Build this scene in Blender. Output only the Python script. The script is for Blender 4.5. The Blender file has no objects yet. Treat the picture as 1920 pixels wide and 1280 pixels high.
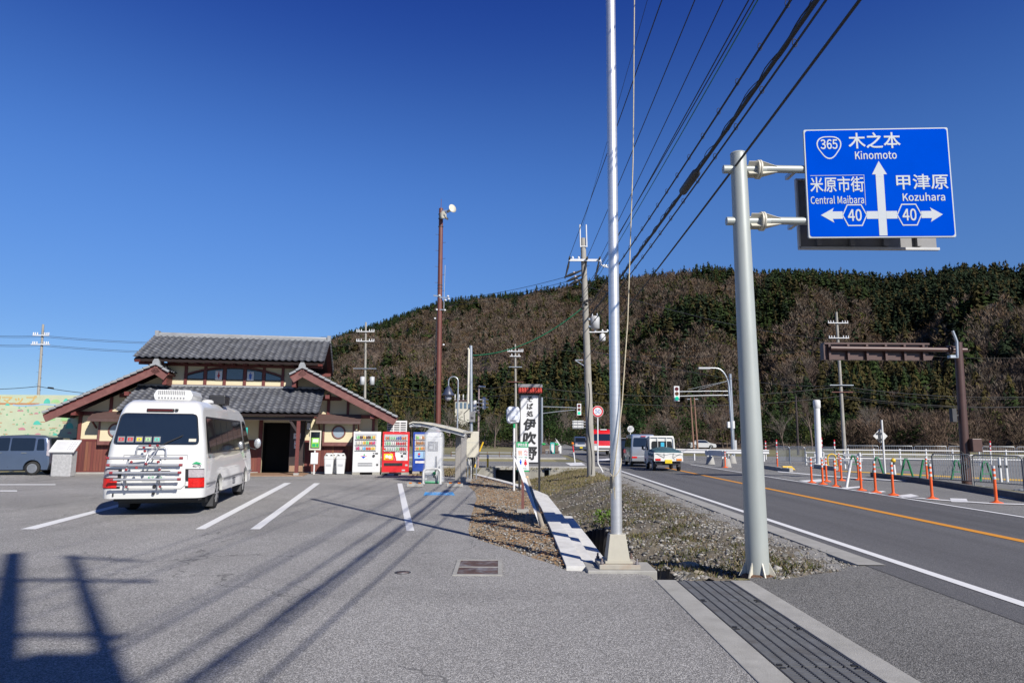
import bpy, bmesh, math, random
import numpy as np
from mathutils import Vector, Matrix
random.seed(7); RNG = np.random.default_rng(11)
C = bpy.context.scene.collection
SC = bpy.context.scene
R_ = math.radians
# ------------------------------------------------------------------ camera
EYE = 1.62; FPX = 1280.0; PITCH = R_(8.0); ROLL = R_(0.4)
_fw = Vector((0, math.cos(PITCH), math.sin(PITCH))); _u0 = Vector((0, -math.sin(PITCH), math.cos(PITCH))); _r0 = Vector((1, 0, 0))
_R = _r0*math.cos(ROLL) + _u0*math.sin(ROLL); _U = _u0*math.cos(ROLL) - _r0*math.sin(ROLL)
_C = Vector((0, 0, EYE))
cam_d = bpy.data.cameras.new('camera'); cam = bpy.data.objects.new('camera', cam_d); C.objects.link(cam)
cam_d.sensor_width = 36; cam_d.lens = 24; cam_d.clip_start = 0.1; cam_d.clip_end = 5000
_m = Matrix.Identity(4)
for i in range(3):
    _m[i][0] = _R[i]; _m[i][1] = _U[i]; _m[i][2] = -_fw[i]; _m[i][3] = _C[i]
cam.matrix_world = _m; SC.camera = cam
# survey helpers: turn a sighted direction into a place on the ground / at a known distance
def ray(px, py): return _fw + _R*((px-960)/FPX) + _U*((640-py)/FPX)
def G(px, py, z=0.0):
    d = ray(px, py); return _C + d*((z-EYE)/d.z)
def P(px, py, Y):
    d = ray(px, py); return _C + d*(Y/d.y)
# ------------------------------------------------------------------ light
SUN_EL = R_(35); SUN_AZ = R_(145)          # azimuth clockwise from +Y: behind the camera, to the right
w = bpy.data.worlds.new("World"); SC.world = w; w.use_nodes = True
nt = w.node_tree; nt.nodes.clear()
sky = nt.nodes.new('ShaderNodeTexSky'); sky.sky_type = 'NISHITA'; sky.sun_disc = False
sky.sun_elevation = SUN_EL; sky.sun_rotation = SUN_AZ; sky.altitude = 0; sky.air_density = 0.6; sky.dust_density = 0.0; sky.ozone_density = 10.0
bg = nt.nodes.new('ShaderNodeBackground'); bg.inputs[1].default_value = 0.0573
wo = nt.nodes.new('ShaderNodeOutputWorld'); 
# winter-clear air: the blue deepens with height above the horizon
_tc = nt.nodes.new('ShaderNodeTexCoord'); _sx = nt.nodes.new('ShaderNodeSeparateXYZ'); nt.links.new(_tc.outputs['Generated'], _sx.inputs[0])
_cr = nt.nodes.new('ShaderNodeValToRGB'); _cr.color_ramp.interpolation = 'B_SPLINE'; _e = _cr.color_ramp.elements
_e[0].position = 0.0; _e[0].color = (0.67,0.52,0.42,1); _e[1].position = 1.0; _e[1].color = (0.12,0.18,0.32,1)
for _p,_c in ((0.11,(0.71,0.575,0.46)),(0.31,(0.86,0.94,0.97)),(0.45,(0.56,0.70,0.90)),(0.57,(0.25,0.385,0.82)),(0.70,(0.235,0.36,0.72)),(0.85,(0.12,0.18,0.34))): _q = _e.new(_p); _q.color = _c+(1,)
nt.links.new(_sx.outputs[2], _cr.inputs[0])
_mx = nt.nodes.new('ShaderNodeVectorMath'); _mx.operation = 'MULTIPLY'; nt.links.new(sky.outputs[0], _mx.inputs[0]); nt.links.new(_cr.outputs[0], _mx.inputs[1])
_m2 = nt.nodes.new('ShaderNodeVectorMath'); _m2.operation = 'SCALE'; _m2.inputs['Scale'].default_value = 2.4; nt.links.new(_mx.outputs[0], _m2.inputs[0])
nt.links.new(_m2.outputs[0], bg.inputs[0]); nt.links.new(bg.outputs[0], wo.inputs[0])
sd = bpy.data.lights.new('sun', 'SUN'); sd.energy = 5.0; sd.angle = R_(0.53); sd.color = (1.0, 0.95, 0.87)
sun = bpy.data.objects.new('sun', sd); C.objects.link(sun)
_sv = Vector((math.sin(SUN_AZ)*math.cos(SUN_EL), math.cos(SUN_AZ)*math.cos(SUN_EL), math.sin(SUN_EL)))
sun.rotation_euler = _sv.to_track_quat('Z', 'Y').to_euler(); sun.location = (20, -30, 40)
SC.view_settings.view_transform = 'Standard'; SC.view_settings.look = 'None'; SC.view_settings.exposure = 0.44; SC.view_settings.gamma = 1.0
SC.cycles.max_bounces = 6; SC.cycles.transparent_max_bounces = 12
# ------------------------------------------------------------------ materials
MAT = {}
ALB = 0.82      # all surface reflectances are kept a little under their nominal paint values
def mk(name, col, rough=0.6, metal=0.0, var=0.12, scale=6.0, bump=0.0, bscale=60.0, coat=0.0, spec=0.5, stretch=(1, 1, 1), dirt=None, dscale=1.5, damt=0.5, emit=None, trans=0.0, alpha=1.0):
    if name in MAT: return MAT[name]
    col = tuple(c*ALB for c in col); dirt = tuple(c*ALB for c in dirt) if dirt else dirt
    m = bpy.data.materials.new(name); m.use_nodes = True; n = m.node_tree.nodes; l = m.node_tree.links
    b = n['Principled BSDF']
    b.inputs['Roughness'].default_value = rough; b.inputs['Metallic'].default_value = metal
    b.inputs['Specular IOR Level'].default_value = spec; b.inputs['Coat Weight'].default_value = coat
    b.inputs['Transmission Weight'].default_value = trans; b.inputs['Alpha'].default_value = alpha
    tc = n.new('ShaderNodeTexCoord'); mp = n.new('ShaderNodeMapping'); mp.inputs['Scale'].default_value = stretch
    l.new(tc.outputs['Object'], mp.inputs[0])
    nz = n.new('ShaderNodeTexNoise'); nz.inputs['Scale'].default_value = scale; nz.inputs['Detail'].default_value = 6; nz.inputs['Roughness'].default_value = 0.65
    l.new(mp.outputs[0], nz.inputs[0])
    cr = n.new('ShaderNodeValToRGB'); e = cr.color_ramp.elements
    e[0].position = 0.3; e[1].position = 0.7
    e[0].color = tuple(max(0, c*(1-var)) for c in col)+(1,); e[1].color = tuple(min(1, c*(1+var)) for c in col)+(1,)
    l.new(nz.outputs[0], cr.inputs[0]); out = cr.outputs[0]
    if dirt:
        n2 = n.new('ShaderNodeTexNoise'); n2.inputs['Scale'].default_value = dscale; n2.inputs['Detail'].default_value = 8; n2.inputs['Roughness'].default_value = 0.7
        l.new(mp.outputs[0], n2.inputs[0])
        r2 = n.new('ShaderNodeValToRGB'); r2.color_ramp.elements[0].position = 0.48; r2.color_ramp.elements[1].position = 0.7
        r2.color_ramp.elements[1].color = (damt, damt, damt, 1)
        l.new(n2.outputs[0], r2.inputs[0])
        mx = n.new('ShaderNodeMixRGB'); l.new(r2.outputs[0], mx.inputs[0]); l.new(out, mx.inputs[1]); mx.inputs[2].default_value = tuple(dirt)+(1,); out = mx.outputs[0]
    l.new(out, b.inputs['Base Color'])
    if bump:
        nb = n.new('ShaderNodeTexNoise'); nb.inputs['Scale'].default_value = bscale; nb.inputs['Detail'].default_value = 4
        l.new(mp.outputs[0], nb.inputs[0]); bp = n.new('ShaderNodeBump'); bp.inputs['Strength'].default_value = bump; bp.inputs['Distance'].default_value = 0.02
        l.new(nb.outputs[0], bp.inputs['Height']); l.new(bp.outputs[0], b.inputs['Normal'])
    if emit:
        b.inputs['Emission Color'].default_value = tuple(emit[:3])+(1,); b.inputs['Emission Strength'].default_value = emit[3]
    MAT[name] = m; return m

def asphalt(name, base, light, agg=0.5, streak=False, patch=0.25, cracks=False):
    base = tuple(c*ALB for c in base); light = tuple(c*ALB for c in light)
    m = bpy.data.materials.new(name); m.use_nodes = True; n = m.node_tree.nodes; l = m.node_tree.links; b = n['Principled BSDF']
    b.inputs['Roughness'].default_value = 0.82; b.inputs['Specular IOR Level'].default_value = 0.35
    tc = n.new('ShaderNodeTexCoord'); P0 = tc.outputs['Object']
    vo = n.new('ShaderNodeTexVoronoi'); vo.inputs['Scale'].default_value = 120; l.new(P0, vo.inputs['Vector'])
    bw = n.new('ShaderNodeSeparateColor'); l.new(vo.outputs['Color'], bw.inputs[0])
    r1 = n.new('ShaderNodeValToRGB'); e = r1.color_ramp.elements; e[0].position = 0.15; e[1].position = 0.95
    e[0].color = tuple(base)+(1,); e[1].color = tuple(light)+(1,)
    e2 = e.new(0.6); e2.color = tuple(base[i]+(light[i]-base[i])*0.38*agg*2 for i in range(3))+(1,)
    l.new(bw.outputs[0], r1.inputs[0])
    nz = n.new('ShaderNodeTexNoise'); nz.inputs['Scale'].default_value = 0.32; nz.inputs['Detail'].default_value = 9; nz.inputs['Roughness'].default_value = 0.62; nz.inputs['Distortion'].default_value = 0.6
    if streak:
        mp = n.new('ShaderNodeMapping'); mp.inputs['Scale'].default_value = (3.2, 0.09, 1); mp.inputs['Rotation'].default_value = (0, 0, 0.0125); l.new(P0, mp.inputs[0]); l.new(mp.outputs[0], nz.inputs[0])
    else: l.new(P0, nz.inputs[0])
    r2 = n.new('ShaderNodeValToRGB'); r2.color_ramp.elements[0].position = 0.3; r2.color_ramp.elements[1].position = 0.72
    r2.color_ramp.elements[0].color = (1-patch,)*3+(1,); r2.color_ramp.elements[1].color = (1+patch*0.6,)*3+(1,)
    l.new(nz.outputs[0], r2.inputs[0])
    mx = n.new('ShaderNodeMixRGB'); mx.blend_type = 'MULTIPLY'; mx.inputs[0].default_value = 1; l.new(r1.outputs[0], mx.inputs[1]); l.new(r2.outputs[0], mx.inputs[2]); out = mx.outputs[0]
    # oil spots and sealed scars with shapes of their own
    n3 = n.new('ShaderNodeTexNoise'); n3.inputs['Scale'].default_value = 0.9; n3.inputs['Detail'].default_value = 10; n3.inputs['Roughness'].default_value = 0.75
    mp3 = n.new('ShaderNodeMapping'); mp3.inputs['Scale'].default_value = (0.7, 1.6, 1); mp3.inputs['Location'].default_value = (3.3, 8.1, 0); l.new(P0, mp3.inputs[0]); l.new(mp3.outputs[0], n3.inputs[0])
    r3 = n.new('ShaderNodeValToRGB'); r3.color_ramp.elements[0].position = 0.66; r3.color_ramp.elements[1].position = 0.74; r3.color_ramp.elements[1].color = (0.55, 0.55, 0.55, 1)
    l.new(n3.outputs[0], r3.inputs[0])
    mx3 = n.new('ShaderNodeMixRGB'); l.new(r3.outputs[0], mx3.inputs[0]); l.new(out, mx3.inputs[1]); mx3.inputs[2].default_value = tuple(c*0.55 for c in base)+(1,)
    fin = mx3.outputs[0]
    if cracks:
        wn = n.new('ShaderNodeTexNoise'); wn.inputs['Scale'].default_value = 1.1; wn.inputs['Detail'].default_value = 6; l.new(P0, wn.inputs[0])
        am = n.new('ShaderNodeVectorMath'); am.operation = 'SCALE'; am.inputs['Scale'].default_value = 1.2; l.new(wn.outputs['Color'], am.inputs[0])
        aa = n.new('ShaderNodeVectorMath'); aa.operation = 'ADD'; l.new(P0, aa.inputs[0]); l.new(am.outputs[0], aa.inputs[1])
        ve = n.new('ShaderNodeTexVoronoi'); ve.feature = 'DISTANCE_TO_EDGE'; ve.inputs['Scale'].default_value = 0.16; l.new(aa.outputs[0], ve.inputs['Vector'])
        lt = n.new('ShaderNodeMath'); lt.operation = 'LESS_THAN'; l.new(ve.outputs['Distance'], lt.inputs[0]); lt.inputs[1].default_value = 0.0016
        mk_ = n.new('ShaderNodeTexNoise'); mk_.inputs['Scale'].default_value = 0.35; l.new(P0, mk_.inputs[0]); gt_ = n.new('ShaderNodeMath'); gt_.operation = 'GREATER_THAN'; l.new(mk_.outputs[0], gt_.inputs[0]); gt_.inputs[1].default_value = 0.52
        mm = n.new('ShaderNodeMath'); mm.operation = 'MULTIPLY'; l.new(lt.outputs[0], mm.inputs[0]); l.new(gt_.outputs[0], mm.inputs[1]); m5 = n.new('ShaderNodeMath'); m5.operation = 'MULTIPLY'; l.new(mm.outputs[0], m5.inputs[0]); m5.inputs[1].default_value = 0.55
        mc_ = n.new('ShaderNodeMixRGB'); l.new(m5.outputs[0], mc_.inputs[0]); l.new(fin, mc_.inputs[1]); mc_.inputs[2].default_value = (0.05,0.05,0.05,1); fin = mc_.outputs[0]
        # faint tyre sweeps
        wv = n.new('ShaderNodeTexNoise'); wv.inputs['Scale'].default_value = 0.5; wv.inputs['Detail'].default_value = 3; mpw = n.new('ShaderNodeMapping'); mpw.inputs['Rotation'].default_value = (0,0,0.5); mpw.inputs['Scale'].default_value = (3.0,0.12,1); l.new(P0, mpw.inputs[0]); l.new(mpw.outputs[0], wv.inputs[0])
        rw = n.new('ShaderNodeValToRGB'); rw.color_ramp.elements[0].position = 0.55; rw.color_ramp.elements[0].color = (1,1,1,1); rw.color_ramp.elements[1].position = 0.75; rw.color_ramp.elements[1].color = (0.80,0.80,0.80,1); l.new(wv.outputs[0], rw.inputs[0])
        mw = n.new('ShaderNodeMixRGB'); mw.blend_type = 'MULTIPLY'; mw.inputs[0].default_value = 1; l.new(fin, mw.inputs[1]); l.new(rw.outputs[0], mw.inputs[2]); fin = mw.outputs[0]
    l.new(fin, b.inputs['Base Color'])
    bp = n.new('ShaderNodeBump'); bp.inputs['Strength'].default_value = 0.55; bp.inputs['Distance'].default_value = 0.012; l.new(vo.outputs['Distance'], bp.inputs['Height']); l.new(bp.outputs[0], b.inputs['Normal'])
    MAT[name] = m; return m

def paint_mark(name, col, wear=0.35):
    m = mk(name, col, rough=0.7, var=0.06, scale=30); n = m.node_tree.nodes; l = m.node_tree.links; b = n['Principled BSDF']
    tc = n.new('ShaderNodeTexCoord'); nz = n.new('ShaderNodeTexNoise'); nz.inputs['Scale'].default_value = 14; nz.inputs['Detail'].default_value = 10; nz.inputs['Roughness'].default_value = 0.8
    l.new(tc.outputs['Object'], nz.inputs[0])
    r = n.new('ShaderNodeValToRGB'); r.color_ramp.elements[0].position = 0.56; r.color_ramp.elements[1].position = 0.72; r.color_ramp.elements[1].color = (wear,)*3+(1,)
    l.new(nz.outputs[0], r.inputs[0])
    mx = n.new('ShaderNodeMixRGB'); src = b.inputs['Base Color'].links[0].from_socket
    l.new(r.outputs[0], mx.inputs[0]); l.new(src, mx.inputs[1]); mx.inputs[2].default_value = (0.12, 0.12, 0.125, 1); l.new(mx.outputs[0], b.inputs['Base Color'])
    return m

def attr_mat(name, rough=0.9, noise=0.25, scale=1.2, transl=0.0):
    m = bpy.data.materials.new(name); m.use_nodes = True; n = m.node_tree.nodes; l = m.node_tree.links; b = n['Principled BSDF']
    b.inputs['Roughness'].default_value = rough; b.inputs['Specular IOR Level'].default_value = 0.15
    a = n.new('ShaderNodeAttribute'); a.attribute_name = 'col'
    tc = n.new('ShaderNodeTexCoord'); nz = n.new('ShaderNodeTexNoise'); nz.inputs['Scale'].default_value = scale; nz.inputs['Detail'].default_value = 3; l.new(tc.outputs['Object'], nz.inputs[0])
    r = n.new('ShaderNodeValToRGB'); r.color_ramp.elements[0].position = 0.3; r.color_ramp.elements[1].position = 0.7
    r.color_ramp.elements[0].color = ((1-noise)*ALB,)*3+(1,); r.color_ramp.elements[1].color = ((1+noise)*ALB,)*3+(1,); l.new(nz.outputs[0], r.inputs[0])
    mx = n.new('ShaderNodeMixRGB'); mx.blend_type = 'MULTIPLY'; mx.inputs[0].default_value = 1; l.new(a.outputs['Color'], mx.inputs[1]); l.new(r.outputs[0], mx.inputs[2]); l.new(mx.outputs[0], b.inputs['Base Color'])
    MAT[name] = m; return m

def planks_mat(name, cols, width=0.12, axis=0):
    """vertical boards, each with its own weathered tint and streaks"""
    cols = [tuple(x*ALB for x in c) for c in cols]
    m = bpy.data.materials.new(name); m.use_nodes = True; n = m.node_tree.nodes; l = m.node_tree.links; b = n['Principled BSDF']; b.inputs['Roughness'].default_value = 0.75
    tc = n.new('ShaderNodeTexCoord'); sp = n.new('ShaderNodeSeparateXYZ'); l.new(tc.outputs['Object'], sp.inputs[0])
    dv = n.new('ShaderNodeMath'); dv.operation = 'DIVIDE'; l.new(sp.outputs[axis], dv.inputs[0]); dv.inputs[1].default_value = width
    fl = n.new('ShaderNodeMath'); fl.operation = 'FLOOR'; l.new(dv.outputs[0], fl.inputs[0])
    wn = n.new('ShaderNodeTexWhiteNoise'); wn.noise_dimensions = '1D'; l.new(fl.outputs[0], wn.inputs['W'])
    mp = n.new('ShaderNodeMapping'); mp.inputs['Scale'].default_value = (14, 14, 0.9); l.new(tc.outputs['Object'], mp.inputs[0])
    nz = n.new('ShaderNodeTexNoise'); nz.inputs['Scale'].default_value = 1.6; nz.inputs['Detail'].default_value = 6; l.new(mp.outputs[0], nz.inputs[0])
    ad = n.new('ShaderNodeMath'); ad.operation = 'ADD'; l.new(wn.outputs[0], ad.inputs[0]); l.new(nz.outputs[0], ad.inputs[1])
    ml = n.new('ShaderNodeMath'); ml.operation = 'MULTIPLY'; l.new(ad.outputs[0], ml.inputs[0]); ml.inputs[1].default_value = 0.55
    cr = n.new('ShaderNodeValToRGB'); e = cr.color_ramp.elements; e[0].position = 0.2; e[1].position = 0.85; e[0].color = cols[0]+(1,); e[1].color = cols[-1]+(1,)
    for k, c in enumerate(cols[1:-1]): x = e.new(0.2+0.65*(k+1)/(len(cols)-1)); x.color = c+(1,)
    l.new(ml.outputs[0], cr.inputs[0])
    fr = n.new('ShaderNodeMath'); fr.operation = 'FRACT'; l.new(dv.outputs[0], fr.inputs[0])
    gt = n.new('ShaderNodeMath'); gt.operation = 'LESS_THAN'; l.new(fr.outputs[0], gt.inputs[0]); gt.inputs[1].default_value = 0.07
    mx = n.new('ShaderNodeMixRGB'); l.new(gt.outputs[0], mx.inputs[0]); l.new(cr.outputs[0], mx.inputs[1]); mx.inputs[2].default_value = tuple(c*0.25 for c in cols[0])+(1,); l.new(mx.outputs[0], b.inputs['Base Color'])
    MAT[name] = m; return m

asphalt('lot_asphalt', (0.185, 0.179, 0.172), (0.59, 0.572, 0.55), 0.5, cracks=True)
asphalt('apron_asphalt', (0.085, 0.083, 0.078), (0.36, 0.35, 0.335), 0.5)
asphalt('road_asphalt', (0.10, 0.099, 0.104), (0.195, 0.193, 0.198), 0.5, streak=True, patch=0.28)
asphalt('bay_asphalt', (0.17, 0.167, 0.16), (0.35, 0.345, 0.335), 0.5, patch=0.15)
paint_mark('white_mark', (0.80, 0.80, 0.80), 0.45); paint_mark('orange_mark', (0.72, 0.30, 0.02), 0.3); paint_mark('yellow_mark', (0.75, 0.45, 0.05), 0.3); paint_mark('blue_mark', (0.08, 0.36, 0.75), 0.35)
mk('concrete', (0.37, 0.36, 0.335), 0.85, var=0.14, scale=4, bump=0.25, bscale=90, dirt=(0.26, 0.25, 0.22), dscale=1.3, damt=0.55)
mk('new_concrete', (0.72, 0.71, 0.68), 0.85, var=0.10, scale=5, bump=0.2, bscale=120, dirt=(0.42, 0.40, 0.36), dscale=1.1, damt=0.5)
mk('old_concrete', (0.34, 0.325, 0.28), 0.9, var=0.2, scale=2.5, bump=0.3, bscale=70, dirt=(0.17, 0.16, 0.13), dscale=0.8, damt=0.6)
mk('pole_concrete', (0.34, 0.325, 0.29), 0.85, var=0.16, scale=3, bump=0.2, bscale=80, dirt=(0.23, 0.21, 0.17), dscale=2.2, damt=0.6, stretch=(1, 1, 0.5))
mk('soil', (0.34, 0.24, 0.14), 0.95, var=0.3, scale=3.5, bump=0.6, bscale=40, dirt=(0.25, 0.18, 0.10), dscale=0.9, damt=0.7)
mk('grate_steel', (0.20, 0.205, 0.215), 0.5, metal=0.5, var=0.2, scale=9, dirt=(0.11, 0.09, 0.075), dscale=3, damt=0.6)
mk('bank_soil', (0.165, 0.14, 0.105), 0.95, var=0.35, scale=5, bump=0.9, bscale=30, dirt=(0.10, 0.095, 0.05), dscale=1.0, damt=0.7)
mk('gravel_shoulder', (0.29, 0.28, 0.265), 0.95, var=0.3, scale=18, bump=0.8, bscale=60, dirt=(0.2, 0.19, 0.17), dscale=1.3)
mk('field', (0.21, 0.185, 0.085), 0.95, var=0.35, scale=0.25, bump=0.6, bscale=6, dirt=(0.12, 0.14, 0.045), dscale=0.06, damt=0.8)
mk('dry_verge', (0.30, 0.26, 0.12), 0.95, var=0.3, scale=2, bump=0.6, bscale=20, dirt=(0.14, 0.16, 0.05), dscale=0.4, damt=0.7)
mk('galvanised', (0.52, 0.55, 0.57), 0.38, metal=0.75, var=0.1, scale=8)
mk('polished_steel', (0.80, 0.80, 0.80), 0.36, metal=0.72, var=0.07, scale=3, stretch=(1, 1, 9))
mk('sign_pole_paint', (0.40, 0.43, 0.41), 0.45, metal=0.15, var=0.07, scale=3, dirt=(0.34, 0.33, 0.27), dscale=1.2, damt=0.35, stretch=(1, 1, 0.35))
mk('brown_steel', (0.085, 0.042, 0.034), 0.45, var=0.12, scale=4, dirt=(0.06, 0.035, 0.03), dscale=3)
mk('red_brown_steel', (0.15, 0.048, 0.034), 0.5, var=0.15, scale=3)
mk('white_paint', (0.72, 0.72, 0.71), 0.45, var=0.05, scale=3)
mk('cream_paint', (0.62, 0.59, 0.49), 0.5, var=0.05, scale=3, dirt=(0.55, 0.52, 0.43), dscale=1, damt=0.3)
mk('pale_box', (0.62, 0.62, 0.60), 0.5, var=0.06, scale=3)
mk('black_paint', (0.018, 0.018, 0.02), 0.45, var=0.2, scale=6)
mk('dark_grey', (0.045, 0.045, 0.048), 0.6, var=0.2, scale=6)
mk('mid_grey', (0.22, 0.22, 0.225), 0.55, var=0.1, scale=6)
mk('light_grey', (0.48, 0.49, 0.50), 0.5, var=0.08, scale=6)
mk('cable_black', (0.012, 0.012, 0.014), 0.6, var=0.1); mk('cable_green', (0.012, 0.16, 0.07), 0.55, var=0.1)
mk('insulator', (0.72, 0.73, 0.74), 0.25, var=0.05); mk('rubber', (0.018, 0.018, 0.018), 0.85, var=0.25, scale=20)
mk('glass_dark', (0.010, 0.013, 0.018), 0.06, var=0.1, spec=0.7, coat=0.3); mk('glass_blue', (0.12, 0.17, 0.22), 0.08, var=0.15, scale=2, spec=0.7)
mk('alloy', (0.62, 0.63, 0.65), 0.3, metal=0.8, var=0.05); mk('chrome', (0.75, 0.76, 0.78), 0.15, metal=1.0, var=0.03)
mk('red_lens', (0.62, 0.012, 0.010), 0.15, var=0.3, scale=25, coat=0.5); mk('clear_lens', (0.42, 0.38, 0.40), 0.15, var=0.2, scale=30, coat=0.5); mk('amber_lens', (0.75, 0.22, 0.02), 0.2, var=0.15, scale=20)
mk('plate_yellow', (0.85, 0.66, 0.02), 0.4, var=0.03); mk('plate_white', (0.62, 0.64, 0.64), 0.4, var=0.03)
mk('orange_plastic', (0.80, 0.115, 0.018), 0.42, var=0.08, scale=5); mk('reflect_band', (0.62, 0.64, 0.66), 0.3, var=0.05)
mk('sign_blue', (0.0, 0.066, 0.56), 0.8, var=0.05, scale=1.5, spec=0.0); mk('sign_white', (0.50, 0.54, 0.57), 0.5, var=0.03, spec=0.2)
mk('sign_red', (0.62, 0.015, 0.03), 0.4, var=0.05); mk('ink_black', (0.02, 0.02, 0.022), 0.6, var=0.1); mk('ink_blue', (0.04, 0.13, 0.48), 0.5, var=0.05); mk('ink_red', (0.55, 0.03, 0.03), 0.5, var=0.05)
mk('safety_yellow', (0.75, 0.47, 0.02), 0.45, var=0.1, scale=6); mk('barricade_green', (0.014, 0.19, 0.07), 0.5, var=0.15); mk('kerb_shade', (0.13, 0.13, 0.13), 0.9, var=0.25, scale=5, bump=0.3)
mk('rust', (0.13, 0.07, 0.04), 0.85, var=0.3, scale=12, bump=0.3); mk('iron_lid', (0.11, 0.065, 0.05), 0.7, metal=0.1, var=0.45, scale=9, dirt=(0.34, 0.37, 0.41), dscale=3.2, damt=0.85, bump=0.4, bscale=50)
mk('rope', (0.52, 0.46, 0.33), 0.9, var=0.2, scale=30); mk('wood_stake', (0.36, 0.31, 0.24), 0.85, var=0.2, scale=6, stretch=(8, 8, 1)); mk('green_sign', (0.012, 0.36, 0.13), 0.5, var=0.06); mk('teal_sign', (0.02, 0.42, 0.36), 0.5, var=0.08)
mk('leaf_litter', (0.28, 0.15, 0.065), 0.9, var=0.35, scale=30); mk('bark', (0.15, 0.115, 0.095), 0.95, var=0.3, scale=5, stretch=(4, 4, 1))
attr_mat('tile_mix', 0.42, 0.18, 6); attr_mat('foliage'); attr_mat('stone_mix', 0.85, 0.2, 30); attr_mat('drink_mix', 0.3, 0.05, 5); attr_mat('hill_ground', 0.95, 0.35, 0.05)
import os
FONT = None
try:
    _fp = os.path.join(bpy.utils.system_resource('DATAFILES'), 'fonts', 'Noto Sans CJK Regular.woff2'); FONT = bpy.data.fonts.load(_fp) if os.path.exists(_fp) else None
except Exception: FONT = None
# ------------------------------------------------------------------ mesh builder
def rotz(a): return Matrix.Rotation(a, 3, 'Z')
class MB:
    def __init__(s): s.v = []; s.f = []; s.mi = []; s.m = 0; s.sm = []; s.smooth = False
    def add(s, vs, fs):
        o = len(s.v); s.v += [tuple(p) for p in vs]
        for f in fs: s.f.append([i+o for i in f]); s.mi.append(s.m); s.sm.append(s.smooth)
        return s
    def box(s, x0, x1, y0, y1, z0, z1):
        v = [(x0,y0,z0),(x1,y0,z0),(x1,y1,z0),(x0,y1,z0),(x0,y0,z1),(x1,y0,z1),(x1,y1,z1),(x0,y1,z1)]
        return s.add(v, [(3,2,1,0),(4,5,6,7),(0,1,5,4),(1,2,6,5),(2,3,7,6),(3,0,4,7)])
    def obox(s, c, size, M=None):
        M = M or Matrix.Identity(3); c = Vector(c); h = Vector(size)*0.5; v = []
        for z in (-1,1):
            for (x,y) in ((-1,-1),(1,-1),(1,1),(-1,1)): v.append(c+M@Vector((x*h.x,y*h.y,z*h.z)))
        return s.add(v, [(3,2,1,0),(4,5,6,7),(0,1,5,4),(1,2,6,5),(2,3,7,6),(3,0,4,7)])
    def bar(s, p0, p1, w, h=None, up=(0,0,1)):
        h = h or w; p0 = Vector(p0); p1 = Vector(p1); d = (p1-p0).normalized(); up = Vector(up)
        if abs(d.dot(up)) > 0.98: up = Vector((0,1,0))
        x = d.cross(up).normalized(); y = x.cross(d)
        v = [p+x*a*w/2+y*b*h/2 for p in (p0,p1) for a,b in ((-1,-1),(1,-1),(1,1),(-1,1))]
        return s.add(v, [(0,1,2,3),(7,6,5,4),(0,4,5,1),(1,5,6,2),(2,6,7,3),(3,7,4,0)])
    def tube(s, pts, r, n=8, caps=True, closed=False):
        pts = [Vector(p) for p in pts]; N = len(pts); rs = r if isinstance(r, (list, tuple)) else [r]*N
        d0 = (pts[1]-pts[0]).normalized(); ref = Vector((0,0,1)) if abs(d0.z) < 0.9 else Vector((1,0,0)); x = d0.cross(ref).normalized(); v = []
        for i, p in enumerate(pts):
            a = pts[max(i-1,0)] if not closed else pts[i-1]; b = pts[min(i+1,N-1)] if not closed else pts[(i+1)%N]
            d = (b-a).normalized(); x = (x-d*x.dot(d)).normalized(); y = d.cross(x)
            for k in range(n):
                t = 2*math.pi*k/n; v.append(p+(x*math.cos(t)+y*math.sin(t))*rs[i])
        f = []
        for i in range(N if closed else N-1):
            j = (i+1) % N
            for k in range(n): f.append((i*n+k, i*n+(k+1)%n, j*n+(k+1)%n, j*n+k))
        sm = s.smooth; s.smooth = True; s.add(v, f); s.smooth = sm
        if caps and not closed: s.add(v[:n], [tuple(range(n))[::-1]]); s.add(v[-n:], [tuple(range(n))])
        return s
    def lathe(s, prof, n=16, c=(0,0,0), axis='z', smooth=True):
        v = []; f = []
        for (r, z) in prof:
            for k in range(n):
                t = 2*math.pi*k/n; a, b = r*math.cos(t), r*math.sin(t)
                p = (a, b, z) if axis == 'z' else ((z, a, b) if axis == 'x' else (b, z, a)); v.append((c[0]+p[0], c[1]+p[1], c[2]+p[2]))
        for i in range(len(prof)-1):
            for k in range(n): f.append((i*n+k, i*n+(k+1)%n, (i+1)*n+(k+1)%n, (i+1)*n+k))
        sm = s.smooth; s.smooth = smooth; s.add(v, f); s.smooth = sm
        if prof[0][0] > 1e-4: s.add(v[:n], [tuple(range(n))[::-1]])
        if prof[-1][0] > 1e-4: s.add(v[-n:], [tuple(range(n))])
        return s
    def poly(s, pts): return s.add(pts, [tuple(range(len(pts)))])
    def prism(s, pts, vec):
        pts = [Vector(p) for p in pts]; n = len(pts); vec = Vector(vec)
        nrm = Vector((0,0,0))
        for i in range(n): nrm += pts[i].cross(pts[(i+1)%n])
        if nrm.dot(vec) < 0: pts = pts[::-1]
        v = pts+[p+vec for p in pts]
        return s.add(v, [tuple(range(n))[::-1], tuple(range(n,2*n))]+[(i,(i+1)%n,n+(i+1)%n,n+i) for i in range(n)])
    def blob(s, c, r, seed=0, lev=1, jit=0.25, sq=(1,1,1)):
        bm = bmesh.new(); bmesh.ops.create_icosphere(bm, subdivisions=lev, radius=1); rg = random.Random(seed)
        v = [Vector(c)+Vector((q.co.x*sq[0], q.co.y*sq[1], q.co.z*sq[2]))*r*(1+rg.uniform(-jit,jit)) for q in bm.verts]
        f = [[x.index for x in q.verts] for q in bm.faces]; bm.free(); return s.add(v, f)
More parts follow.
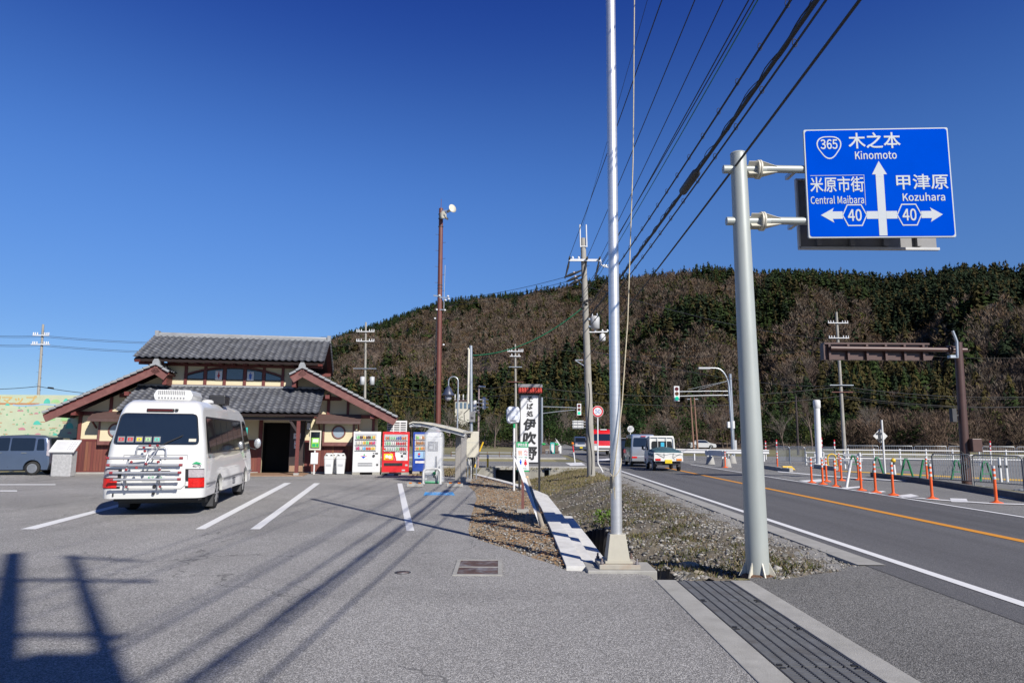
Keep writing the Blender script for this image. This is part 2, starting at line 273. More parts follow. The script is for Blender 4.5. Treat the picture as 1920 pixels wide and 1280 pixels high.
    def text(s, body, o, ux, uy, h, w=None, bold=0.0, align='C', lift=0.0):
        """flat lettering: centred on o, along ux, upright along uy, cap box height h, fitted to width w"""
        cu = bpy.data.curves.new('t', 'FONT'); cu.body = body; cu.size = 1; cu.offset = 0.0; cu.resolution_u = 3
        if FONT is not None and body.isascii(): cu.font = FONT
        ob = bpy.data.objects.new('t', cu); C.objects.link(ob); bpy.context.view_layer.update()
        me = bpy.data.meshes.new_from_object(ob.evaluated_get(bpy.context.evaluated_depsgraph_get()))
        bpy.data.objects.remove(ob); bpy.data.curves.remove(cu)
        vs = np.array([q.co[:] for q in me.vertices]).reshape(-1,3); fs = [list(q.vertices) for q in me.polygons]; bpy.data.meshes.remove(me)
        if len(vs) == 0: return s
        lo = vs.min(0); hi = vs.max(0); k = h/(hi[1]-lo[1]); kx = k if w is None else w/(hi[0]-lo[0])
        cx = (lo[0]+hi[0])/2 if align == 'C' else lo[0]; cy = (lo[1]+hi[1])/2
        ux = Vector(ux).normalized(); uy = Vector(uy).normalized(); nz = ux.cross(uy); o = Vector(o)+nz*lift
        b = bold*(hi[1]-lo[1]); sh = [(0,0)] if b < 0.004 else [(0,0),(b,0),(-b,0),(0,b),(0,-b),(b*.7,b*.7),(-b*.7,-b*.7),(b*.7,-b*.7),(-b*.7,b*.7)]
        for q,(ax,ay) in enumerate(sh): s.add([o+nz*0.0002*q+ux*((p[0]-cx+ax)*kx)+uy*((p[1]-cy+ay)*k) for p in vs], fs)
        return s
    def build(s, name, mats, parent=None, world=False, smooth=None, bevel=0.0, seg=2, loc=None, col=None):
        if isinstance(mats, str): mats = [mats]
        org = Vector(parent.location) if (world and parent is not None) else (Vector(loc) if (world and loc is not None) else Vector((0,0,0)))
        if parent is not None and world and parent.parent is not None: org = org+Vector(parent.parent.location)
        me = bpy.data.meshes.new(name); me.from_pydata([(p[0]-org.x, p[1]-org.y, p[2]-org.z) for p in s.v], [], s.f)
        for k in mats: me.materials.append(MAT[k])
        me.polygons.foreach_set('material_index', s.mi); me.polygons.foreach_set('use_smooth', [bool(x) for x in s.sm])
        if col is not None:
            a = me.color_attributes.new('col', 'FLOAT_COLOR', 'POINT'); a.data.foreach_set('color', np.asarray(col, dtype=np.float32).ravel())
        if bevel:
            bm = bmesh.new(); bm.from_mesh(me); bmesh.ops.remove_doubles(bm, verts=bm.verts, dist=1e-5)
            ed = [e for e in bm.edges if len(e.link_faces) == 2 and e.calc_face_angle(0) > 0.6]
            bmesh.ops.bevel(bm, geom=ed, offset=bevel, segments=seg, affect='EDGES', profile=0.5, clamp_overlap=True)
            bm.to_mesh(me); bm.free()
        me.validate(); me.update()
        if smooth is not None:
            me.polygons.foreach_set('use_smooth', [True]*len(me.polygons)); me.set_sharp_from_angle(angle=R_(smooth))
        ob = bpy.data.objects.new(name, me); C.objects.link(ob)
        if parent is not None: ob.parent = parent
        elif loc is not None: ob.location = loc
        return ob
def tag(o, label=None, cat=None, group=None, kind=None):
    if label: o['label'] = label
    if cat: o['category'] = cat
    if group: o['group'] = group
    if kind: o['kind'] = kind
    return o
def thing(name, label, cat, loc=(0,0,0), rz=0.0, group=None):
    o = bpy.data.objects.new(name, None); C.objects.link(o); o.location = loc; o.rotation_euler = (0,0,rz); o.empty_display_size = 0.2
    return tag(o, label, cat, group)
def dup(root, loc, rz=None, label=None, group=None):
    r = root.copy(); C.objects.link(r); r.location = loc
    if rz is not None: r.rotation_euler = (0,0,rz)
    tag(r, label, None, group)
    for ch in [o for o in root.children]:
        c = ch.copy(); C.objects.link(c); c.parent = r
        for g in [o for o in ch.children]:
            d = g.copy(); C.objects.link(d); d.parent = c
    return r
def rrect(cx, cz, w, h, r, n=4):
    pts = []
    for (sx, sz, a0) in ((1,-1,-90),(1,1,0),(-1,1,90),(-1,-1,180)):
        for k in range(n+1):
            a = R_(a0+90*k/n); pts.append((cx+sx*(w/2-r)+r*math.cos(a), cz+sz*(h/2-r)+r*math.sin(a)))
    return pts
def circ(cx, cz, r, n=24): return [(cx+r*math.cos(2*math.pi*k/n), cz+r*math.sin(2*math.pi*k/n)) for k in range(n)]
def arc3(a, b, sag, n=16):
    a = Vector(a); b = Vector(b); return [a.lerp(b, t/n)-Vector((0,0,sag*4*(t/n)*(1-t/n))) for t in range(n+1)]
# ================================================================== GROUND, ROADS, HILL
def S(name, mb, mats, **k): return tag(mb.build(name, mats, **k), kind='structure')
def flat(rects, z, name, mat):
    mb = MB()
    for (x0,x1,y0,y1) in rects: mb.poly([(x0,y0,z),(x1,y0,z),(x1,y1,z),(x0,y1,z)])
    return S(name, mb, mat)
RS = 0.0125                                  # the road drifts slightly right of straight ahead
def rx(x, Y): return x+RS*(Y-7.0)
flat([(-900,-1.6,-400,1600),(4.5,1300,-400,1600),(-1.6,4.5,36.6,1600),(-1.6,1.7,-400,8.5),(2.7,4.5,-400,8.5)], -0.03, 'ground', 'field')
g = lambda px,py: (G(px,py).x, G(px,py).y)
LOT_EDGE = [g(1062,1069), g(1040,1058), g(1000,1046), g(965,1033), g(930,1022), g(900,1012), g(880,1003), g(878,990), g(882,972), g(889,950), g(894,934), g(890,922), g(878,910), g(868,904)]
mb = MB(); mb.poly([(-90,-40,0),(1.665,-40,0),(1.665,8.45,0),(1.5,8.6,0)]+[(x,y,0) for x,y in LOT_EDGE]+[(-2.4,28.9,0),(-4.4,29.4,0),(-4.6,32,0),(-24,28.4,0),(-90,20,0)]); S('parking_lot', mb, 'lot_asphalt')
# dirt strip between lot and channel
CH = [(0.70,8.85),(0.71,12),(0.70,16),(0.64,20),(0.1,23.6),(-0.95,27.6),(-1.75,30.5),(-2.1,36.4)]
def chx(Y):
    for (xa,ya),(xb,yb) in zip(CH, CH[1:]):
        if Y <= yb: return xa+(xb-xa)*max(0,(Y-ya))/(yb-ya)
    return CH[-1][0]
def inlot(x, y):
    pts = [(-90,-40),(1.665,-40),(1.665,8.45)]+LOT_EDGE+[(-2.4,28.9),(-4.4,29.4),(-90,20)]; c = False; n = len(pts)
    for i in range(n):
        (x1,y1),(x2,y2) = pts[i], pts[(i+1)%n]
        if (y1 > y) != (y2 > y) and x < (x2-x1)*(y-y1)/(y2-y1)+x1: c = not c
    return c
mb = MB(); mb.smooth = True; ny = 150; nx = 46
for j in range(ny+1):
    Y = 8.5+28*j/ny; xr = chx(Y)
    for i in range(nx+1):
        X = -5.0+(xr+5.0)*i/nx; d = min(1, (xr-X)*3)
        z = -0.016+0.018*d*(math.sin(X*7.1+Y*3.3)*math.sin(Y*5.7-X*2.1)+0.3*random.uniform(-1,1)); mb.v.append((X,Y,min(z, -0.006 if inlot(X,Y) else 9)))
for j in range(ny):
    for i in range(nx): a = j*(nx+1)+i; mb.f.append([a,a+1,a+nx+2,a+nx+1]); mb.mi.append(0); mb.sm.append(True)
S('dirt_strip', mb, 'soil')
# new concrete channel: top strip, lower ledge, walls
def strip(path, off0, off1, z0, z1, y0=None, y1=None):
    m = MB(); pts = [p for p in path]; out = []
    for i,(x,y) in enumerate(pts): out.append((x,y))
    for i in range(len(out)-1):
        (xa,ya),(xb,yb) = out[i], out[i+1]
        m.add([(xa+off0,ya,z0),(xa+off1,ya,z0),(xb+off1,yb,z0),(xb+off0,yb,z0),(xa+off0,ya,z1),(xa+off1,ya,z1),(xb+off1,yb,z1),(xb+off0,yb,z1)],
              [(4,5,6,7),(0,4,7,3),(1,2,6,5)]+([(0,1,5,4)] if i == 0 else [])+([(2,3,7,6)] if i == len(out)-2 else []))
    return m
m1 = strip([(x, y) for x,y in CH[:7]], 0.0, 0.24, -0.95, 0.035)
m2 = strip([(0.70+0.24,8.86),(0.71+0.24,12),(0.70+0.24,16),(0.64+0.24,20.0),(0.34,23.6),(-0.7,27.6)], 0.003, 0.16, -0.95, 0.0)
m3 = strip([(1.104,8.9),(1.114,12.0),(1.10,15.6)], 0.003, 0.25, -0.95, -0.10)
m1.v_off = len(m1.v); m1.add(m2.v, m2.f); m1.add(m3.v, m3.f)
S('channel', m1, 'new_concrete')
# bank of gravel and weeds falling from the road shoulder into the ditch
def bank_x0(Y): return (1.34 if Y < 15.6 else max(chx(Y)+0.40, 1.34-(Y-15.6)*0.12))
def bank_z(X, Y):
    if X > 2.95 and Y < 8.22+(X-3.0)*0.56: return -0.035
    x0 = bank_x0(Y); x1 = 3.75+RS*(Y-8)
    s = max(0, min(1, (X-x0)/(x1-x0))); deep = 0.15+0.75*min(1,max(0,(Y-13.4)/8))
    slot = max(0,min(1,(14.4-Y)/0.5)); wd = (0.50*min(1,(14.6-Y)/1.1)+(0.12 if Y < 9.7 else 0)) if slot > 0 else 0
    if slot > 0 and X < x0+wd: return -0.95*slot-deep*(1-slot)
    if Y < 9.4: deep *= max(0.2, (Y-8.2)/1.2)
    f = 0 if s < 0.06 else (s-0.06)/0.94
    f = f*f*(3-2*f)*0.55+f*0.45
    z = -deep*(1-f)
    k = max(0, 1-f*0.85)
    z += k*0.10*(math.sin(X*3.1+Y*1.7)+math.sin(X*1.3-Y*2.9+1)+0.7*math.sin(X*6.7+Y*5.1))*0.6
    return z
mb = MB(); ny = 190; nx = 54
for j in range(ny+1):
    Y = 8.22+28.4*(j/ny)**1.25; x0 = bank_x0(Y)-0.02; x1 = 4.62+RS*(Y-8)
    for i in range(nx+1):
        X = x0+(x1-x0)*i/nx; mb.v.append((X,Y,bank_z(X,Y)+(0.012 if i > nx*0.8 else 0.034)*random.uniform(-1,1)-(0.012 if i > nx-3 else 0)))
for j in range(ny):
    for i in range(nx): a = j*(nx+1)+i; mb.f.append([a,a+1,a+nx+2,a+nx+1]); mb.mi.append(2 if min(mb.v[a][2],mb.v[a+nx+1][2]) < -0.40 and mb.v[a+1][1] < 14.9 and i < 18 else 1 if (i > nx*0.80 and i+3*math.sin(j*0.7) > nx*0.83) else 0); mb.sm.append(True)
mk('slot_shade', (0.022,0.019,0.016), 0.9, var=0.3); S('ditch_bank', mb, ['bank_soil','gravel_shoulder','slot_shade'])  # slot faces coloured near black to stand in for the shade inside
flat([(0.7,1.7,8.5,9.2)], -0.9, 'ditch_floor', 'black_paint')  # black sheet painting the deep shade at the bottom of the slot
# retaining wall and culvert at the far end of the ditch
wl = thing('retaining_wall', 'weathered concrete retaining wall with a dark culvert mouth at the end of the ditch', 'wall', (-1,36.6,-1.1))
mb = MB(); mb.box(-6.5,-0.82,36.6,36.95,-1.1,0.03); mb.box(0.52,1.75,36.6,36.95,-1.1,0.03); mb.box(2.05,5.0,36.6,36.95,-1.1,0.03); mb.box(-0.82,0.52,36.6,36.95,-0.06,0.03); mb.box(1.75,2.05,36.6,36.95,-0.06,0.03)
mb.build('wall_face', 'old_concrete', wl, world=True)
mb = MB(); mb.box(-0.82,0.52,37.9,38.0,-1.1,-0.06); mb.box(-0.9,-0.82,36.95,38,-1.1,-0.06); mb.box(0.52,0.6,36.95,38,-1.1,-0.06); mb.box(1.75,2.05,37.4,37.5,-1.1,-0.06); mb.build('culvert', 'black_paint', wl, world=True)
mb = MB(); mb.prism([(-2.3,36.6,0.03),(-2.3,36.6,-1.1),(-2.9,33.0,-1.1),(-2.9,33.0,-0.25)], (-0.25,0,0)); mb.build('wing_wall', 'old_concrete', wl, world=True)
# near concrete edging and the steel drain gratings
flat([(1.905,2.545,-30,8.3)], -0.35, 'drain_trench', 'black_paint')  # bed coloured black for the shade under the gratings
mb = MB()
mb.box(1.67,1.91,-30,8.2,-0.4,0.006); mb.box(2.54,2.78,-30,8.2,-0.4,0.006); S('drain_edging', mb, 'concrete', bevel=0.008)
gr = thing('drain_grating', 'steel drain grating panel set in concrete edging beside the flagpole', 'grating', (2.225,7.25,0.0), 0, 'drain gratings along the lot edge')
mb = MB()
for k in range(31): mb.box(-0.31,0.31,-0.47+k*0.0315-0.006,-0.47+k*0.0315+0.006,-0.04,0.0)
mb.build('cross_bars', 'grate_steel', gr)
mb = MB()
for k in range(7): x = -0.30+k*0.1; mb.box(x-0.006,x+0.006,-0.49,0.49,-0.045,0.003)
mb.build('bearing_bars', 'dark_grey', gr)
mb = MB()
for sx in (-0.27,0.27): mb.obox((sx,-0.47,0.003),(0.04,0.02,0.010)); mb.obox((sx,0.46,0.003),(0.04,0.02,0.010))
mb.build('clips', 'black_paint', gr)
gr.location = (2.225,7.70,0)
for k,lab in enumerate(['second steel drain grating panel counting from the flagpole','third steel drain grating panel counting from the flagpole','fourth steel drain grating panel from the flagpole, cut by the lower edge']): dup(gr, (2.225,6.70-k,0), 0, lab)
# near apron, road, bay
a0 = [g(1404,1083), g(1440,1078), g(1500,1078), g(1560,1070), g(1604,1058)]
mb = MB(); mb.poly([(2.78,-30,-0.002),(4.62+RS*-37,-30,-0.002),(rx(4.62,7),7,-0.002),(4.64,9.2,-0.002)]+[(x,y,-0.002) for x,y in a0[::-1]]+[(2.78,8.18,-0.002)]); S('apron', mb, 'apron_asphalt')
Y0, Y1 = -60, 85
mb = MB(); mb.poly([(rx(4.6,Y0),Y0,0.002),(rx(11.15,Y0),Y0,0.002),(rx(11.15,Y1),Y1,0.002),(rx(4.6,Y1),Y1,0.002)]); S('road', mb, 'road_asphalt')
mb = MB(); mb.box(0,0.34,0,1,0,0.01); mb = MB()
for k in range(60):
    ya, yb = 9.2+k*0.5, 9.7+k*0.5
    mb.add([(rx(4.50,ya),ya,0.012),(rx(4.86,ya),ya,0.012),(rx(4.86,yb),yb,0.012),(rx(4.50,yb),yb,0.012),(rx(4.50,ya),ya,-0.1),(rx(4.50,yb),yb,-0.1)], [(0,1,2,3),(0,3,5,4)])
S('road_edging', mb, 'concrete')
mb = MB(); mb.poly([(11.15+RS*-67,-60,-0.004),(70,-60,-0.004),(70,46,-0.004),(rx(11.15,46),46,-0.004)]); S('bus_bay', mb, 'bay_asphalt')
# cross street and verges behind
flat([(-70,rx(4.6,42),38.2,47.5)], -0.006, 'side_street', 'bay_asphalt'); flat([(-70,3.2,47.5,53)], -0.012, 'grass_verge', 'dry_verge'); flat([(-70,5.3,37.0,38.2)], -0.013, 'street_kerb', 'old_concrete')
flat([(-70,4.6,53.0,66)], -0.009, 'pavement', 'bay_asphalt'); flat([(rx(11.15,50),90,46.0,66)], -0.006, 'crossing_street', 'bay_asphalt')
mb = MB(); mb.box(-30,4.2,53.0,53.25,-0.01,0.12); mb.box(-30,5.0,38.0,38.15,-0.02,0.07); S('pavement_kerb', mb, 'concrete')
# hill road climbing away
pa, pb, pc, pd = P(1058,853,66), P(1082,853,66), P(1040,826,150), P(1016,826,150)
hr_b, hr_c = pb.copy(), pc.copy()
mb = MB(); mb.poly([pa+Vector((-4,0,0)), pb+Vector((2,0,0)), pc, pd]); S('hill_road', mb, 'bay_asphalt')
# painted markings
mb = MB()
def line(mb, x, w, ya, yb, z=0.008, st=4.0):
    y = ya
    while y < yb:
        y2 = min(y+st, yb); mb.poly([(rx(x,y),y,z),(rx(x+w,y),y,z),(rx(x+w,y2),y2,z),(rx(x,y2),y2,z)]); y = y2
line(mb, 5.11-0.05, 0.15, -30, 38.5); line(mb, 10.86, 0.13, -30, 44); S('edge_line', mb, 'white_mark')
mb = MB(); line(mb, 8.20, 0.21, -30, 39); S('centre_line', mb, 'orange_mark')
def gquad(mb, pxs, z): mb.poly([(q.x,q.y,z) for q in (G(px,py) for px,py in pxs)])
mb = MB()
for q in ([(38,992),(66,992),(330,921),(318,921)], [(366,992),(384,992),(546,905),(533,905)], [(469,992),(487,992),(600,905.5),(589,905.5)], [(762,995),(777,995),(754,906),(745,906)], [(0,907.5),(104,907.5),(104,909),(0,909)], [(0,919),(32,919),(32,921),(0,921)]): gquad(mb, q, 0.005)
S('parking_line', mb, 'white_mark')
mb = MB()
for q in ([(1850,926),(1920,932),(1920,938),(1868,931)], [(1781,934),(1812,935),(1816,942),(1784,941)], [(1683,929),(1708,926),(1724,930),(1692,933)], [(1626,923),(1655,920),(1662,922),(1632,925.5)], [(1578,914),(1612,911.5),(1616,913.5),(1584,917)], [(1497,901),(1540,898),(1560,901),(1520,905)], [(1060,868),(1090,867),(1098,872),(1070,873)], [(1120,861),(1145,859),(1146,862),(1124,864)]): gquad(mb, q, 0.009)
qa = [(1458,884),(1560,893),(1640,899),(1700,901)]
mb2 = mb
for (ax,ay),(bx,by) in zip(qa,qa[1:]): gquad(mb, [(ax,ay-0.7),(bx,by-0.8),(bx,by+0.8),(ax,ay+0.7)], 0.012)
qa = [(1690,931),(1745,936),(1800,940),(1860,944),(1925,946)]
for (ax,ay),(bx,by) in zip(qa,qa[1:]): gquad(mb, [(ax,ay-0.8),(bx,by-0.9),(bx,by+0.9),(ax,ay+0.8)], 0.013)
S('bay_marking', mb, 'white_mark')
mb = MB(); gquad(mb, [(1575,882),(1925,899),(1925,902),(1575,883.6)], 0.004); S('yellow_bay_line', mb, 'yellow_mark')
# blue panel painted in front of the charger
mb = MB(); q = [G(797,922),G(849,922),G(853,928.5),G(794,928.5)]; mb.poly([(p.x,p.y,0.005) for p in q]); mb.m = 1
c0 = (q[0]+q[1]+q[2]+q[3])*0.25; mb.text('EV QUICK', (c0.x,c0.y,0.009), (1,0.02,0), (0,1,0), 0.28, 0.55)
mb.poly([(q[0].x+.06,q[0].y-.05,0.008),(q[1].x-.06,q[1].y-.05,0.008),(q[1].x-.05,q[1].y-.12,0.008),(q[0].x+.05,q[0].y-.12,0.008)]); mb.poly([(q[3].x+.09,q[3].y+.12,0.008),(q[2].x-.09,q[2].y+.12,0.008),(q[2].x-.08,q[2].y+.05,0.008),(q[3].x+.08,q[3].y+.05,0.008)])
S('charging_bay_marking', mb, ['blue_mark','white_mark'])
# kerb of the traffic island, coloured dark to carry the shade on its face
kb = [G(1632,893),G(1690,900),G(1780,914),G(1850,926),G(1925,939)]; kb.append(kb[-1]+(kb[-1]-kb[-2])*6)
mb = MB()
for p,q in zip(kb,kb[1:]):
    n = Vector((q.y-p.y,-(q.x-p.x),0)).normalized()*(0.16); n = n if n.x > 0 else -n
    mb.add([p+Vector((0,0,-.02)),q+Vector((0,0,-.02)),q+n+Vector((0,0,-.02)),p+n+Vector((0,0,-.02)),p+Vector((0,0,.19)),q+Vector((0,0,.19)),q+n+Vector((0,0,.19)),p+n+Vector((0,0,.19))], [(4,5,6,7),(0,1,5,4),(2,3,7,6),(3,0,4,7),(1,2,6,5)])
S('island_kerb', mb, 'kerb_shade')
mb = MB(); mb.poly([(p.x+0.16,p.y,0.06) for p in kb]+[(p.x+1.5,p.y+0.3,0.03) for p in kb[::-1]]); S('island_verge', mb, 'dry_verge')
kb = [G(1430,877),G(1465,883),G(1480,884)]; mb = MB()
for p,q in zip(kb,kb[1:]): mb.bar(p+Vector((0.1,0,.08)), q+Vector((0.1,0,.08)), 0.22, 0.2)
a_,b_ = G(1530,877),G(1572,882); mb.bar(a_+Vector((0,0,.1)), b_+Vector((0,0,.1)), 0.25, 0.22)
S('far_kerb', mb, 'concrete')
# ------------------------------------------------------------------ hill
RIDGE = [(-400,825),(60,822),(250,800),(380,745),(480,695),(560,657),(620,634),(680,612),(735,590),(800,566),(870,552),(960,543),(1050,537),(1110,523),(1160,521),(1240,513),(1320,500),(1380,507),(1420,514),(1500,519),(1560,521),(1600,517),(1650,524),(1700,521),(1780,511),(1800,504),(1850,501),(1920,503),(2100,480),(2500,470),(3200,520)]
RD = [(-400,500),(400,800),(620,780),(900,720),(1100,640),(1240,540),(1400,470),(1600,430),(1920,390),(3200,360)]
def interp(T, x):
    if x <= T[0][0]: return T[0][1]
    for (a,b),(c,d) in zip(T,T[1:]):
        if x <= c: return b+(d-b)*(x-a)/(c-a)
    return T[-1][1]
def fb(x, y, s=0):
    return (math.sin(x*1.7+y*0.9+s)+math.sin(-x*0.8+y*1.9+s*1.7+1.3)+0.6*math.sin(x*3.3-y*2.7+s)+0.5*math.sin(x*4.1+y*5.2+2+s)+0.35*math.sin(7.9*x-6.1*y+s*3))/2.6
def hill_point(px, t):
    """ground point of the hill on bearing px, t=0 at the foot, 1 at the crest"""
    az = math.atan((px-960)/FPX); D = interp(RD, px); d0 = 118+10*fb(px*0.012, 1.0)
    ps = 0.5
    ry = (interp(RIDGE, px-12)+interp(RIDGE, px+12))/2
    d_ = ray(px, ry); er = d_.z/math.hypot(d_.x, d_.y)
    trees = (7.0 if px > 1250 else 9.5 if px < 1000 else 9.5-2.5*(px-1000)/250)/D
    er = max(0.0, er-trees); e0 = -EYE/d0
    d = d0+(D-d0)*t
    if t <= 1: gz = 1-(1-t)**1.55; e = e0+(er-e0)*gz; z = EYE+d*e
    else: z = EYE+D*er-(t-1)*D*0.25
    x, y = d*math.sin(az), d*math.cos(az)
    lump = min(1, t*5)*(1 if t <= 1 else 1)*max(0,min(1,(1.02-t)*6)) if t <= 1 else 0
    z += lump*min(z*0.2,1)*(9.0*fb(x*0.011, y*0.013, 3)+13.0*math.sin(math.pi*min(1,t))*(abs(math.sin(px*0.0105+1.6*t+0.9*fb(px*0.006,t*2.2,4)))-0.6))
    return x, y, z, d
mb = MB(); na, ntt = 150, 44; pxs = [ -400+3600*i/na for i in range(na+1)]
for j in range(ntt+1):
    t = 1.35*j/ntt
    for i in range(na+1):
        x,y,z,_ = hill_point(pxs[i], t); mb.v.append((x,y,z-0.03))
for j in range(ntt):
    for i in range(na): a = j*(na+1)+i; mb.f.append([a,a+1,a+na+2,a+na+1]); mb.mi.append(0); mb.sm.append(True)
mk('hill_soil', (0.115,0.084,0.064), 0.95, var=0.35, scale=0.06, dirt=(0.05,0.052,0.022), dscale=0.025, damt=0.8)
S('hill', mb, 'hill_soil')
# ------------------------------------------------------------------ forest on the hill: one mass of many small crowns
def tri_pack(L): return np.array(L, dtype=np.float32)         # (ntri,3,3)
def tpl_conifer(rg, N=40, k_=1.0):
    T = []
    for k in range(N):
        h = rg.uniform(0.08,0.97); a = rg.uniform(0,6.283); r = 0.30*(1-h)**0.8+0.02; r *= rg.uniform(0.7,1.15); wd = (0.26*(1-h)+0.05)*k_
        o = np.array([0,0,h+0.05]); o = o if k_ == 1 else np.array([math.cos(a)*r*0.5,math.sin(a)*r*0.5,h+0.02]); e = np.array([math.cos(a)*r, math.sin(a)*r, h-0.10*(1-h)-0.02]); s = np.array([-math.sin(a),math.cos(a),0])*wd
        T.append([o, e-s*0.6, e+s*0.6])
    T.append([np.array([-0.02,0,0.85]),np.array([0.02,0,0.85]),np.array([0,0,1.05])])
    return tri_pack(T)
def tpl_bare(rg, N=60, k_=1.0):
    T = [[np.array([-0.012,0,0]),np.array([0.012,0,0]),np.array([rg.uniform(-.05,.05),0,0.75])],[np.array([0,-0.012,0]),np.array([0,0.012,0]),np.array([0,rg.uniform(-.05,.05),0.75])]]
    for k in range(N):
        a = rg.uniform(0,6.283); rr = 0.30*math.sqrt(rg.uniform(0,1)); h = rg.uniform(0.25,0.85)
        o = np.array([math.cos(a)*rr*0.6,math.sin(a)*rr*0.6,h]); L = rg.uniform(0.14,0.30)*(0.55+0.45*k_); tilt = rg.uniform(0.1,0.6)
        e = o+np.array([math.cos(a)*math.sin(tilt)*L, math.sin(a)*math.sin(tilt)*L, L*math.cos(tilt)*0.7]); b = rg.uniform(0,6.283); s = np.array([math.cos(b),math.sin(b),0.2])*rg.uniform(0.010,0.024)*k_
        T.append([o-s,o+s,e])
    return tri_pack(T)
def tpl_broad(rg, N=46, k_=1.0):
    T = []
    for k in range(N):
        a = rg.uniform(0,6.283); b = math.acos(rg.uniform(-0.6,1)); r = rg.uniform(0.22,0.36)
        c = np.array([math.cos(a)*math.sin(b)*r, math.sin(a)*math.sin(b)*r, 0.55+math.cos(b)*r*1.15])
        q = [c+np.array([rg.uniform(-1,1),rg.uniform(-1,1),rg.uniform(-1,1)])*0.13*k_ for _ in range(3)]; T.append(q)
    T.append([np.array([-0.02,0,0]),np.array([0.02,0,0]),np.array([0,0,0.5])])
    return tri_pack(T)
rg = random.Random(5)
TPL = {'c':[tpl_conifer(rg) for _ in range(5)], 'b':[tpl_bare(rg) for _ in range(6)], 'e':[tpl_broad(rg,46) for _ in range(5)],'B':[tpl_bare(rg,240,0.42) for _ in range(6)],'E':[tpl_broad(rg,190,0.5) for _ in range(5)],'C':[tpl_conifer(rg,150,0.5) for _ in range(5)]}
def forest(name, items, mat='foliage', label=None, cat=None):
    """items: (kind, x,y,z, height, width factor, colour)"""
    VV = []; CC = []
    for (k,x,y,z,h,wf,c) in items:
        t = random.choice(TPL[k]); a = random.uniform(0,6.283); ca, sa = math.cos(a), math.sin(a)
        p = t.reshape(-1,3); q = np.empty_like(p); q[:,0] = (p[:,0]*ca-p[:,1]*sa)*h*wf+x; q[:,1] = (p[:,0]*sa+p[:,1]*ca)*h*wf+y; q[:,2] = p[:,2]*h+z; VV.append(q)
        n = len(p)//3; cc = np.repeat(np.array(c)[None,:]*RNG.uniform(0.72,1.28,(n,1)),3,0); CC.append(np.concatenate([cc,np.ones((n*3,1))],1))
    V = np.concatenate(VV).astype(np.float32); K = np.concatenate(CC).astype(np.float32); n = len(V)
    me = bpy.data.meshes.new(name); me.vertices.add(n); me.vertices.foreach_set('co', V.ravel()); me.loops.add(n); me.loops.foreach_set('vertex_index', np.arange(n, dtype=np.int32))
    me.polygons.add(n//3); me.polygons.foreach_set('loop_start', np.arange(0,n,3,dtype=np.int32)); me.polygons.foreach_set('loop_total', np.full(n//3,3,dtype=np.int32))
    a = me.color_attributes.new('col','FLOAT_COLOR','POINT'); a.data.foreach_set('color', K.ravel()); me.materials.append(MAT[mat]); me.update(); me.validate()
    ob = bpy.data.objects.new(name, me); C.objects.link(ob); return ob
COLS = {'umber':(0.13,0.09,0.065),'ochre':(0.075,0.06,0.018),'dark':(0.018,0.030,0.013),'cedar':(0.05,0.042,0.014),'green':(0.03,0.048,0.012),'lime':(0.07,0.075,0.02),'brown':(0.122,0.090,0.064),'pink':(0.135,0.098,0.078),'grey':(0.155,0.128,0.100),'rust':(0.130,0.083,0.050)}
items = []
NT = 30000
while len(items) < NT:
    px = random.uniform(-100, 2260); t = random.random()
    if px < 330 or (px < 520 and random.random() < 0.5): continue
    D = interp(RD, px)
    if random.random() > (118+(D-118)*t)/D*(D/800): continue
    t = t*1.03; x,y,z,d = hill_point(px, t); rel = t
    n1 = fb(x*0.012,y*0.010,1); n2 = fb(x*0.024,y*0.022,5); r = random.random()
    sc = px/1920
    # which growth stands here
    if rel < 0.07: kind = 'e' if n1+0.8*n2 > -0.05 or r < 0.25 else 'b'; cols = ('green','dark','dark','green','lime') if kind == 'e' else ('umber','umber','brown')
    elif rel < 0.25: 
        if n1+0.5*n2 > -0.35 or r < 0.2: kind = 'c'; cols = ('cedar','dark','cedar','ochre','green','dark')
        else: kind = 'b'; cols = ('brown','grey','pink')
    elif px > 1650 and rel > 0.62 and n1 > -0.5: kind = 'c'; cols = ('dark','dark','cedar')
    elif px < 980 and rel > 0.8 and n2 > -0.6: kind = 'c' if r < 0.75 else 'b'; cols = ('dark','green','dark') if kind == 'c' else ('brown','pink')
    elif n1*0.7+0.8*n2+0.5*fb(x*0.07,y*0.06,9)+(0.22 if px > 1400 else 0.0) > 0.42: kind = 'c' if r < (0.8 if px > 1250 else 0.4) else 'e'; cols = ('dark','cedar','green')
    elif rel > 0.95 and r < 0.2: kind = 'c'; cols = ('dark','green')
    else:
        if r < 0.035: kind = 'c'; cols = ('dark','cedar')
        elif r < 0.17: kind = 'e'; cols = ('green','lime')
        else: kind = 'b'; cols = ('brown','pink','grey','brown','rust')
    h = {'c':random.uniform(6,12),'b':random.uniform(5,8.5),'e':random.uniform(4,7)}[kind]*(0.8 if rel < 0.1 else 1.0)*(0.8+0.5*min(1,d/800))
    if px < 1000 and rel > 0.8: h *= 0.72
    wf = {'c':1.0,'b':1.35,'e':1.1}[kind]*random.uniform(0.85,1.2)
    if d < 215: kind = kind.upper()
    items.append((kind,x,y,z-0.4,h,wf,COLS[random.choice(cols)]))
fo = forest('hillside_forest', items); tag(fo, 'mixed winter forest of dark cedars and bare brown trees covering the hill', 'forest', None, 'stuff')
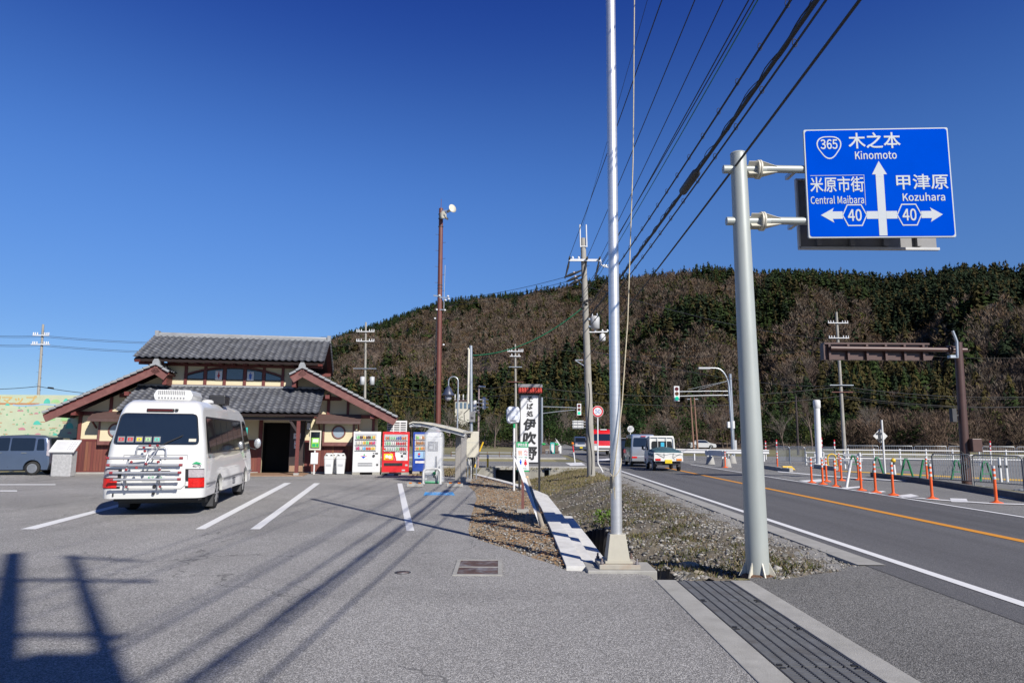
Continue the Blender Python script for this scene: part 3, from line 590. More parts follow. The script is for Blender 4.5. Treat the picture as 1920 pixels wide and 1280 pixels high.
# ================================================================== BUILDING (washroom and shop house of the rest area)
mk('plaster', (0.68,0.60,0.40), 0.85, var=0.05, scale=1.5, bump=0.1, bscale=200, dirt=(0.52,0.45,0.29), dscale=0.9, damt=0.3)
mk('timber_red', (0.15,0.032,0.026), 0.6, var=0.2, scale=5, dirt=(0.09,0.03,0.024), dscale=2, stretch=(3,3,3))
mk('barge_red', (0.175,0.066,0.056), 0.55, var=0.15, scale=4, dirt=(0.26,0.12,0.10), dscale=2, damt=0.5)
mk('hood_brown', (0.10,0.058,0.05), 0.5, var=0.12, scale=4)
mk('tile_grey', (0.085,0.09,0.105), 0.38, var=0.22, scale=3.2, dirt=(0.16,0.165,0.17), dscale=1.5, damt=0.5, spec=0.6)
mk('tile_edge', (0.30,0.31,0.32), 0.45, var=0.18, scale=6, dirt=(0.15,0.15,0.15), dscale=3)
mk('entry_tile', (0.32,0.20,0.125), 0.7, var=0.2, scale=8); mk('dark_wood', (0.035,0.022,0.02), 0.6, var=0.25, scale=4)
mk('round_glass', (0.30,0.36,0.42), 0.2, var=0.1, scale=3, spec=0.6); mk('clerestory_glass', (0.05,0.075,0.11), 0.05, var=0.15, scale=1, spec=0.8, coat=0.4)
mk('paper_white', (0.72,0.72,0.72), 0.6, var=0.05, scale=6); mk('interior_shade', (0.012,0.011,0.011), 0.8)
planks_mat('red_planks', [(0.085,0.02,0.018),(0.15,0.036,0.03),(0.19,0.055,0.038),(0.235,0.10,0.05)], 0.115)
AB = R_(10); OB = Vector((-8.6,30.6,0))-Vector((math.cos(AB),math.sin(AB),0))*3.63
bld = thing('station_house', 'cream and red timbered house with grey tiled roofs and a dark entrance', 'building', OB, AB)
# --- walls (hollow, with a real doorway)
mb = MB(); T = 0.18
for (x0,x1) in ((-6.1,1.30),(2.46,6.1)): mb.box(x0,x1,0,T,0,2.3)
mb.box(1.30,2.46,0,T,2.2,2.3)
mb.prism([(-6.1,0,2.3),(6.1,0,2.3),(6.1,0,2.58),(2.95,0,4.2),(-2.95,0,4.2),(-6.1,0,2.58)], (0,T,0))
mb.box(-6.1,-5.92,T,8.0,0,2.58); mb.box(5.92,6.1,T,8.0,0,2.58); mb.box(-5.92,5.92,7.8,8.0,0,2.58)
mb.prism([(-6.1,7.8,2.58),(6.1,7.8,2.58),(2.95,7.8,4.2),(-2.95,7.8,4.2)], (0,0.2,0))
mb.build('wall', 'plaster', bld)
mb = MB(); mb.box(-2.78,2.78,-0.004,3.2,3.6,4.92); mb.build('clerestory_wall', 'plaster', bld)
mb = MB(); mb.box(-6.2,1.2,-0.10,0.0,-0.05,0.07); mb.box(3.2,6.2,-0.10,0.0,-0.05,0.07); mb.build('foundation', 'concrete', bld, bevel=0.01)
mb = MB(); mb.box(0.9,2.9,1.6,1.7,0,2.3); mb.box(1.1,1.2,T,1.6,0,2.3); mb.box(2.56,2.66,T,1.6,0,2.3); mb.box(1.2,2.56,T,1.6,2.32,2.36); mb.build('vestibule', 'interior_shade', bld)  # doorway box coloured near black, the indoor shade put into its colour
mb = MB(); mb.box(-6.06,1.28,-0.035,0,0.08,1.34); mb.box(3.12,6.06,-0.035,0,0.08,1.34); mb.build('plank_wainscot', 'red_planks', bld)
mb = MB()
for x0,x1 in ((-6.08,1.3),(3.1,6.08)): mb.box(x0,x1,-0.05,0,1.342,1.44); mb.box(x0,x1,-0.05,-0.002,0.072,0.12)
for s in (-1,1):
    for x in (6.04,4.9,2.86): mb.box(s*x-0.06,s*x+0.06,-0.062,0,0.1 if x == 6.04 else 1.44,2.45 if x > 5 else 3.2)
    a_ = sorted((s*6.3,s*2.2)); mb.box(a_[0],a_[1],-0.072,-0.001,2.42,2.58)
    mb.box(s*4.05-0.065,s*4.05+0.065,-0.075,-0.001,2.58,3.5); a_ = sorted((s*4.6,s*2.6)); mb.box(a_[0],a_[1],-0.068,-0.002,3.20,3.36)
    mb.box(s*4.05-0.09,s*4.05+0.09,-0.85,-0.076,3.24,3.40); mb.box(s*6.0-0.09,s*6.0+0.09,-0.85,-0.076,2.40,2.55)
    mb.box(s*2.62-0.08,s*2.62+0.08,-0.85,-0.076,3.72,4.18)
mb.box(-2.86,2.86,-0.06,-0.005,3.66,3.80)
for x in (-2.02,-1.22,-0.42,0.42,1.22,2.02): mb.box(x-0.06,x+0.06,-0.064,-0.0045,3.8,4.72)
mb.box(-2.9,2.9,-0.05,-0.0045,4.60,4.72)
for x0 in np.arange(-3.5,3.6,0.5): mb.box(x0-0.04,x0+0.04,-0.85,0,4.66,4.75)
mb.box(1.14,1.30,-0.06,0,0,2.3); mb.box(2.46,2.56,-0.06,0,0,2.3)
mb.build('timber_frame', 'timber_red', bld)
# arched strip of clerestory windows
def archz(x): return 4.16+0.40*(1-(abs(x)/2.1)**2)
for (x0,x1) in ((-1.96,-1.28),(-1.16,-0.48),(-0.36,0.36),(0.48,1.16),(1.28,1.96)):
    mb = MB(); n = 6; top = [(x0+(x1-x0)*k/n, archz(x0+(x1-x0)*k/n)) for k in range(n+1)]
    mb.prism([(x0,-0.055,4.02),(x1,-0.055,4.02)]+[(x,-0.055,z) for x,z in top[::-1]], (0,0.05,0)); fr = mb.build('window', 'dark_wood', bld)
    mb = MB(); mb.poly([(x0+0.03,-0.058,4.06),(x1-0.03,-0.058,4.06)]+[(max(x0+0.03,min(x1-0.03,x)),-0.058,z-0.05) for x,z in top[::-1]]); mb.build('pane', 'clerestory_glass', fr)
mb = MB()
for k in range(20):
    xa, xb = -2.08+4.16*k/20, -2.08+4.16*(k+1)/20; mb.bar((xa,-0.05,archz(xa)+0.04),(xb,-0.05,archz(xb)+0.04),0.06,0.09,up=(0,1,0))
mb.build('arch_beam', 'timber_red', bld)
def person_sign(x, col, skirt):
    mb = MB(); mb.box(x-0.14,x+0.14,-0.085,-0.066,4.03,4.42); mb.m = 1; y = -0.087
    mb.poly([(x+a,y,4.335+b) for a,b in circ(0,0,0.03,10)])
    if skirt: mb.poly([(x-0.07,y,4.17),(x+0.07,y,4.17),(x+0.02,y,4.30),(x-0.02,y,4.30)]); mb.poly([(x-0.025,y,4.09),(x+0.025,y,4.09),(x+0.025,y,4.17),(x-0.025,y,4.17)])
    else: mb.poly([(x-0.06,y,4.30),(x-0.05,y,4.2),(x-0.03,y,4.08),(x+0.03,y,4.08),(x+0.05,y,4.2),(x+0.06,y,4.30)])
    for q in ((x-.125,x+.125,4.04,4.05),(x-.125,x+.125,4.40,4.41)): mb.poly([(q[0],y,q[2]),(q[1],y,q[2]),(q[1],y,q[3]),(q[0],y,q[3])])
    o = mb.build('toilet_sign', ['paper_white', col], bld); o['label'] = ('white panel with a red woman pictogram' if skirt else 'white panel with a blue man pictogram')
person_sign(-0.66,'ink_red',True); person_sign(0.66,'ink_blue',False)
mb = MB(); mb.poly([(2.90+a,-0.068,2.02+b) for a,b in rrect(0,0,0.2,0.24,0.02)]); mb.m = 1; mb.poly([(2.90+a,-0.071,2.08+b) for a,b in circ(0,0,0.025,8)]); mb.poly([(2.85,-0.071,2.05),(2.88,-0.071,1.93),(2.92,-0.071,1.93),(2.95,-0.071,2.05)])
# --- tiled roofs
def tile_roof(mb, o, eu, L, es, Sl, tile=0.27, row=0.25, amp=0.055):
    o = Vector(o); eu = Vector(eu).normalized(); es = Vector(es).normalized(); n = eu.cross(es).normalized()
    n = n if n.z > 0 else -n
    nu = max(1, round(L/tile)); ns = max(1, round(Sl/row)); per = 6; us = [L*i/(nu*per) for i in range(nu*per+1)]
    prof = [amp*(0.5+0.5*math.cos(2*math.pi*(i%per)/per))**1.6 for i in range(nu*per+1)]
    rows = []
    for k in range(ns):
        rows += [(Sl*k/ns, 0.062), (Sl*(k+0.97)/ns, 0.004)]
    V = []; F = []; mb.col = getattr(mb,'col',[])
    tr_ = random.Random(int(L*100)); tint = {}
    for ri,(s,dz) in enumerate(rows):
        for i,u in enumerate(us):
            q_ = tint.setdefault((ri//2,i//per), tr_.uniform(0.75,1.3)); f_ = q_*(1.15 if ri%2 == 0 else 0.34); mb.col.append((0.098*f_,0.103*f_,0.12*f_,1)); V.append(o+eu*u+es*s+n*(prof[i]+dz+0.002*math.sin(i*12.9+s*78)))  # random tile tone, plus shade under each lip painted into the upper ends
    w_ = len(us)
    for r in range(len(rows)-1):
        for i in range(w_-1): F.append((r*w_+i, r*w_+i+1, (r+1)*w_+i+1, (r+1)*w_+i))
    mb.smooth = True; mb.add(V, F); mb.smooth = False
def slab(mb, o, eu, L, es, Sl, th):
    o = Vector(o); eu = Vector(eu).normalized(); es = Vector(es).normalized(); n = eu.cross(es).normalized(); n = n if n.z > 0 else -n
    mb.prism([o, o+eu*L, o+eu*L+es*Sl, o+es*Sl], -n*th)
# upper roof: ridge along the front
up_f = (Vector((0,1.6,6.12))-Vector((0,-1.0,4.78))); SL = up_f.length
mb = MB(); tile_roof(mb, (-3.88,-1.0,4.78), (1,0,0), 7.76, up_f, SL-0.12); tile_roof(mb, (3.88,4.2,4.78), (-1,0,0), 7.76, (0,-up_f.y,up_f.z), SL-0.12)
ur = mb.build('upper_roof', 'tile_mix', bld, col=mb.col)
mb = MB(); slab(mb, (-3.84,-0.96,4.765), (1,0,0), 7.68, up_f, SL-0.02, 0.10); slab(mb, (3.84,4.16,4.765), (-1,0,0), 7.68, (0,-up_f.y,up_f.z), SL-0.02, 0.10); mb.build('soffit', 'dark_wood', ur)
mb = MB(); mb.box(-3.80,3.80,1.44,1.76,6.02,6.11); mb.box(-3.78,3.78,1.48,1.72,6.11,6.17); mb.box(-3.76,3.76,1.51,1.69,6.17,6.22); mb.tube([(-3.75,1.6,6.22),(3.75,1.6,6.22)],0.06,8); mb.box(-3.88,-3.72,1.42,1.78,5.98,6.33); mb.box(3.72,3.88,1.42,1.78,5.98,6.33); mb.build('ridge_cap', 'tile_edge', ur, bevel=0.012)
for s in (-1,1):
    mb = MB()
    for (ya,za,yb,zb) in ((-1.0,4.66,1.6,6.0),(4.2,4.66,1.6,6.0)): mb.bar((s*3.70,ya,za),(s*3.70,yb,zb),0.06,0.20,up=(1,0,0))
    for y,z in ((-0.55,4.66),(1.6,5.72),(3.7,4.66)): a_ = sorted((s*2.8,s*3.76)); mb.box(a_[0],a_[1],y-0.07,y+0.07,z-0.08,z+0.08)
    mb.prism([(s*2.785,0,4.93),(s*2.785,3.2,4.93),(s*2.785,1.6,5.75)], (-s*0.05,0,0))
    mb.build('gable_board', 'timber_red', ur)
# porch roof
pf = Vector((0,2.5,1.24)); PL = pf.length
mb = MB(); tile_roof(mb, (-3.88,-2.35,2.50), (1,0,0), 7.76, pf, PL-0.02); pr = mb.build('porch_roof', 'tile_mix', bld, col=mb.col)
mb = MB(); slab(mb, (-3.84,-2.31,2.485), (1,0,0), 7.68, pf, PL-0.15, 0.08); mb.build('soffit', 'dark_wood', pr)
mb = MB(); mb.box(-3.9,3.9,-0.12,-0.066,3.70,3.78); mb.build('flashing', 'tile_edge', pr)
mb = MB(); mb.box(-3.6,3.6,-2.10,-1.92,2.26,2.40)
for s in (-1,1):
    mb.bar((s*3.05,-2.0,1.75),(s*2.7,-2.0,2.26),0.10,0.10); mb.bar((s*3.05,-1.93,2.33),(s*3.05,-0.06,2.33),0.12,0.14)
for x in np.arange(-3.6,3.7,0.45): mb.bar((x,-2.25,2.44),(x,-0.1,3.52),0.05,0.07)
mb.build('porch_beam', 'dark_wood', pr)
for s in (-1,1):
    mb = MB(); mb.box(s*3.05-0.07,s*3.05+0.07,-2.07,-1.93,0.12,2.26); o = mb.build('porch_post', 'timber_red', pr); mb = MB(); mb.box(s*3.05-0.10,s*3.05+0.10,-2.10,-1.90,0.0,0.12); mb.build('post_base', 'concrete', pr)
mb = MB(); mb.box(-3.3,3.35,-2.2,-0.101,-0.02,0.035); mb.build('porch_floor', 'entry_tile', bld)
mb = MB(); mb.box(2.47,3.1,-0.10,-0.064,0.05,2.25); dl = mb.build('door_leaf', 'dark_wood', bld)
mb = MB(); mb.box(2.62,2.92,-0.106,-0.101,1.50,1.74); mb.box(2.66,2.90,-0.106,-0.101,1.08,1.42); mb.m = 1
for z in (1.62,1.36,1.20): mb.poly([(2.68,-0.108,z),(2.88,-0.108,z),(2.88,-0.108,z+0.035),(2.68,-0.108,z+0.035)])
mb.build('notice', ['paper_white','ink_red'], dl)
mb = MB(); mb.box(2.5,3.07,-0.104,-0.099,0.08,0.34); mb.build('kick_plate', 'entry_tile', dl)
# wing roofs, bargeboards, ridge ends
WS = 0.512
for s in (-1,1):
    pk = Vector((s*2.95,0,4.56)); out = Vector((s*7.1,0,4.56-4.15*WS)); inn = Vector((s*2.42,0,4.20))
    mb = MB()
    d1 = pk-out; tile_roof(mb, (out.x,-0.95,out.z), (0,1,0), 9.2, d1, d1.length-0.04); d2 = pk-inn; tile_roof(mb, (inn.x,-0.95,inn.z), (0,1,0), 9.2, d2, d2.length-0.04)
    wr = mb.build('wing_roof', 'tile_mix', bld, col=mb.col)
    mb = MB(); slab(mb, (out.x,-0.93,out.z-0.015), (0,1,0), 9.16, d1, d1.length, 0.10); slab(mb, (inn.x,-0.93,inn.z-0.015), (0,1,0), 9.16, d2, d2.length-0.02, 0.08); mb.build('soffit', 'timber_red', wr)
    mb = MB()
    for a,b in ((out,pk),(inn,pk)):
        d = (b-a).normalized(); nn = Vector((-d.z,0,d.x)); nn = nn if nn.z > 0 else -nn
        mb.prism([Vector((a.x,-0.99,a.z))-nn*0.10, Vector((b.x,-0.99,b.z))-nn*0.10, Vector((b.x,-0.99,b.z))-nn*0.36, Vector((a.x,-0.99,a.z))-nn*0.36], (0,0.055,0))
    mb.build('bargeboard', 'barge_red', wr)
    mb = MB()
    for a,b in ((out,pk),(inn,pk)):
        n = max(1,int((b-a).length/0.27))
        for k in range(n):
            p = a.lerp(b,(k+0.03)/n); q = a.lerp(b,(k+1.03)/n); mb.bar((p.x,-0.98,p.z+0.055),(q.x,-0.98,q.z+0.02),0.13,0.09,up=(0,0,1))
    mb.build('verge_tiles', 'tile_edge', wr, bevel=0.01)
    mb = MB(); mb.box(pk.x-0.11,pk.x+0.11,-0.9,8.1,4.56,4.66); mb.tube([(pk.x,-0.98,4.68),(pk.x,8.1,4.68)],0.06,8); mb.prism([(pk.x-0.16,-1.03,4.52),(pk.x+0.16,-1.03,4.52),(pk.x+0.13,-1.03,4.68),(pk.x+0.07,-1.03,4.79),(pk.x-0.07,-1.03,4.79),(pk.x-0.13,-1.03,4.68)], (0,0.12,0)); mb.build('ridge_cap', 'tile_edge', wr)
# flat joining roof between the ridges, behind the clerestory
mb = MB(); mb.box(-2.4,2.4,3.2,8.0,4.08,4.18); mb.build('flat_roof', 'tile_grey', bld)
# window bays with round windows and small hoods
for s in (-1,1):
    cx = s*4.55; h = 0.50
    mb = MB(); mb.box(cx-0.60,cx+0.60,-0.26,-0.001,1.36,2.24); bay = mb.build('window_bay', 'plaster', bld)
    mb = MB(); mb.box(cx-0.68,cx-0.60,-0.28,0,1.2,2.26); mb.box(cx+0.60,cx+0.68,-0.28,0,1.2,2.26); mb.box(cx-0.60,cx+0.60,-0.28,-0.001,1.2,1.36); mb.build('bay_frame', 'barge_red', bay)
    mb = MB(); mb.tube([(cx+a,-0.27,1.80+b) for a,b in circ(0,0,0.27,28)],0.035,8,closed=True); wf = mb.build('round_window', 'barge_red', bay)
    mb = MB(); mb.poly([(cx+a,-0.264,1.80+b) for a,b in circ(0,0,0.26,28)]); mb.build('pane', 'round_glass', wf)
    mb = MB(); x0, x1 = cx-0.95, cx+0.95
    mb.prism([(x0,-0.72,2.24),(x0,-0.001,2.56),(x0,-0.001,2.60),(x0,-0.72,2.29)], (x1-x0,0,0))
    for k in range(1,7): t_ = k/7; mb.box(x0-0.005,x1+0.005,-0.72+0.7*t_-0.01,-0.72+0.7*t_+0.01,2.29+0.305*t_-0.01,2.29+0.305*t_+0.016)
    mb.box(x0,x1,-0.725,-0.70,2.16,2.25); hd = mb.build('window_hood', 'hood_brown', bld)
    mb = MB()
    for x in (x0+0.1,x1-0.1): mb.bar((x,-0.66,2.2),(x,-0.02,2.2),0.07,0.08); mb.bar((x,-0.5,2.18),(x,-0.02,1.9),0.05,0.06)
    mb.build('bracket', 'timber_red', hd)
mb = MB(); mb.obox((3.25,-0.16,2.06),(0.16,0.2,0.34)); wl_ = mb.build('wall_lamp', 'black_paint', bld); mb = MB(); mb.obox((3.25,-0.265,2.05),(0.13,0.02,0.28)); mb.build('lamp_shade', 'paper_white', wl_)
mb = MB(); mb.poly([(2.93+a,-0.074,2.02+b) for a,b in rrect(0,0,0.18,0.24,0.02)]); mb.m = 1; mb.poly([(2.93+a,-0.077,2.09+b) for a,b in circ(0,0,0.022,8)]); mb.poly([(2.885,-0.077,2.055),(2.91,-0.077,1.93),(2.95,-0.077,1.93),(2.975,-0.077,2.055)]); mb.build('toilet_sign', ['paper_white','ink_blue'], bld)
# ---- things standing along the front of the house (positions in the house's own frame)
def H(x, y, z=0.0): q = OB+Matrix.Rotation(AB,3,'Z')@Vector((x,y,0)); return Vector((q.x,q.y,z))
# white louvred outdoor unit behind the red machine
t = thing('ventilation_unit', 'white louvred outdoor unit on a frame behind the red vending machine', 'outdoor unit', H(7.1,0.6), AB)
mb = MB(); mb.box(-0.45,0.45,-0.25,0.25,1.55,2.35); mb.build('case', 'white_paint', t, bevel=0.01)
mb = MB()
for i in range(3):
    for j in range(7): mb.box(-0.42+i*0.29,-0.42+i*0.29+0.24,-0.256,-0.249,1.62+j*0.10,1.67+j*0.10)
mb.build('louvre', 'dark_grey', t)
mb = MB()
for x in (-0.4,0.4):
    for y in (-0.2,0.2): mb.box(x-0.025,x+0.025,y-0.025,y+0.025,0,1.55)
mb.build('stand', 'galvanised', t)
# poster case on a post
t = thing('poster_case', 'green poster in a framed glass case on a white post by the entrance', 'notice case', H(3.62,-0.75), AB)
mb = MB(); mb.box(-0.24,0.24,-0.06,0.06,1.02,1.86); mb.build('case', 'cream_paint', t, bevel=0.012)
mb = MB(); mb.box(-0.19,0.19,-0.064,-0.061,1.10,1.80); mb.build('pane', 'glass_dark', t)
mb = MB(); mb.box(-0.15,0.17,-0.068,-0.065,1.14,1.55); mb.m = 1; mb.box(-0.10,0.13,-0.071,-0.069,1.36,1.50); mb.m = 2; mb.box(-0.12,0.02,-0.071,-0.069,1.17,1.30); mb.box(0.05,0.14,-0.071,-0.069,1.17,1.30)
mb.build('poster', ['lime_poster','paper_white','green_sign'] if mk('lime_poster',(0.28,0.60,0.08),0.5,var=0.1) else None, t)
mb = MB(); mb.tube([(0,0,0),(0,0,1.02)],0.035,10); mb.build('post', 'white_paint', t)
mb = MB(); mb.box(-0.15,0.15,-0.075,-0.055,0.44,0.92); mb.build('notice', 'paper_white', t)
# green sign at the porch, half hidden by the coach mirror
t = thing('sign_stand', 'green information board on a grey post at the porch beside the coach', 'sign stand', H(0.75,-2.25), AB)
mb = MB(); mb.box(-0.35,0.35,-0.03,0.03,0.92,1.95); mb.build('board', 'teal_sign', t, bevel=0.01)
mb = MB()
for x in (-0.18,0.0,0.16): mb.box(x-0.025,x+0.025,-0.034,-0.031,1.05,1.85)
mb.build('lettering', 'green_sign', t)
mb = MB(); mb.box(-0.06,0.06,-0.01,0.06,0,0.92); mb.box(0.1,0.2,-0.01,0.06,0,0.92); mb.box(-0.2,0.3,-0.15,0.15,0,0.05); mb.build('post', 'light_grey', t)
# litter bins
def bin_(loc, label):
    t = thing('litter_bin', label, 'bin', loc, AB, 'litter bins beside the vending machines')
    mb = MB(); mb.prism([(a,b,0.03) for a,b in rrect(0,0,0.34,0.36,0.05)], (0,0,0.02)); 
    lo = rrect(0,0,0.32,0.34,0.05); hi = rrect(0,0,0.40,0.42,0.06); n = len(lo)
    mb = MB(); mb.add([(a,b,0.03) for a,b in lo]+[(a,b,0.66) for a,b in hi], [(i,(i+1)%n,n+(i+1)%n,n+i) for i in range(n)]+[tuple(range(n))[::-1]]); mb.build('body', 'white_paint', t)
    mb = MB(); hi2 = rrect(0,0,0.42,0.44,0.06); top = rrect(0,0.02,0.26,0.30,0.06)
    mb.add([(a,b,0.66) for a,b in hi2]+[(a,b,0.76) for a,b in rrect(0,0,0.40,0.42,0.06)]+[(a,b,0.90) for a,b in top], [(i,(i+1)%n,n+(i+1)%n,n+i) for i in range(n)]+[(n+i,n+(i+1)%n,2*n+(i+1)%n,2*n+i) for i in range(n)]+[tuple(range(2*n,3*n))]); l_ = mb.build('lid', 'pale_box', t)
    mb = MB()
    for x in (-0.09,0.10): mb.lathe([(0.052,-0.01),(0.052,0.01)],14,(x,-0.185,0.79),'y')
    mb.build('opening', 'black_paint', l_); mb = MB(); mb.box(-0.1,0.1,-0.205,-0.195,0.36,0.44); mb.build('notice', 'light_grey', t)
    return t
bin_(H(4.25,-0.95), 'wide white litter bin, leftmost of those by the vending machines'); bin_(H(4.74,-0.9), 'white litter bin standing tight against the white vending machine'); bin_(H(4.5,-0.5), 'white litter bin set behind the front two, only its lid showing')
# vending machines
def vend(name, label, loc, body, kind):
    t = thing(name, label, 'vending machine', loc, AB, 'drink vending machines')
    W, D, Hh = 1.16, 0.72, 1.83
    mb = MB(); mb.box(-W/2,W/2,0,D,0.10,Hh); mb.build('cabinet', body, t, bevel=0.018)
    wx0, wx1, wz0, wz1 = (-0.50,0.40,1.02,1.74) if kind != 'red' else (-0.50,0.50,1.02,1.72)
    mb = MB(); mb.box(wx0,wx1,-0.006,-0.001,wz0,wz1); mb.build('display_window', 'vend_back', t)
    V = MB(); cols = []
    pal = {'white':[(.7,.1,.05),(.65,.25,.05),(.8,.5,.1),(.2,.5,.8),(.3,.7,.3),(.75,.7,.6),(.8,.55,.1),(.15,.08,.06),(.6,.1,.25)], 'red':[(.35,.6,.35),(.6,.65,.6),(.25,.08,.05),(.5,.12,.05),(.65,.2,.06),(.1,.15,.45),(.6,.04,.06),(.75,.7,.65)], 'blue':[(.3,.65,.2),(.75,.35,.1),(.5,.7,.2),(.8,.8,.75),(.5,.25,.1),(.75,.7,.15)]}[kind]
    rg = random.Random(hash(kind) % 97 if False else len(kind)*13)
    N = 12
    for r in range(3):
        z = wz1-0.22-r*0.235; k = 0
        while k < N:
            run = rg.randint(1,3); c = rg.choice(pal)
            for _ in range(run):
                if k >= N: break
                x = wx0+0.05+(wx1-wx0-0.1)*(k+0.5)/N; hh = rg.uniform(0.12,0.165); n0 = len(V.v)
                V.lathe([(0.024,z),(0.026,z+hh*0.7),(0.014,z+hh*0.86),(0.014,z+hh)],8,(x,-0.035,0)); V.m = 0
                for q in range(len(V.v)-n0): cols.append((*((c if 8 <= q%32 < 24 or q < 16 else (.8,.8,.8))),1))
                k += 1
    o = V.build('drink_bottles', 'drink_mix', t, col=cols); o['kind'] = 'stuff'
    mb = MB()
    for r in range(3):
        z = wz1-0.235-r*0.235; mb.box(wx0,wx1,-0.05,-0.007,z-0.02,z+0.012); mb.m = 1
        for k in range(N): x = wx0+0.05+(wx1-wx0-0.1)*(k+0.5)/N; mb.box(x-0.025,x+0.02,-0.053,-0.051,z-0.012,z+0.006)
        mb.m = 0
    mb.build('shelf_buttons', ['pale_box','dark_grey'], t)
    mb = MB()
    if kind == 'white':
        mb.box(-0.33,0.06,-0.012,-0.002,0.68,0.90); mb.build('advert_panel', 'paper_white', t)
        mb = MB(); mb.poly([(-0.13+a,-0.014,0.77+b) for a,b in ((-0.10,0),(0,-0.085),(0.10,0))]); mb.m = 1; mb.poly([(-0.13+a,-0.014,0.80+b) for a,b in ((-0.12,0),(-0.12,-0.018),(0.14,-0.018),(0.14,0))]); mb.m = 2; mb.poly([(-0.10+a,-0.014,0.84+b) for a,b in circ(0,0,0.035,10)]); mb.build('emblem', ['sign_blue','sign_red','green_sign'], t)
        mb = MB(); mb.lathe([(0.06,-0.03),(0.06,0)],14,(0.30,-0.001,0.80),'y'); mb.box(0.26,0.33,-0.012,-0.002,0.90,0.93); mb.box(0.36,0.48,-0.012,-0.002,0.87,0.93); mb.box(0.42,0.5,-0.01,-0.002,0.38,0.46); mb.build('coin_slot', 'dark_grey', t)
        mb = MB(); mb.box(-0.36,0.26,-0.012,-0.002,0.36,0.52); mb.m = 1; mb.box(-0.34,0.24,-0.014,-0.0125,0.38,0.40); mb.box(-0.34,0.24,-0.014,-0.0125,0.47,0.49); mb.build('delivery_flap', ['light_grey','dark_grey'], t)
    elif kind == 'red':
        mb.box(-0.02,0.52,-0.008,-0.002,0.60,1.01); mb.poly([(-0.55,-0.009,0.60)]+[(-0.55+0.58*math.cos(R_(a)),-0.009,0.60+0.52*math.sin(R_(a))) for a in range(0,91,6)]); mb.v = [v for v in mb.v]; mb.build('advert_panel', ['white_paint'], t)
        mb = MB(); mb.add([(-0.55+r*math.cos(R_(a)),-0.012,0.60+r*0.9*math.sin(R_(a))) for a in range(0,91,6) for r in (0.50,0.58)], [(2*i,2*i+1,2*i+3,2*i+2) for i in range(15)]); mb.poly([(-0.55,-0.011,0.60)]+[(-0.55+0.49*math.cos(R_(a)),-0.011,0.60+0.44*math.sin(R_(a))) for a in range(0,91,6)]); mb.build('red_arch', 'vend_red', t)
        mb = MB(); mb.box(-0.50,-0.12,-0.016,-0.0125,0.63,0.89); mb.m = 1
        for x,z,r in ((-0.38,0.78,0.07),(-0.24,0.75,0.08)): mb.poly([(x+a,-0.018,z+b) for a,b in circ(0,0,r,12)])
        mb.m = 2; mb.poly([(-0.44,-0.0175,0.65),(-0.18,-0.0175,0.65),(-0.18,-0.0175,0.69),(-0.44,-0.0175,0.69)]); mb.build('yellow_poster', ['plate_yellow','paper_white','sign_red'], t)
        mb = MB(); mb.box(0.18,0.28,-0.014,-0.0085,0.90,0.93); mb.box(0.31,0.46,-0.014,-0.0085,0.86,0.94); mb.box(0.22,0.32,-0.014,-0.0085,0.74,0.84); mb.build('coin_slot', 'dark_grey', t)
        mb = MB(); mb.box(-0.48,0.30,-0.02,-0.002,0.38,0.50); mb.build('delivery_flap', 'black_paint', t)
        mb = MB(); mb.box(0.42,0.52,-0.012,-0.002,0.37,0.44); mb.box(0.28,0.42,-0.012,-0.002,0.16,0.22); mb.build('return_cup', 'light_grey', t)
        mb = MB(); mb.box(-0.50,-0.20,-0.013,-0.008,0.985,1.055); mb.build('shelf_advert', 'green_sign', t)
    else:
        mb.box(-0.50,0.40,-0.012,-0.002,0.66,0.98); mb.build('advert_panel', 'pale_blue', t)
        mb = MB(); mb.poly([(-0.3+a,-0.014,0.86+b) for a,b in circ(0,0,0.05,12)]); mb.m = 1; mb.poly([(-0.38,-0.014,0.80),(-0.22,-0.014,0.80),(-0.3,-0.014,0.70)]); mb.build('emblem', ['sign_red','sign_blue'], t)
        mb = MB(); mb.box(-0.46,0.20,-0.012,-0.002,0.46,0.56); mb.build('delivery_flap', 'paper_white', t)
    mb = MB()
    for x in (-0.42,0.42): mb.box(x-0.16,x+0.16,0.0,0.66,0.0,0.1)
    mb.build('footing_block', 'old_concrete', t)
    return t
mk('vend_red',(0.66,0.018,0.022),0.35,var=0.06,coat=0.3); mk('vend_blue',(0.015,0.06,0.36),0.35,var=0.06,coat=0.3); mk('vend_back',(0.45,0.46,0.47),0.5,var=0.15,scale=20); mk('pale_blue',(0.32,0.52,0.72),0.4,var=0.1)
vend('vending_machine','white drink vending machine with a blue drop emblem beside the bins', H(5.83,-1.25), 'white_paint','white')
vend('vending_machine','red drink vending machine with a yellow poster on its arch panel', H(7.06,-1.25), 'vend_red','red')
vend('vending_machine','blue drink vending machine half hidden behind the wrapped charger', H(8.40,-0.45), 'vend_blue','blue')
t = thing('door_mat','dark low tray lying in front of the red vending machine','tray', H(6.85,-1.75), AB); mb = MB(); mb.box(-0.34,0.34,-0.2,0.2,0,0.09); mb.build('tray','dark_grey',t,bevel=0.015); mb = MB(); mb.box(-0.12,0.16,-0.204,-0.2005,0.02,0.07); mb.build('maker_plate','light_grey',t)
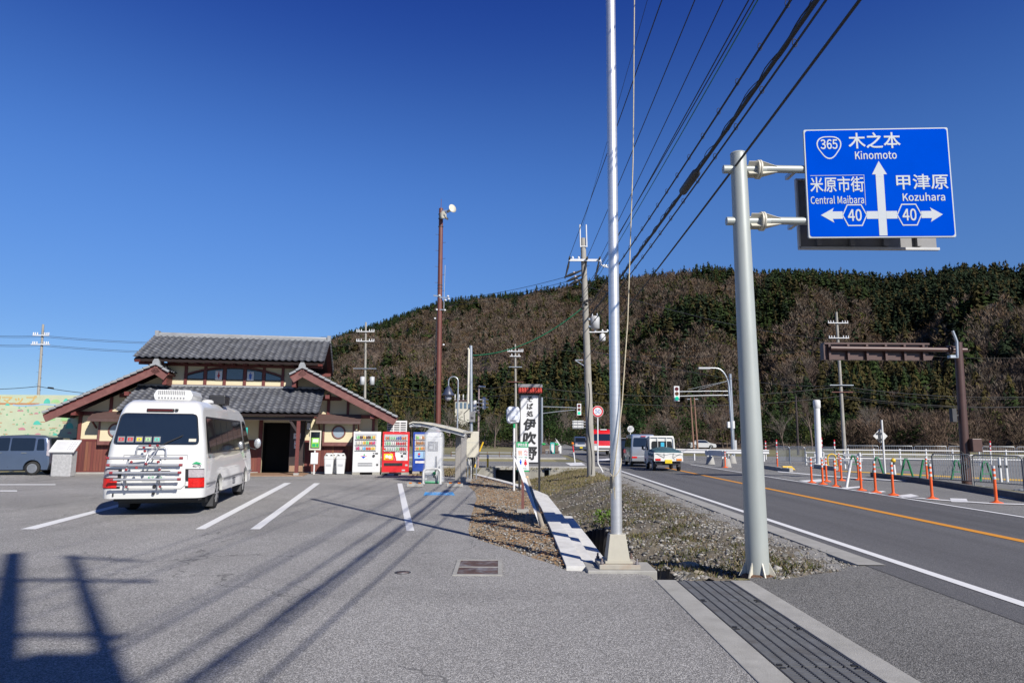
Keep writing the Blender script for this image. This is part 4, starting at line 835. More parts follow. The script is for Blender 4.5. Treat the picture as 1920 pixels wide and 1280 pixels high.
# map board on the far left, and the stone lectern in front of it
mb0 = P(-60,822,30.5); mb1 = P(143,822,30.5)
t = thing('map_board', 'huge pale green illustrated area map board standing behind the parked cars', 'map board', (mb0.x-3,30.5,0))
X0, X1 = mb0.x-6, mb1.x; ZT = P(60,740,30.5).z; ZB = 1.45
mb = MB(); mb.box(X0,X1,30.5,30.62,ZB,ZT); mb.build('panel', 'map_green' if mk('map_green',(0.52,0.58,0.40),0.5,var=0.10,scale=0.9,dirt=(0.60,0.57,0.40),dscale=0.5,damt=0.8) else '', t, world=True)
mb = MB()
for k in range(5): x = X0+0.3+(X1-X0-0.6)*k/4; mb.box(x-0.06,x+0.06,30.62,30.74,0,ZT-0.1)
mb.build('support_post', 'galvanised', t, world=True)
rg = random.Random(21); y = 30.497
mb = MB()
mb.m = 0; mb.text('奥伊吹山麓マップ', (P(-20,749,30.5).x,y,P(20,749,30.5).z), (1,0,0), (0,0,1), 0.36, 4.2, bold=0.03)
mb.m = 4; xq = P(-20,756,30.5); mb.poly([(X0,y,xq.z-0.05),(P(74,756,30.5).x,y,xq.z-0.05),(P(74,756,30.5).x,y,xq.z+0.03),(X0,y,xq.z+0.03)])
mb.build('lettering', ['map_gold' if mk('map_gold',(0.62,0.42,0.15),0.5,var=0.1) else '','paper_white','ink_red','teal_sign','map_rust' if mk('map_rust',(0.50,0.24,0.12),0.5) else ''], t, world=True)
mb = MB()
def hump(cx, cz, w_, h_): mb.poly([(cx-w_,y,cz)]+[(cx+w_*math.cos(R_(180-a)),y-rg.random()*0.0015,cz+h_*math.sin(R_(a))) for a in range(15,180,15)]+[(cx+w_,y,cz)])
def mp_(px,py): q = P(px,py,30.5); return q.x, q.z
for k in range(170): mb.m = 0; x = rg.uniform(X0,X1); z = rg.uniform(ZB+0.1,ZT-0.55); hump(x,z,rg.uniform(0.03,0.05),rg.uniform(0.05,0.09))
mb.m = 1
for px,py,w_,h_ in ((88,756,.15,.22),(123,756,.12,.22),(69,796,.16,.18),(130,803,.18,.26),(103,817,.12,.12),(14,760,.1,.1)): x,z = mp_(px,py); hump(x,z,w_,h_)
mb.m = 2
for px,py,w_,h_ in ((97,788,.16,.18),(120,789,.16,.2),(104,755,.2,.16)): x,z = mp_(px,py); hump(x,z,w_,h_)
mb.m = 3
for k in range(80): x = rg.uniform(X0+0.3,X1-0.5); z = rg.uniform(ZB+0.15,ZT-0.6); w_ = rg.uniform(0.08,0.26); mb.poly([(x,y,z),(x+w_,y,z+rg.uniform(-.01,.01)),(x+w_,y,z+0.03),(x,y,z+0.03)])
mb.m = 4
for px,py,w_,h_ in ((38,771,.14,.1),(41,806,.16,.12),(71,816,.15,.1),(68,776,.1,.07),(130,813,.1,.09)): x,z = mp_(px,py); hump(x,z,w_,h_)
mb.m = 5
x,z = mp_(0,783); pts = [mp_(px,py) for px,py in ((24,759),(40,761),(60,760),(80,758),(105,759))]
for (xa,za),(xb,zb) in zip(pts,pts[1:]): mb.poly([(xa,y-0.001,za-0.02),(xb,y-0.001,zb-0.02),(xb,y-0.001,zb+0.03),(xa,y-0.001,za+0.03)])
mb.build('map_drawing', ['map_tree' if mk('map_tree',(0.20,0.46,0.25),0.5) else '','map_teal' if mk('map_teal',(0.10,0.55,0.42),0.5,var=0.1) else '','map_lime' if mk('map_lime',(0.36,0.62,0.28),0.5,var=0.1) else '','map_rust','map_mauve' if mk('map_mauve',(0.55,0.25,0.28),0.5,var=0.1) else '','pale_blue'], t, world=True)
t = thing('stone_lectern', 'white sloping information plate on a rough grey stone plinth', 'information plinth', G(116,893), R_(6))
mb = MB(); mb.prism([(-0.36,-0.14,0),(0.36,-0.14,0),(0.36,0.28,0),(-0.36,0.28,0)],(0,0,0.98)); bl = mb.build('plinth','rough_stone' if mk('rough_stone',(0.42,0.42,0.42),0.9,var=0.18,scale=9,bump=0.8,bscale=25) else '',t,bevel=0.03)
mb = MB(); mb.prism([(-0.46,-0.24,0.96),(-0.46,0.30,1.40),(-0.46,0.32,1.36),(-0.46,-0.22,0.92)],(0.92,0,0)); pl = mb.build('plate','white_paint',t)
mb = MB()
def lp(u,v): return (-0.46+0.92*u,-0.24+0.54*v-0.003,0.96+0.44*v+0.005)
for k in range(7): v = 0.2+0.1*k; mb.poly([lp(0.10,v),lp(0.58,v),lp(0.58,v+0.025),lp(0.10,v+0.025)])
for k in range(5):
    for j in range(3): u = 0.66+0.1*j; v = 0.15+0.15*k; mb.poly([lp(u,v),lp(u+0.07,v),lp(u+0.07,v+0.08),lp(u,v+0.08)])
mb.build('print','light_grey',pl)
# ================================================================== VEHICLES
mk('coach_white', (0.72,0.72,0.70), 0.28, var=0.03, scale=1.2, coat=0.5); mk('car_blue', (0.12,0.155,0.225), 0.28, metal=0.55, var=0.06, scale=2, coat=0.8)
mk('car_silver', (0.50,0.52,0.55), 0.3, metal=0.6, var=0.04, coat=0.6); mk('car_black', (0.010,0.010,0.012), 0.15, var=0.1, coat=0.8); mk('car_red', (0.62,0.015,0.018), 0.25, var=0.05, coat=0.6)
mk('truck_white', (0.74,0.74,0.70), 0.4, var=0.05, dirt=(0.55,0.53,0.48), dscale=2, damt=0.3); mk('tarp', (0.045,0.105,0.13), 0.65, var=0.2, scale=3, bump=0.5, bscale=9); mk('alu_tube', (0.55,0.56,0.58), 0.35, metal=0.6, var=0.05); mk('red_plastic', (0.27,0.03,0.04), 0.45, var=0.1)
def arch(yc, r, z0, zc=None, n=9):
    zc = z0 if zc is None else zc; a0 = math.asin(max(-1,min(1,(z0-zc)/r)))
    return [(yc+r*math.cos(a), zc+r*math.sin(a)) for a in [math.pi-a0-(math.pi-2*a0)*k/n for k in range(n+1)]]
def pz(prof_seg, z):
    for (ya,za),(yb,zb) in zip(prof_seg,prof_seg[1:]):
        if min(za,zb) <= z <= max(za,zb): return ya+(yb-ya)*(z-za)/(zb-za if zb != za else 1e-6)
    return prof_seg[0][0]
def car_body(profile, W, inset, bevel, bz, mat, parent, seg=4, name='body'):
    """extruded side profile, outer edges above height bz rounded, sides leaning in by inset(z)"""
    bm = bmesh.new(); n = len(profile)
    A = [bm.verts.new((-W/2,y,z)) for y,z in profile]; B = [bm.verts.new((W/2,y,z)) for y,z in profile]
    bm.faces.new(A); bm.faces.new(B[::-1])
    for i in range(n): j = (i+1)%n; bm.faces.new((A[j],A[i],B[i],B[j]))
    bmesh.ops.recalc_face_normals(bm, faces=bm.faces)
    ys = [p[0] for p in profile]; ya, yb = min(ys)+0.14, max(ys)-0.14
    ed = [e for e in bm.edges if abs(e.verts[0].co.x-e.verts[1].co.x) < 1e-6 and min(e.verts[0].co.z,e.verts[1].co.z) >= bz and not ((e.verts[0].co.z+e.verts[1].co.z)/2 < 0.98 and ya < (e.verts[0].co.y+e.verts[1].co.y)/2 < yb)]
    bmesh.ops.bevel(bm, geom=ed, offset=bevel, segments=seg, affect='EDGES', profile=0.5, clamp_overlap=False)
    for v in bm.verts:
        s = 1 if v.co.x > 0 else -1
        k = abs(v.co.x)/(W/2); v.co.x -= s*inset(v.co.z)*k
    me = bpy.data.meshes.new(name); bm.to_mesh(me); bm.free(); me.materials.append(MAT[mat]); me.polygons.foreach_set('use_smooth',[True]*len(me.polygons)); me.set_sharp_from_angle(angle=R_(32))
    ob = bpy.data.objects.new(name, me); C.objects.link(ob); ob.parent = parent; return ob
def side_patch(s, W, inset, yz, off=0.006):
    return [(s*(W/2-inset(z)+off), y, z) for y,z in (yz if s > 0 else yz[::-1])]
def rp(yz, r=0.04, n=3):
    """round the corners of a (y,z) polygon"""
    out = []; N = len(yz)
    for i in range(N):
        p = Vector(yz[i]); a = Vector(yz[i-1])-p; b = Vector(yz[(i+1)%N])-p; ra = min(r, a.length*0.4, b.length*0.4)
        A = p+a.normalized()*ra; B = p+b.normalized()*ra
        for k in range(n+1): t = k/n; q = A*(1-t)**2+p*2*t*(1-t)+B*t*t; out.append((q.x,q.y))
    return out
def wheel(t, x, y, r, w, s, spokes=7, rim='alloy', z=None):
    z = r if z is None else z
    mb = MB(); mb.lathe([(r*0.62,-w/2),(r*0.93,-w/2),(r,-w*0.32),(r,w*0.32),(r*0.93,w/2),(r*0.62,w/2)],28,(x,y,z),'x'); ty = mb.build('wheel','rubber',t)
    mb = MB(); xo = x+s*w*0.40; mb.lathe([(r*0.66,-0.02),(r*0.66,0.02),(r*0.58,0.02),(r*0.58,-0.02)],24,(xo,y,z),'x'); mb.lathe([(r*0.16,-0.02),(r*0.16,0.03)],10,(xo,y,z),'x')
    for k in range(spokes): a = 2*math.pi*k/spokes; mb.bar((xo,y+0.1*r*math.cos(a),z+0.1*r*math.sin(a)),(xo,y+r*0.62*math.cos(a),z+r*0.62*math.sin(a)),0.03,r*0.17,up=(1,0,0))
    mb.build('rim',rim,ty); mb = MB(); mb.lathe([(r*0.6,-0.01),(r*0.6,0.01)],16,(x+s*w*0.2,y,z),'x'); mb.build('brake_disc','dark_grey',ty)
# ------------------------------------------------------------------ coach
BW, BL = 1.92, 6.6
ins = lambda z: 0.05*max(0,z-0.65)+0.13*max(0,z-1.25)+(0.10 if z > 2.3 else 0)*0+0.05*max(0,0.55-z)
t = coach = thing('minibus', 'white camper minibus with a bicycle rack on its back, parked facing the house', 'minibus', (-7.19,13.98,0), R_(12.7))
rear = [(0.04,0.36),(0.0,0.62),(0.0,0.95),(0.04,1.42),(0.12,2.02),(0.17,2.16),(0.30,2.28),(0.50,2.345)]
bot = [(0.30,0.37)]+arch(1.62,0.44,0.37,0.34)+arch(5.36,0.43,0.33,0.34)+[(6.3,0.33)]
front = [(6.56,0.42),(6.6,0.75),(6.52,1.1),(6.2,1.75),(5.95,2.12),(5.7,2.27),(5.3,2.35),(3.0,2.375)]
prof = bot+front+rear[::-1]
bd = car_body(prof, BW, ins, 0.20, 0.31, 'coach_white', t, 5)
mb = MB(); mb.box(-0.8,0.8,0.35,6.3,0.28,0.40); mb.box(-0.85,0.85,0.8,1.1,0.2,0.4); mb.build('underbody','black_paint',t)
for s in (-1,1):
    for y in (1.62,5.36): wheel(t, s*0.80, y, 0.345, 0.23, s, 10)
    mb = MB(); mb.box(s*0.83-0.11,s*0.83+0.11,1.14,1.16,0.09,0.42); mb.build('mudguard','dark_grey',t); mb = MB(); mb.box(s*0.83-0.11,s*0.83+0.11,4.88,4.9,0.12,0.40); mb.build('mudguard','dark_grey',t)
    mb = MB(); mb.poly(side_patch(s,BW,ins,rp([(0.50,1.24),(5.02,1.24),(5.02,2.02),(0.50,2.02)],0.08),0.004)); mb.build('window_band','black_paint',t)
    ys = [0.55,1.33,2.06,2.84,3.60,4.30,4.98]
    for a,b in zip(ys,ys[1:]): mb = MB(); mb.poly(side_patch(s,BW,ins,rp([(a,1.27),(b-0.04,1.27),(b-0.04,1.98),(a,1.98)],0.05),0.007)); mb.build('window','glass_dark',t)
    mb = MB(); mb.poly(side_patch(s,BW,ins,rp([(5.22,1.24),(6.15,1.24),(5.86,1.85),(5.62,2.02),(5.22,2.02)],0.06),0.006)); mb.build('window','glass_dark',t)
    mb = MB()
    for ya,yb in ((0.18,1.12),(2.10,4.88),(5.84,6.45)): mb.add(side_patch(s,BW,ins,[(ya,0.60),(yb,0.60),(yb,0.645),(ya,0.645)],0.012),[(0,1,2,3)])
    mb.build('side_moulding','mid_grey',t)
    mb = MB()
    for y in (5.12,6.28): mb.poly(side_patch(s,BW,ins,[(y,0.5),(y+0.012,0.5),(y+0.012,1.95 if y < 6 else 1.1),(y,1.95 if y < 6 else 1.1)],0.003))
    mb.poly(side_patch(s,BW,ins,[(5.2,1.02),(5.36,1.02),(5.36,1.06),(5.2,1.06)],0.01)); mb.build('door_seam','dark_grey',t)
    mb = MB(); mb.poly(side_patch(s,BW,ins,[(3.4,0.42),(3.75,0.42),(3.75,0.58),(3.4,0.58)],0.004)); mb.m = 1
    for k in range(3): mb.poly(side_patch(s,BW,ins,[(3.43+k*0.1,0.44),(3.50+k*0.1,0.44),(3.50+k*0.1,0.56),(3.43+k*0.1,0.56)],0.006))
    mb.build('side_vent',['dark_grey','light_grey'],t)
    # tail lamps wrap round the corner
    def corner(z, off, w_=0.30):
        hw = BW/2-ins(z); y0 = pz(rear,z); r = 0.20; pts = [(s*(hw-w_),y0-off),(s*(hw-r),y0-off)]
        for k in range(1,5): a = math.pi/2*k/6; pts.append((s*(hw-r+(r+off)*math.sin(a)), y0+r-(r+off)*math.cos(a)))
        return pts
    for (z0,z1,m,nm) in ((0.575,0.76,'red_lens','tail_lamp'),(0.775,0.93,'clear_lens','reversing_lamp')):
        a, b = corner(z0,0.014), corner(z1,0.014); n = len(a); mb = MB(); mb.add([(x,y,z0) for x,y in a]+[(x,y,z1) for x,y in b],[(i,i+1,n+i+1,n+i) for i in range(n-1)]); mb.build(nm,m,t)
    a, b = corner(0.545,0.008,0.36), corner(0.965,0.008,0.36); mb = MB(); mb.add([(x,y,0.56) for x,y in a]+[(x,y,0.945) for x,y in b],[(i,i+1,n+i+1,n+i) for i in range(n-1)]); mb.build('lamp_bezel','black_paint',t)
rpatch = lambda xz, off=0.006: [(x, pz(rear,z)-off, z) for x,z in xz]
zb_, zt_ = 1.44, 2.05
win = rp([(-0.79,zb_),(0.79,zb_),(0.70,zt_),(-0.70,zt_)],0.10,5)
# split at the knee of the rear face so that the pane follows it
mb = MB(); mb.poly(rpatch(win,0.010)); rw_ = mb.build('rear_window','glass_dark',t)
mb = MB(); mb.poly(rpatch(rp([(-0.81,zb_-0.015),(0.81,zb_-0.015),(0.72,zt_+0.015),(-0.72,zt_+0.015)],0.11,5),0.006)); mb.build('window_seal','black_paint',rw_)
mb = MB(); cols_ = ['ink_red','ink_red','plate_yellow','map_lime','map_teal']
for k in range(5):
    x = -0.66+k*0.165; mb.m = 0; mb.poly(rpatch([(x-0.065,1.475),(x+0.065,1.475),(x+0.065,1.59),(x-0.065,1.59)],0.014)); mb.m = k+1; mb.poly(rpatch([(x-0.045,1.50),(x+0.045,1.50),(x+0.045,1.565),(x-0.045,1.565)],0.016)); mb.m = 0; mb.poly(rpatch([(x-0.022,1.515),(x+0.022,1.515),(x+0.012,1.55),(x-0.012,1.55)],0.018))
mb.build('sticker_row',['mid_grey']+cols_,rw_)
mb = MB(); mb.poly(rpatch([(0.60,1.49),(0.74,1.49),(0.74,1.55),(0.60,1.55)],0.014)); mb.build('sticker',['cream_paint'],rw_)
mb = MB(); mb.bar((0.06,pz(rear,1.40)-0.03,1.40),(0.46,pz(rear,1.58)-0.03,1.60),0.025,0.02); mb.bar((0.14,pz(rear,1.45)-0.025,1.45),(0.48,pz(rear,1.61)-0.02,1.62),0.012,0.012); mb.build('wiper','black_paint',t)
mb = MB(); mb.box(-0.24,0.24,0.10,0.16,2.105,2.145); mb.build('brake_lamp','dark_red_lens' if mk('dark_red_lens',(0.09,0.012,0.012),0.2,var=0.2) else '',t,bevel=0.01); mb = MB(); mb.box(-0.26,0.26,0.12,0.17,2.09,2.16); mb.box(0.28,0.34,0.10,0.16,2.11,2.16); mb.build('lamp_housing','black_paint',t,bevel=0.01)
mb = MB()
for q in ([(-0.58,1.22),(0.60,1.22)],[(0.60,1.22),(0.60,0.62)],[(0.60,0.62),(0.52,0.55)],[(-0.58,1.22),(-0.58,0.66)],[(-0.58,0.66),(-0.50,0.56)],[(-0.50,0.56),(0.52,0.55)]):
    (xa,za),(xb,zb2) = q; mb.bar((xa,pz(rear,za)-0.001,za),(xb,pz(rear,zb2)-0.001,zb2),0.010,0.008,up=(0,1,0))
mb.build('tailgate_seam','mid_grey',t)
mb = MB(); mb.poly(rpatch([(-0.20,0.70),(0.22,0.70),(0.22,0.86),(-0.20,0.86)],0.012)); mb.m = 1; mb.text('57-38',(0.03,pz(rear,0.76)-0.014,0.76),(1,0,0),(0,0,1),0.075,0.26,bold=0.02); mb.build('number_plate',['plate_white','green_sign'],t)
mb = MB(); mb.poly(rpatch([(-0.26,0.875),(0.32,0.875),(0.30,0.91),(-0.24,0.91)],0.014)); mb.build('plate_garnish','black_paint',t)
mb = MB(); mb.text('NUTS',(0.80,pz(rear,1.0)-0.012,1.0),(1,0.05,0),(0,0,1),0.045,0.15,bold=0.02); mb.m = 1; z0 = 1.04
mb.poly([(x,pz(rear,z)-0.012,z) for x,z in ((0.70,z0),(0.90,z0),(0.84,z0+0.035),(0.78,z0+0.05),(0.745,z0+0.035))]); mb.build('emblem',['ink_black','green_sign'],t)
mb = MB(); mb.text('4.5',(-0.75,pz(rear,1.02)-0.012,1.02),(1,0,0),(0,0,1),0.05,0.10); mb.build('badge',['mid_grey'],t)
mb = MB(); mb.lathe([(0.03,-0.01),(0.03,0.01)],10,(0.02,-0.004,0.46),'y'); mb.obox((-0.72,0.02,0.44),(0.025,0.02,0.06)); mb.lathe([(0.035,-0.01),(0.035,0.01)],10,(0.03,-0.004,0.60),'y'); mb.build('bumper_plug','black_paint',t)
# roof gear
mb = MB()
ac = rp([(-0.36,2.37),(0.36,2.37),(0.40,2.48),(0.34,2.60),(-0.34,2.60),(-0.40,2.48)],0.03)
mb.prism([(x+0.02,0.95,z) for x,z in ac],(0,1.0,0)); acu = mb.build('roof_air_conditioner','coach_white',t,bevel=0.02)
mb = MB()
for k in range(15): x = -0.27+k*0.037; mb.box(x-0.010,x+0.010,0.944,0.949,2.49,2.58)
for k in range(9): x = -0.26+k*0.062; mb.box(x-0.018,x+0.018,0.944,0.949,2.40,2.44)
mb.build('grille','mid_grey',acu)
mb = MB(); mb.box(0.42,0.80,2.6,3.2,2.36,2.60); mb.build('roof_hatch','black_paint',t,bevel=0.03); mb = MB(); mb.lathe([(0.13,2.36),(0.13,2.40),(0.09,2.43),(0,2.44)],16,(0.56,1.8,0),'z'); mb.build('roof_vent','pale_box',t)
# mirrors
for s in (-1,1):
    mb = MB(); mb.tube([(s*0.86,6.1,1.30),(s*1.08,6.2,1.22),(s*1.13,6.2,1.3)],0.018,6); mi = mb.build('mirror_arm','black_paint',t); mb = MB(); mb.blob((s*1.13,6.2,1.40),0.13,3,2,0.0,(0.75,0.45,1.15)); mb.build('mirror','alu_tube',mi)
# bicycle rack
rk = []
mb = MB(); ry = -0.26
for z in (1.165,1.03,0.885,0.755): mb.tube([(-0.76+0.06*(1.165-z)/0.1*0.3,ry-(0.06 if z < 1 else 0),z),(0.54,ry-(0.06 if z < 1 else 0),z)],0.024,10)
bk = mb.build('bicycle_rack','alu_tube',t)
mb = MB()
for x in (-0.44,0.17): mb.tube([(x,-0.03,0.56),(x,-0.15,0.60),(x,-0.24,0.72),(x,-0.22,1.05),(x+0.02*(1 if x < 0 else -1),-0.20,1.17),(x+0.06*(1 if x < 0 else -1),-0.18,1.20)],0.018,8)
mb.tube([(-0.40,-0.19,1.19),(-0.15,-0.18,1.215),(0.13,-0.19,1.19)],0.018,8); mb.tube([(-0.34,-0.05,1.20),(-0.335,-0.05,1.36),(-0.30,-0.05,1.40),(0.17,-0.05,1.40),(0.21,-0.05,1.36),(0.215,-0.05,1.18)],0.018,8)
mb.tube([(-0.08,-0.35,1.06),(-0.06,-0.3,1.28),(0.02,-0.1,1.38)],0.016,8); mb.tube([(0.06,-0.05,1.38),(0.03,-0.3,1.20),(-0.07,-0.36,1.04)],0.014,8); mb.build('rack_frame','alu_tube',bk)
mb = MB()
for x,z,yy in ((-0.78,1.165,ry),(-0.76,1.03,ry),(0.55,1.165,ry),(0.55,1.03,ry),(-0.68,0.885,ry-.06),(0.55,0.885,ry-.06),(0.55,0.755,ry-.06),(-0.66,0.755,ry-.06)): mb.lathe([(0.028,-0.03),(0.028,0.03)],10,(x,yy,z),'x')
for x,y,z in ((-0.06,-0.36,1.06),(-0.18,-0.15,1.37),(-0.08,-0.12,1.41),(0.06,-0.12,1.41),(-0.36,-0.24,1.09),(-0.25,-0.28,0.98),(0.16,-0.24,0.94),(-0.44,-0.25,0.94),(-0.44,-0.16,0.61),(0.17,-0.16,0.61),(0.12,-0.22,1.09),(-0.16,-0.14,1.30)): mb.blob((x,y,z),0.030,int(abs(x*100)),1,0.1)
mb.build('clamp','red_plastic',bk)
# ------------------------------------------------------------------ small cars, vans and trucks
def small_car(name, label, cat, loc, rz, L, W, Hh, prof, ins, bev, bz, mat, wins, wy, wr, group=None, rim='alloy', glass='glass_dark', z0=0.2):
    t = thing(name, label, cat, loc, rz, group); car_body(prof, W, ins, bev, bz, mat, t, 3)
    mb = MB(); mb.box(-W/2+0.2,W/2-0.2,0.25,L-0.25,z0-0.03,z0+0.25); mb.build('underbody','black_paint',t)
    for s in (-1,1):
        for y in wy: wheel(t, s*(W/2-0.10), y, wr, 0.16, s, 7, rim)
        for yz in wins: mb = MB(); mb.poly(side_patch(s,W,ins,rp(yz,0.05),0.005)); mb.build('window',glass,t)
    return t
# blue-grey tall wagon (side on)
ins_w = lambda z: 0.13*max(0,z-0.95)+0.02*max(0,0.5-z)
pw = [(0.06,0.22)]+arch(0.62,0.33,0.22,0.28)+arch(2.95,0.33,0.2,0.28)+[(3.32,0.22),(3.40,0.45),(3.36,0.78),(3.10,0.93),(2.72,1.02),(2.12,1.48),(1.9,1.56),(1.0,1.60),(0.35,1.575),(0.16,1.50),(0.04,1.0),(0.0,0.6)]
rzc = R_(100); wc = G(60,890.5); off_ = Matrix.Rotation(rzc,3,'Z')@Vector((-0.66,0.62,0))
cw = small_car('parked_car','blue grey tall hatchback parked side-on below the map board, cut by the left edge','car',(wc.x-off_.x,wc.y-off_.y,0),rzc,3.4,1.48,1.6,pw,ins_w,0.10,0.4,'car_blue',[[(0.22,0.98),(0.52,0.98),(0.52,1.44),(0.30,1.44)],[(0.60,0.96),(1.46,0.96),(1.46,1.47),(0.60,1.47)],[(1.52,0.96),(2.55,0.96),(2.02,1.46),(1.52,1.48)]],(0.62,2.95),0.275)
for s in (-1,1):
    mb = MB(); mb.poly(side_patch(s,1.48,ins_w,rp([(0.015,0.75),(0.13,0.78),(0.17,1.40),(0.10,1.40)],0.03),0.012)); mb.build('tail_lamp','clear_lens',cw)
    mb = MB()
    for y in (0.85,1.75): mb.add(side_patch(s,1.48,ins_w,[(y,0.86),(y+0.2,0.86),(y+0.2,0.895),(y,0.895)],0.025),[(0,1,2,3)])
    mb.build('door_handle','chrome',cw)
    mb = MB()
    for y,za,zb2 in ((0.56,0.62,1.44),(1.49,0.3,1.46),(2.40,0.3,0.96)): mb.poly(side_patch(s,1.48,ins_w,[(y,za),(y+0.012,za),(y+0.012,zb2),(y,zb2)],0.003))
    mb.build('door_seam','black_paint',cw)
mb = MB(); mb.poly([(x,-0.0+pz(pw[-4:],z)-0.008,z) for x,z in rp([(-0.55,1.02),(0.55,1.02),(0.48,1.45),(-0.48,1.45)],0.06)]); mb.build('rear_window','glass_dark',cw)
# black hatchback with a red roof, tail towards us
pb = [(0.05,0.22)]+arch(0.58,0.32,0.22,0.28)+arch(2.9,0.32,0.2,0.28)+[(3.3,0.22),(3.38,0.5),(3.3,0.85),(2.6,1.0),(2.0,1.5),(1.7,1.58),(0.7,1.62),(0.25,1.58),(0.1,1.45),(0.02,0.95),(0.0,0.55)]
kc = G(116,884); kc.y += 1.2
kcar = small_car('parked_car','black hatchback with a bright red roof parked behind the stone plinth','car',(kc.x+0.2,kc.y,0),R_(12),3.38,1.48,1.6,pb,ins_w,0.10,0.4,'car_black',[[(0.25,1.0),(1.45,1.0),(1.45,1.48),(0.35,1.48)],[(1.52,1.0),(2.4,1.0),(1.95,1.46),(1.52,1.5)]],(0.58,2.9),0.275)
mb = MB(); mb.prism([(-0.60,0.28,1.605),(0.60,0.28,1.605),(0.58,1.75,1.60),(-0.58,1.75,1.60)],(0,0,0.05)); mb.build('roof','car_red',kcar,bevel=0.02); mb = MB(); mb.poly([(x,pz(pb[-4:],z)-0.008,z) for x,z in rp([(-0.56,1.0),(0.56,1.0),(0.50,1.44),(-0.50,1.44)],0.06)]); mb.build('rear_window','glass_dark',kcar)
mb = MB(); mb.box(-0.26,0.07,-0.02,0.0,0.55,0.71); mb.build('number_plate','plate_yellow',kcar)
for s in (-1,1): mb = MB(); mb.box(s*0.62-0.06,s*0.62+0.06,-0.01,0.03,0.7,0.98); mb.build('tail_lamp','red_lens',kcar,bevel=0.015)
# silver-grey box van in the queue
ins_v = lambda z: 0.10*max(0,z-0.9)
pv = [(0.06,0.30)]+arch(0.60,0.33,0.28,0.27)+arch(2.88,0.33,0.26,0.27)+[(3.32,0.28),(3.39,0.5),(3.36,0.9),(3.1,1.12),(2.72,1.74),(2.5,1.83),(0.4,1.86),(0.14,1.80),(0.05,1.15),(0.0,0.6)]
van = small_car('box_van','silver grey box van stopped in the road just ahead of the small white truck','van',(7.62,39.7,0),R_(-2),3.4,1.48,1.86,pv,ins_v,0.09,0.5,'car_silver',[[(0.18,1.1),(1.1,1.1),(1.1,1.62),(0.22,1.62)],[(1.16,1.1),(2.08,1.1),(2.08,1.64),(1.16,1.62)],[(2.15,1.1),(2.95,1.1),(2.66,1.62),(2.15,1.64)]],(0.6,2.88),0.27)
vr = pv[-4:]
mb = MB(); mb.poly([(x,pz(vr,z)-0.008,z) for x,z in rp([(-0.62,1.14),(0.62,1.14),(0.56,1.66),(-0.56,1.66)],0.07)]); mb.build('rear_window','glass_dark',van)
mb = MB(); mb.box(-0.17,0.17,-0.02,0.01,0.42,0.60); mb.build('number_plate','plate_yellow',van); mb = MB(); mb.box(-0.70,0.70,-0.05,0.06,0.32,0.62); mb.build('bumper','car_silver',van,bevel=0.03)
for s in (-1,1): mb = MB(); mb.box(s*0.55-0.15,s*0.55+0.15,-0.06,-0.03,0.50,0.60); mb.build('tail_lamp','red_lens',van)
mb = MB(); mb.box(-0.14,0.14,0.06,0.14,1.72,1.76); mb.build('brake_lamp','red_lens',van)
mb = MB(); mb.obox((0.15,-0.01,1.02),(0.3,0.03,0.05)); mb.build('tailgate_handle','chrome',van)
# dark car ahead of the van
pd_ = pb
dc = small_car('estate_car','dark estate car ahead of the silver van, mostly hidden by the flagpole','car',(7.75,46.5,0),R_(-1),3.38,1.55,1.65,pd_,ins_w,0.1,0.4,'car_black',[[(0.25,1.0),(1.45,1.0),(1.45,1.48),(0.35,1.48)]],(0.58,2.9),0.28)
mb = MB(); mb.box(-0.62,0.62,0.3,1.9,1.605,1.64); mb.build('roof','car_silver',dc,bevel=0.01)
for s in (-1,1): mb = MB(); mb.box(s*0.62-0.07,s*0.62+0.07,-0.01,0.03,0.7,0.95); mb.build('tail_lamp','red_lens',dc)
# small white truck with a tarpaulin
ins_t = lambda z: 0.09*max(0,z-0.85)
pt = arch(2.86,0.31,0.30,0.26)+[(3.25,0.3),(3.38,0.45),(3.38,0.85),(3.28,1.05),(2.86,1.66),(2.66,1.74),(2.02,1.76),(1.95,1.70),(1.93,0.42),(2.2,0.34)]
tr = thing('pickup_truck','small white pickup truck with a dark teal tarpaulin over its bed','truck',(7.86,34.6,0),R_(-3))
car_body(pt,1.46,ins_t,0.07,0.5,'truck_white',tr,3,'cab')
mb = MB(); mb.box(-0.70,0.70,0.02,1.93,0.60,0.66); mb.box(-0.72,-0.68,0.02,1.93,0.66,0.92); mb.box(0.68,0.72,0.02,1.93,0.66,0.92); mb.box(-0.6,0.6,0.2,3.2,0.36,0.50); mb.build('bed','truck_white',tr)
mb = MB(); mb.box(-0.72,0.72,-0.03,0.018,0.50,0.92); mb.build('tailgate','truck_white',tr,bevel=0.012)
mb = MB(); mb.box(-0.60,0.60,0.1,0.2,0.34,0.5); mb.box(-0.5,0.5,0.3,1.9,0.30,0.42); mb.build('chassis','black_paint',tr)
for s in (-1,1):
    for y in (0.70,2.86): wheel(tr,s*0.62,y,0.265,0.15,s,6,'light_grey')
    mb = MB(); mb.box(s*0.52-0.13,s*0.52+0.13,-0.05,-0.028,0.53,0.63); mb.build('tail_lamp','amber_lens' if s > 0 else 'red_lens',tr)
    mb = MB(); mb.poly(side_patch(s,1.46,ins_t,rp([(2.08,1.0),(3.05,1.0),(2.74,1.58),(2.08,1.60)],0.05),0.006)); mb.build('window','glass_dark',tr)
    mb = MB(); mb.tube([(s*0.72,2.95,1.05),(s*0.84,2.98,1.1)],0.012,6); mb.obox((s*0.86,2.97,1.12),(0.10,0.05,0.20)); mb.build('mirror','black_paint',tr)
    mb = MB(); mb.box(s*0.6-0.09,s*0.6+0.09,0.36,0.38,0.22,0.5); mb.build('mudguard','dark_grey',tr)
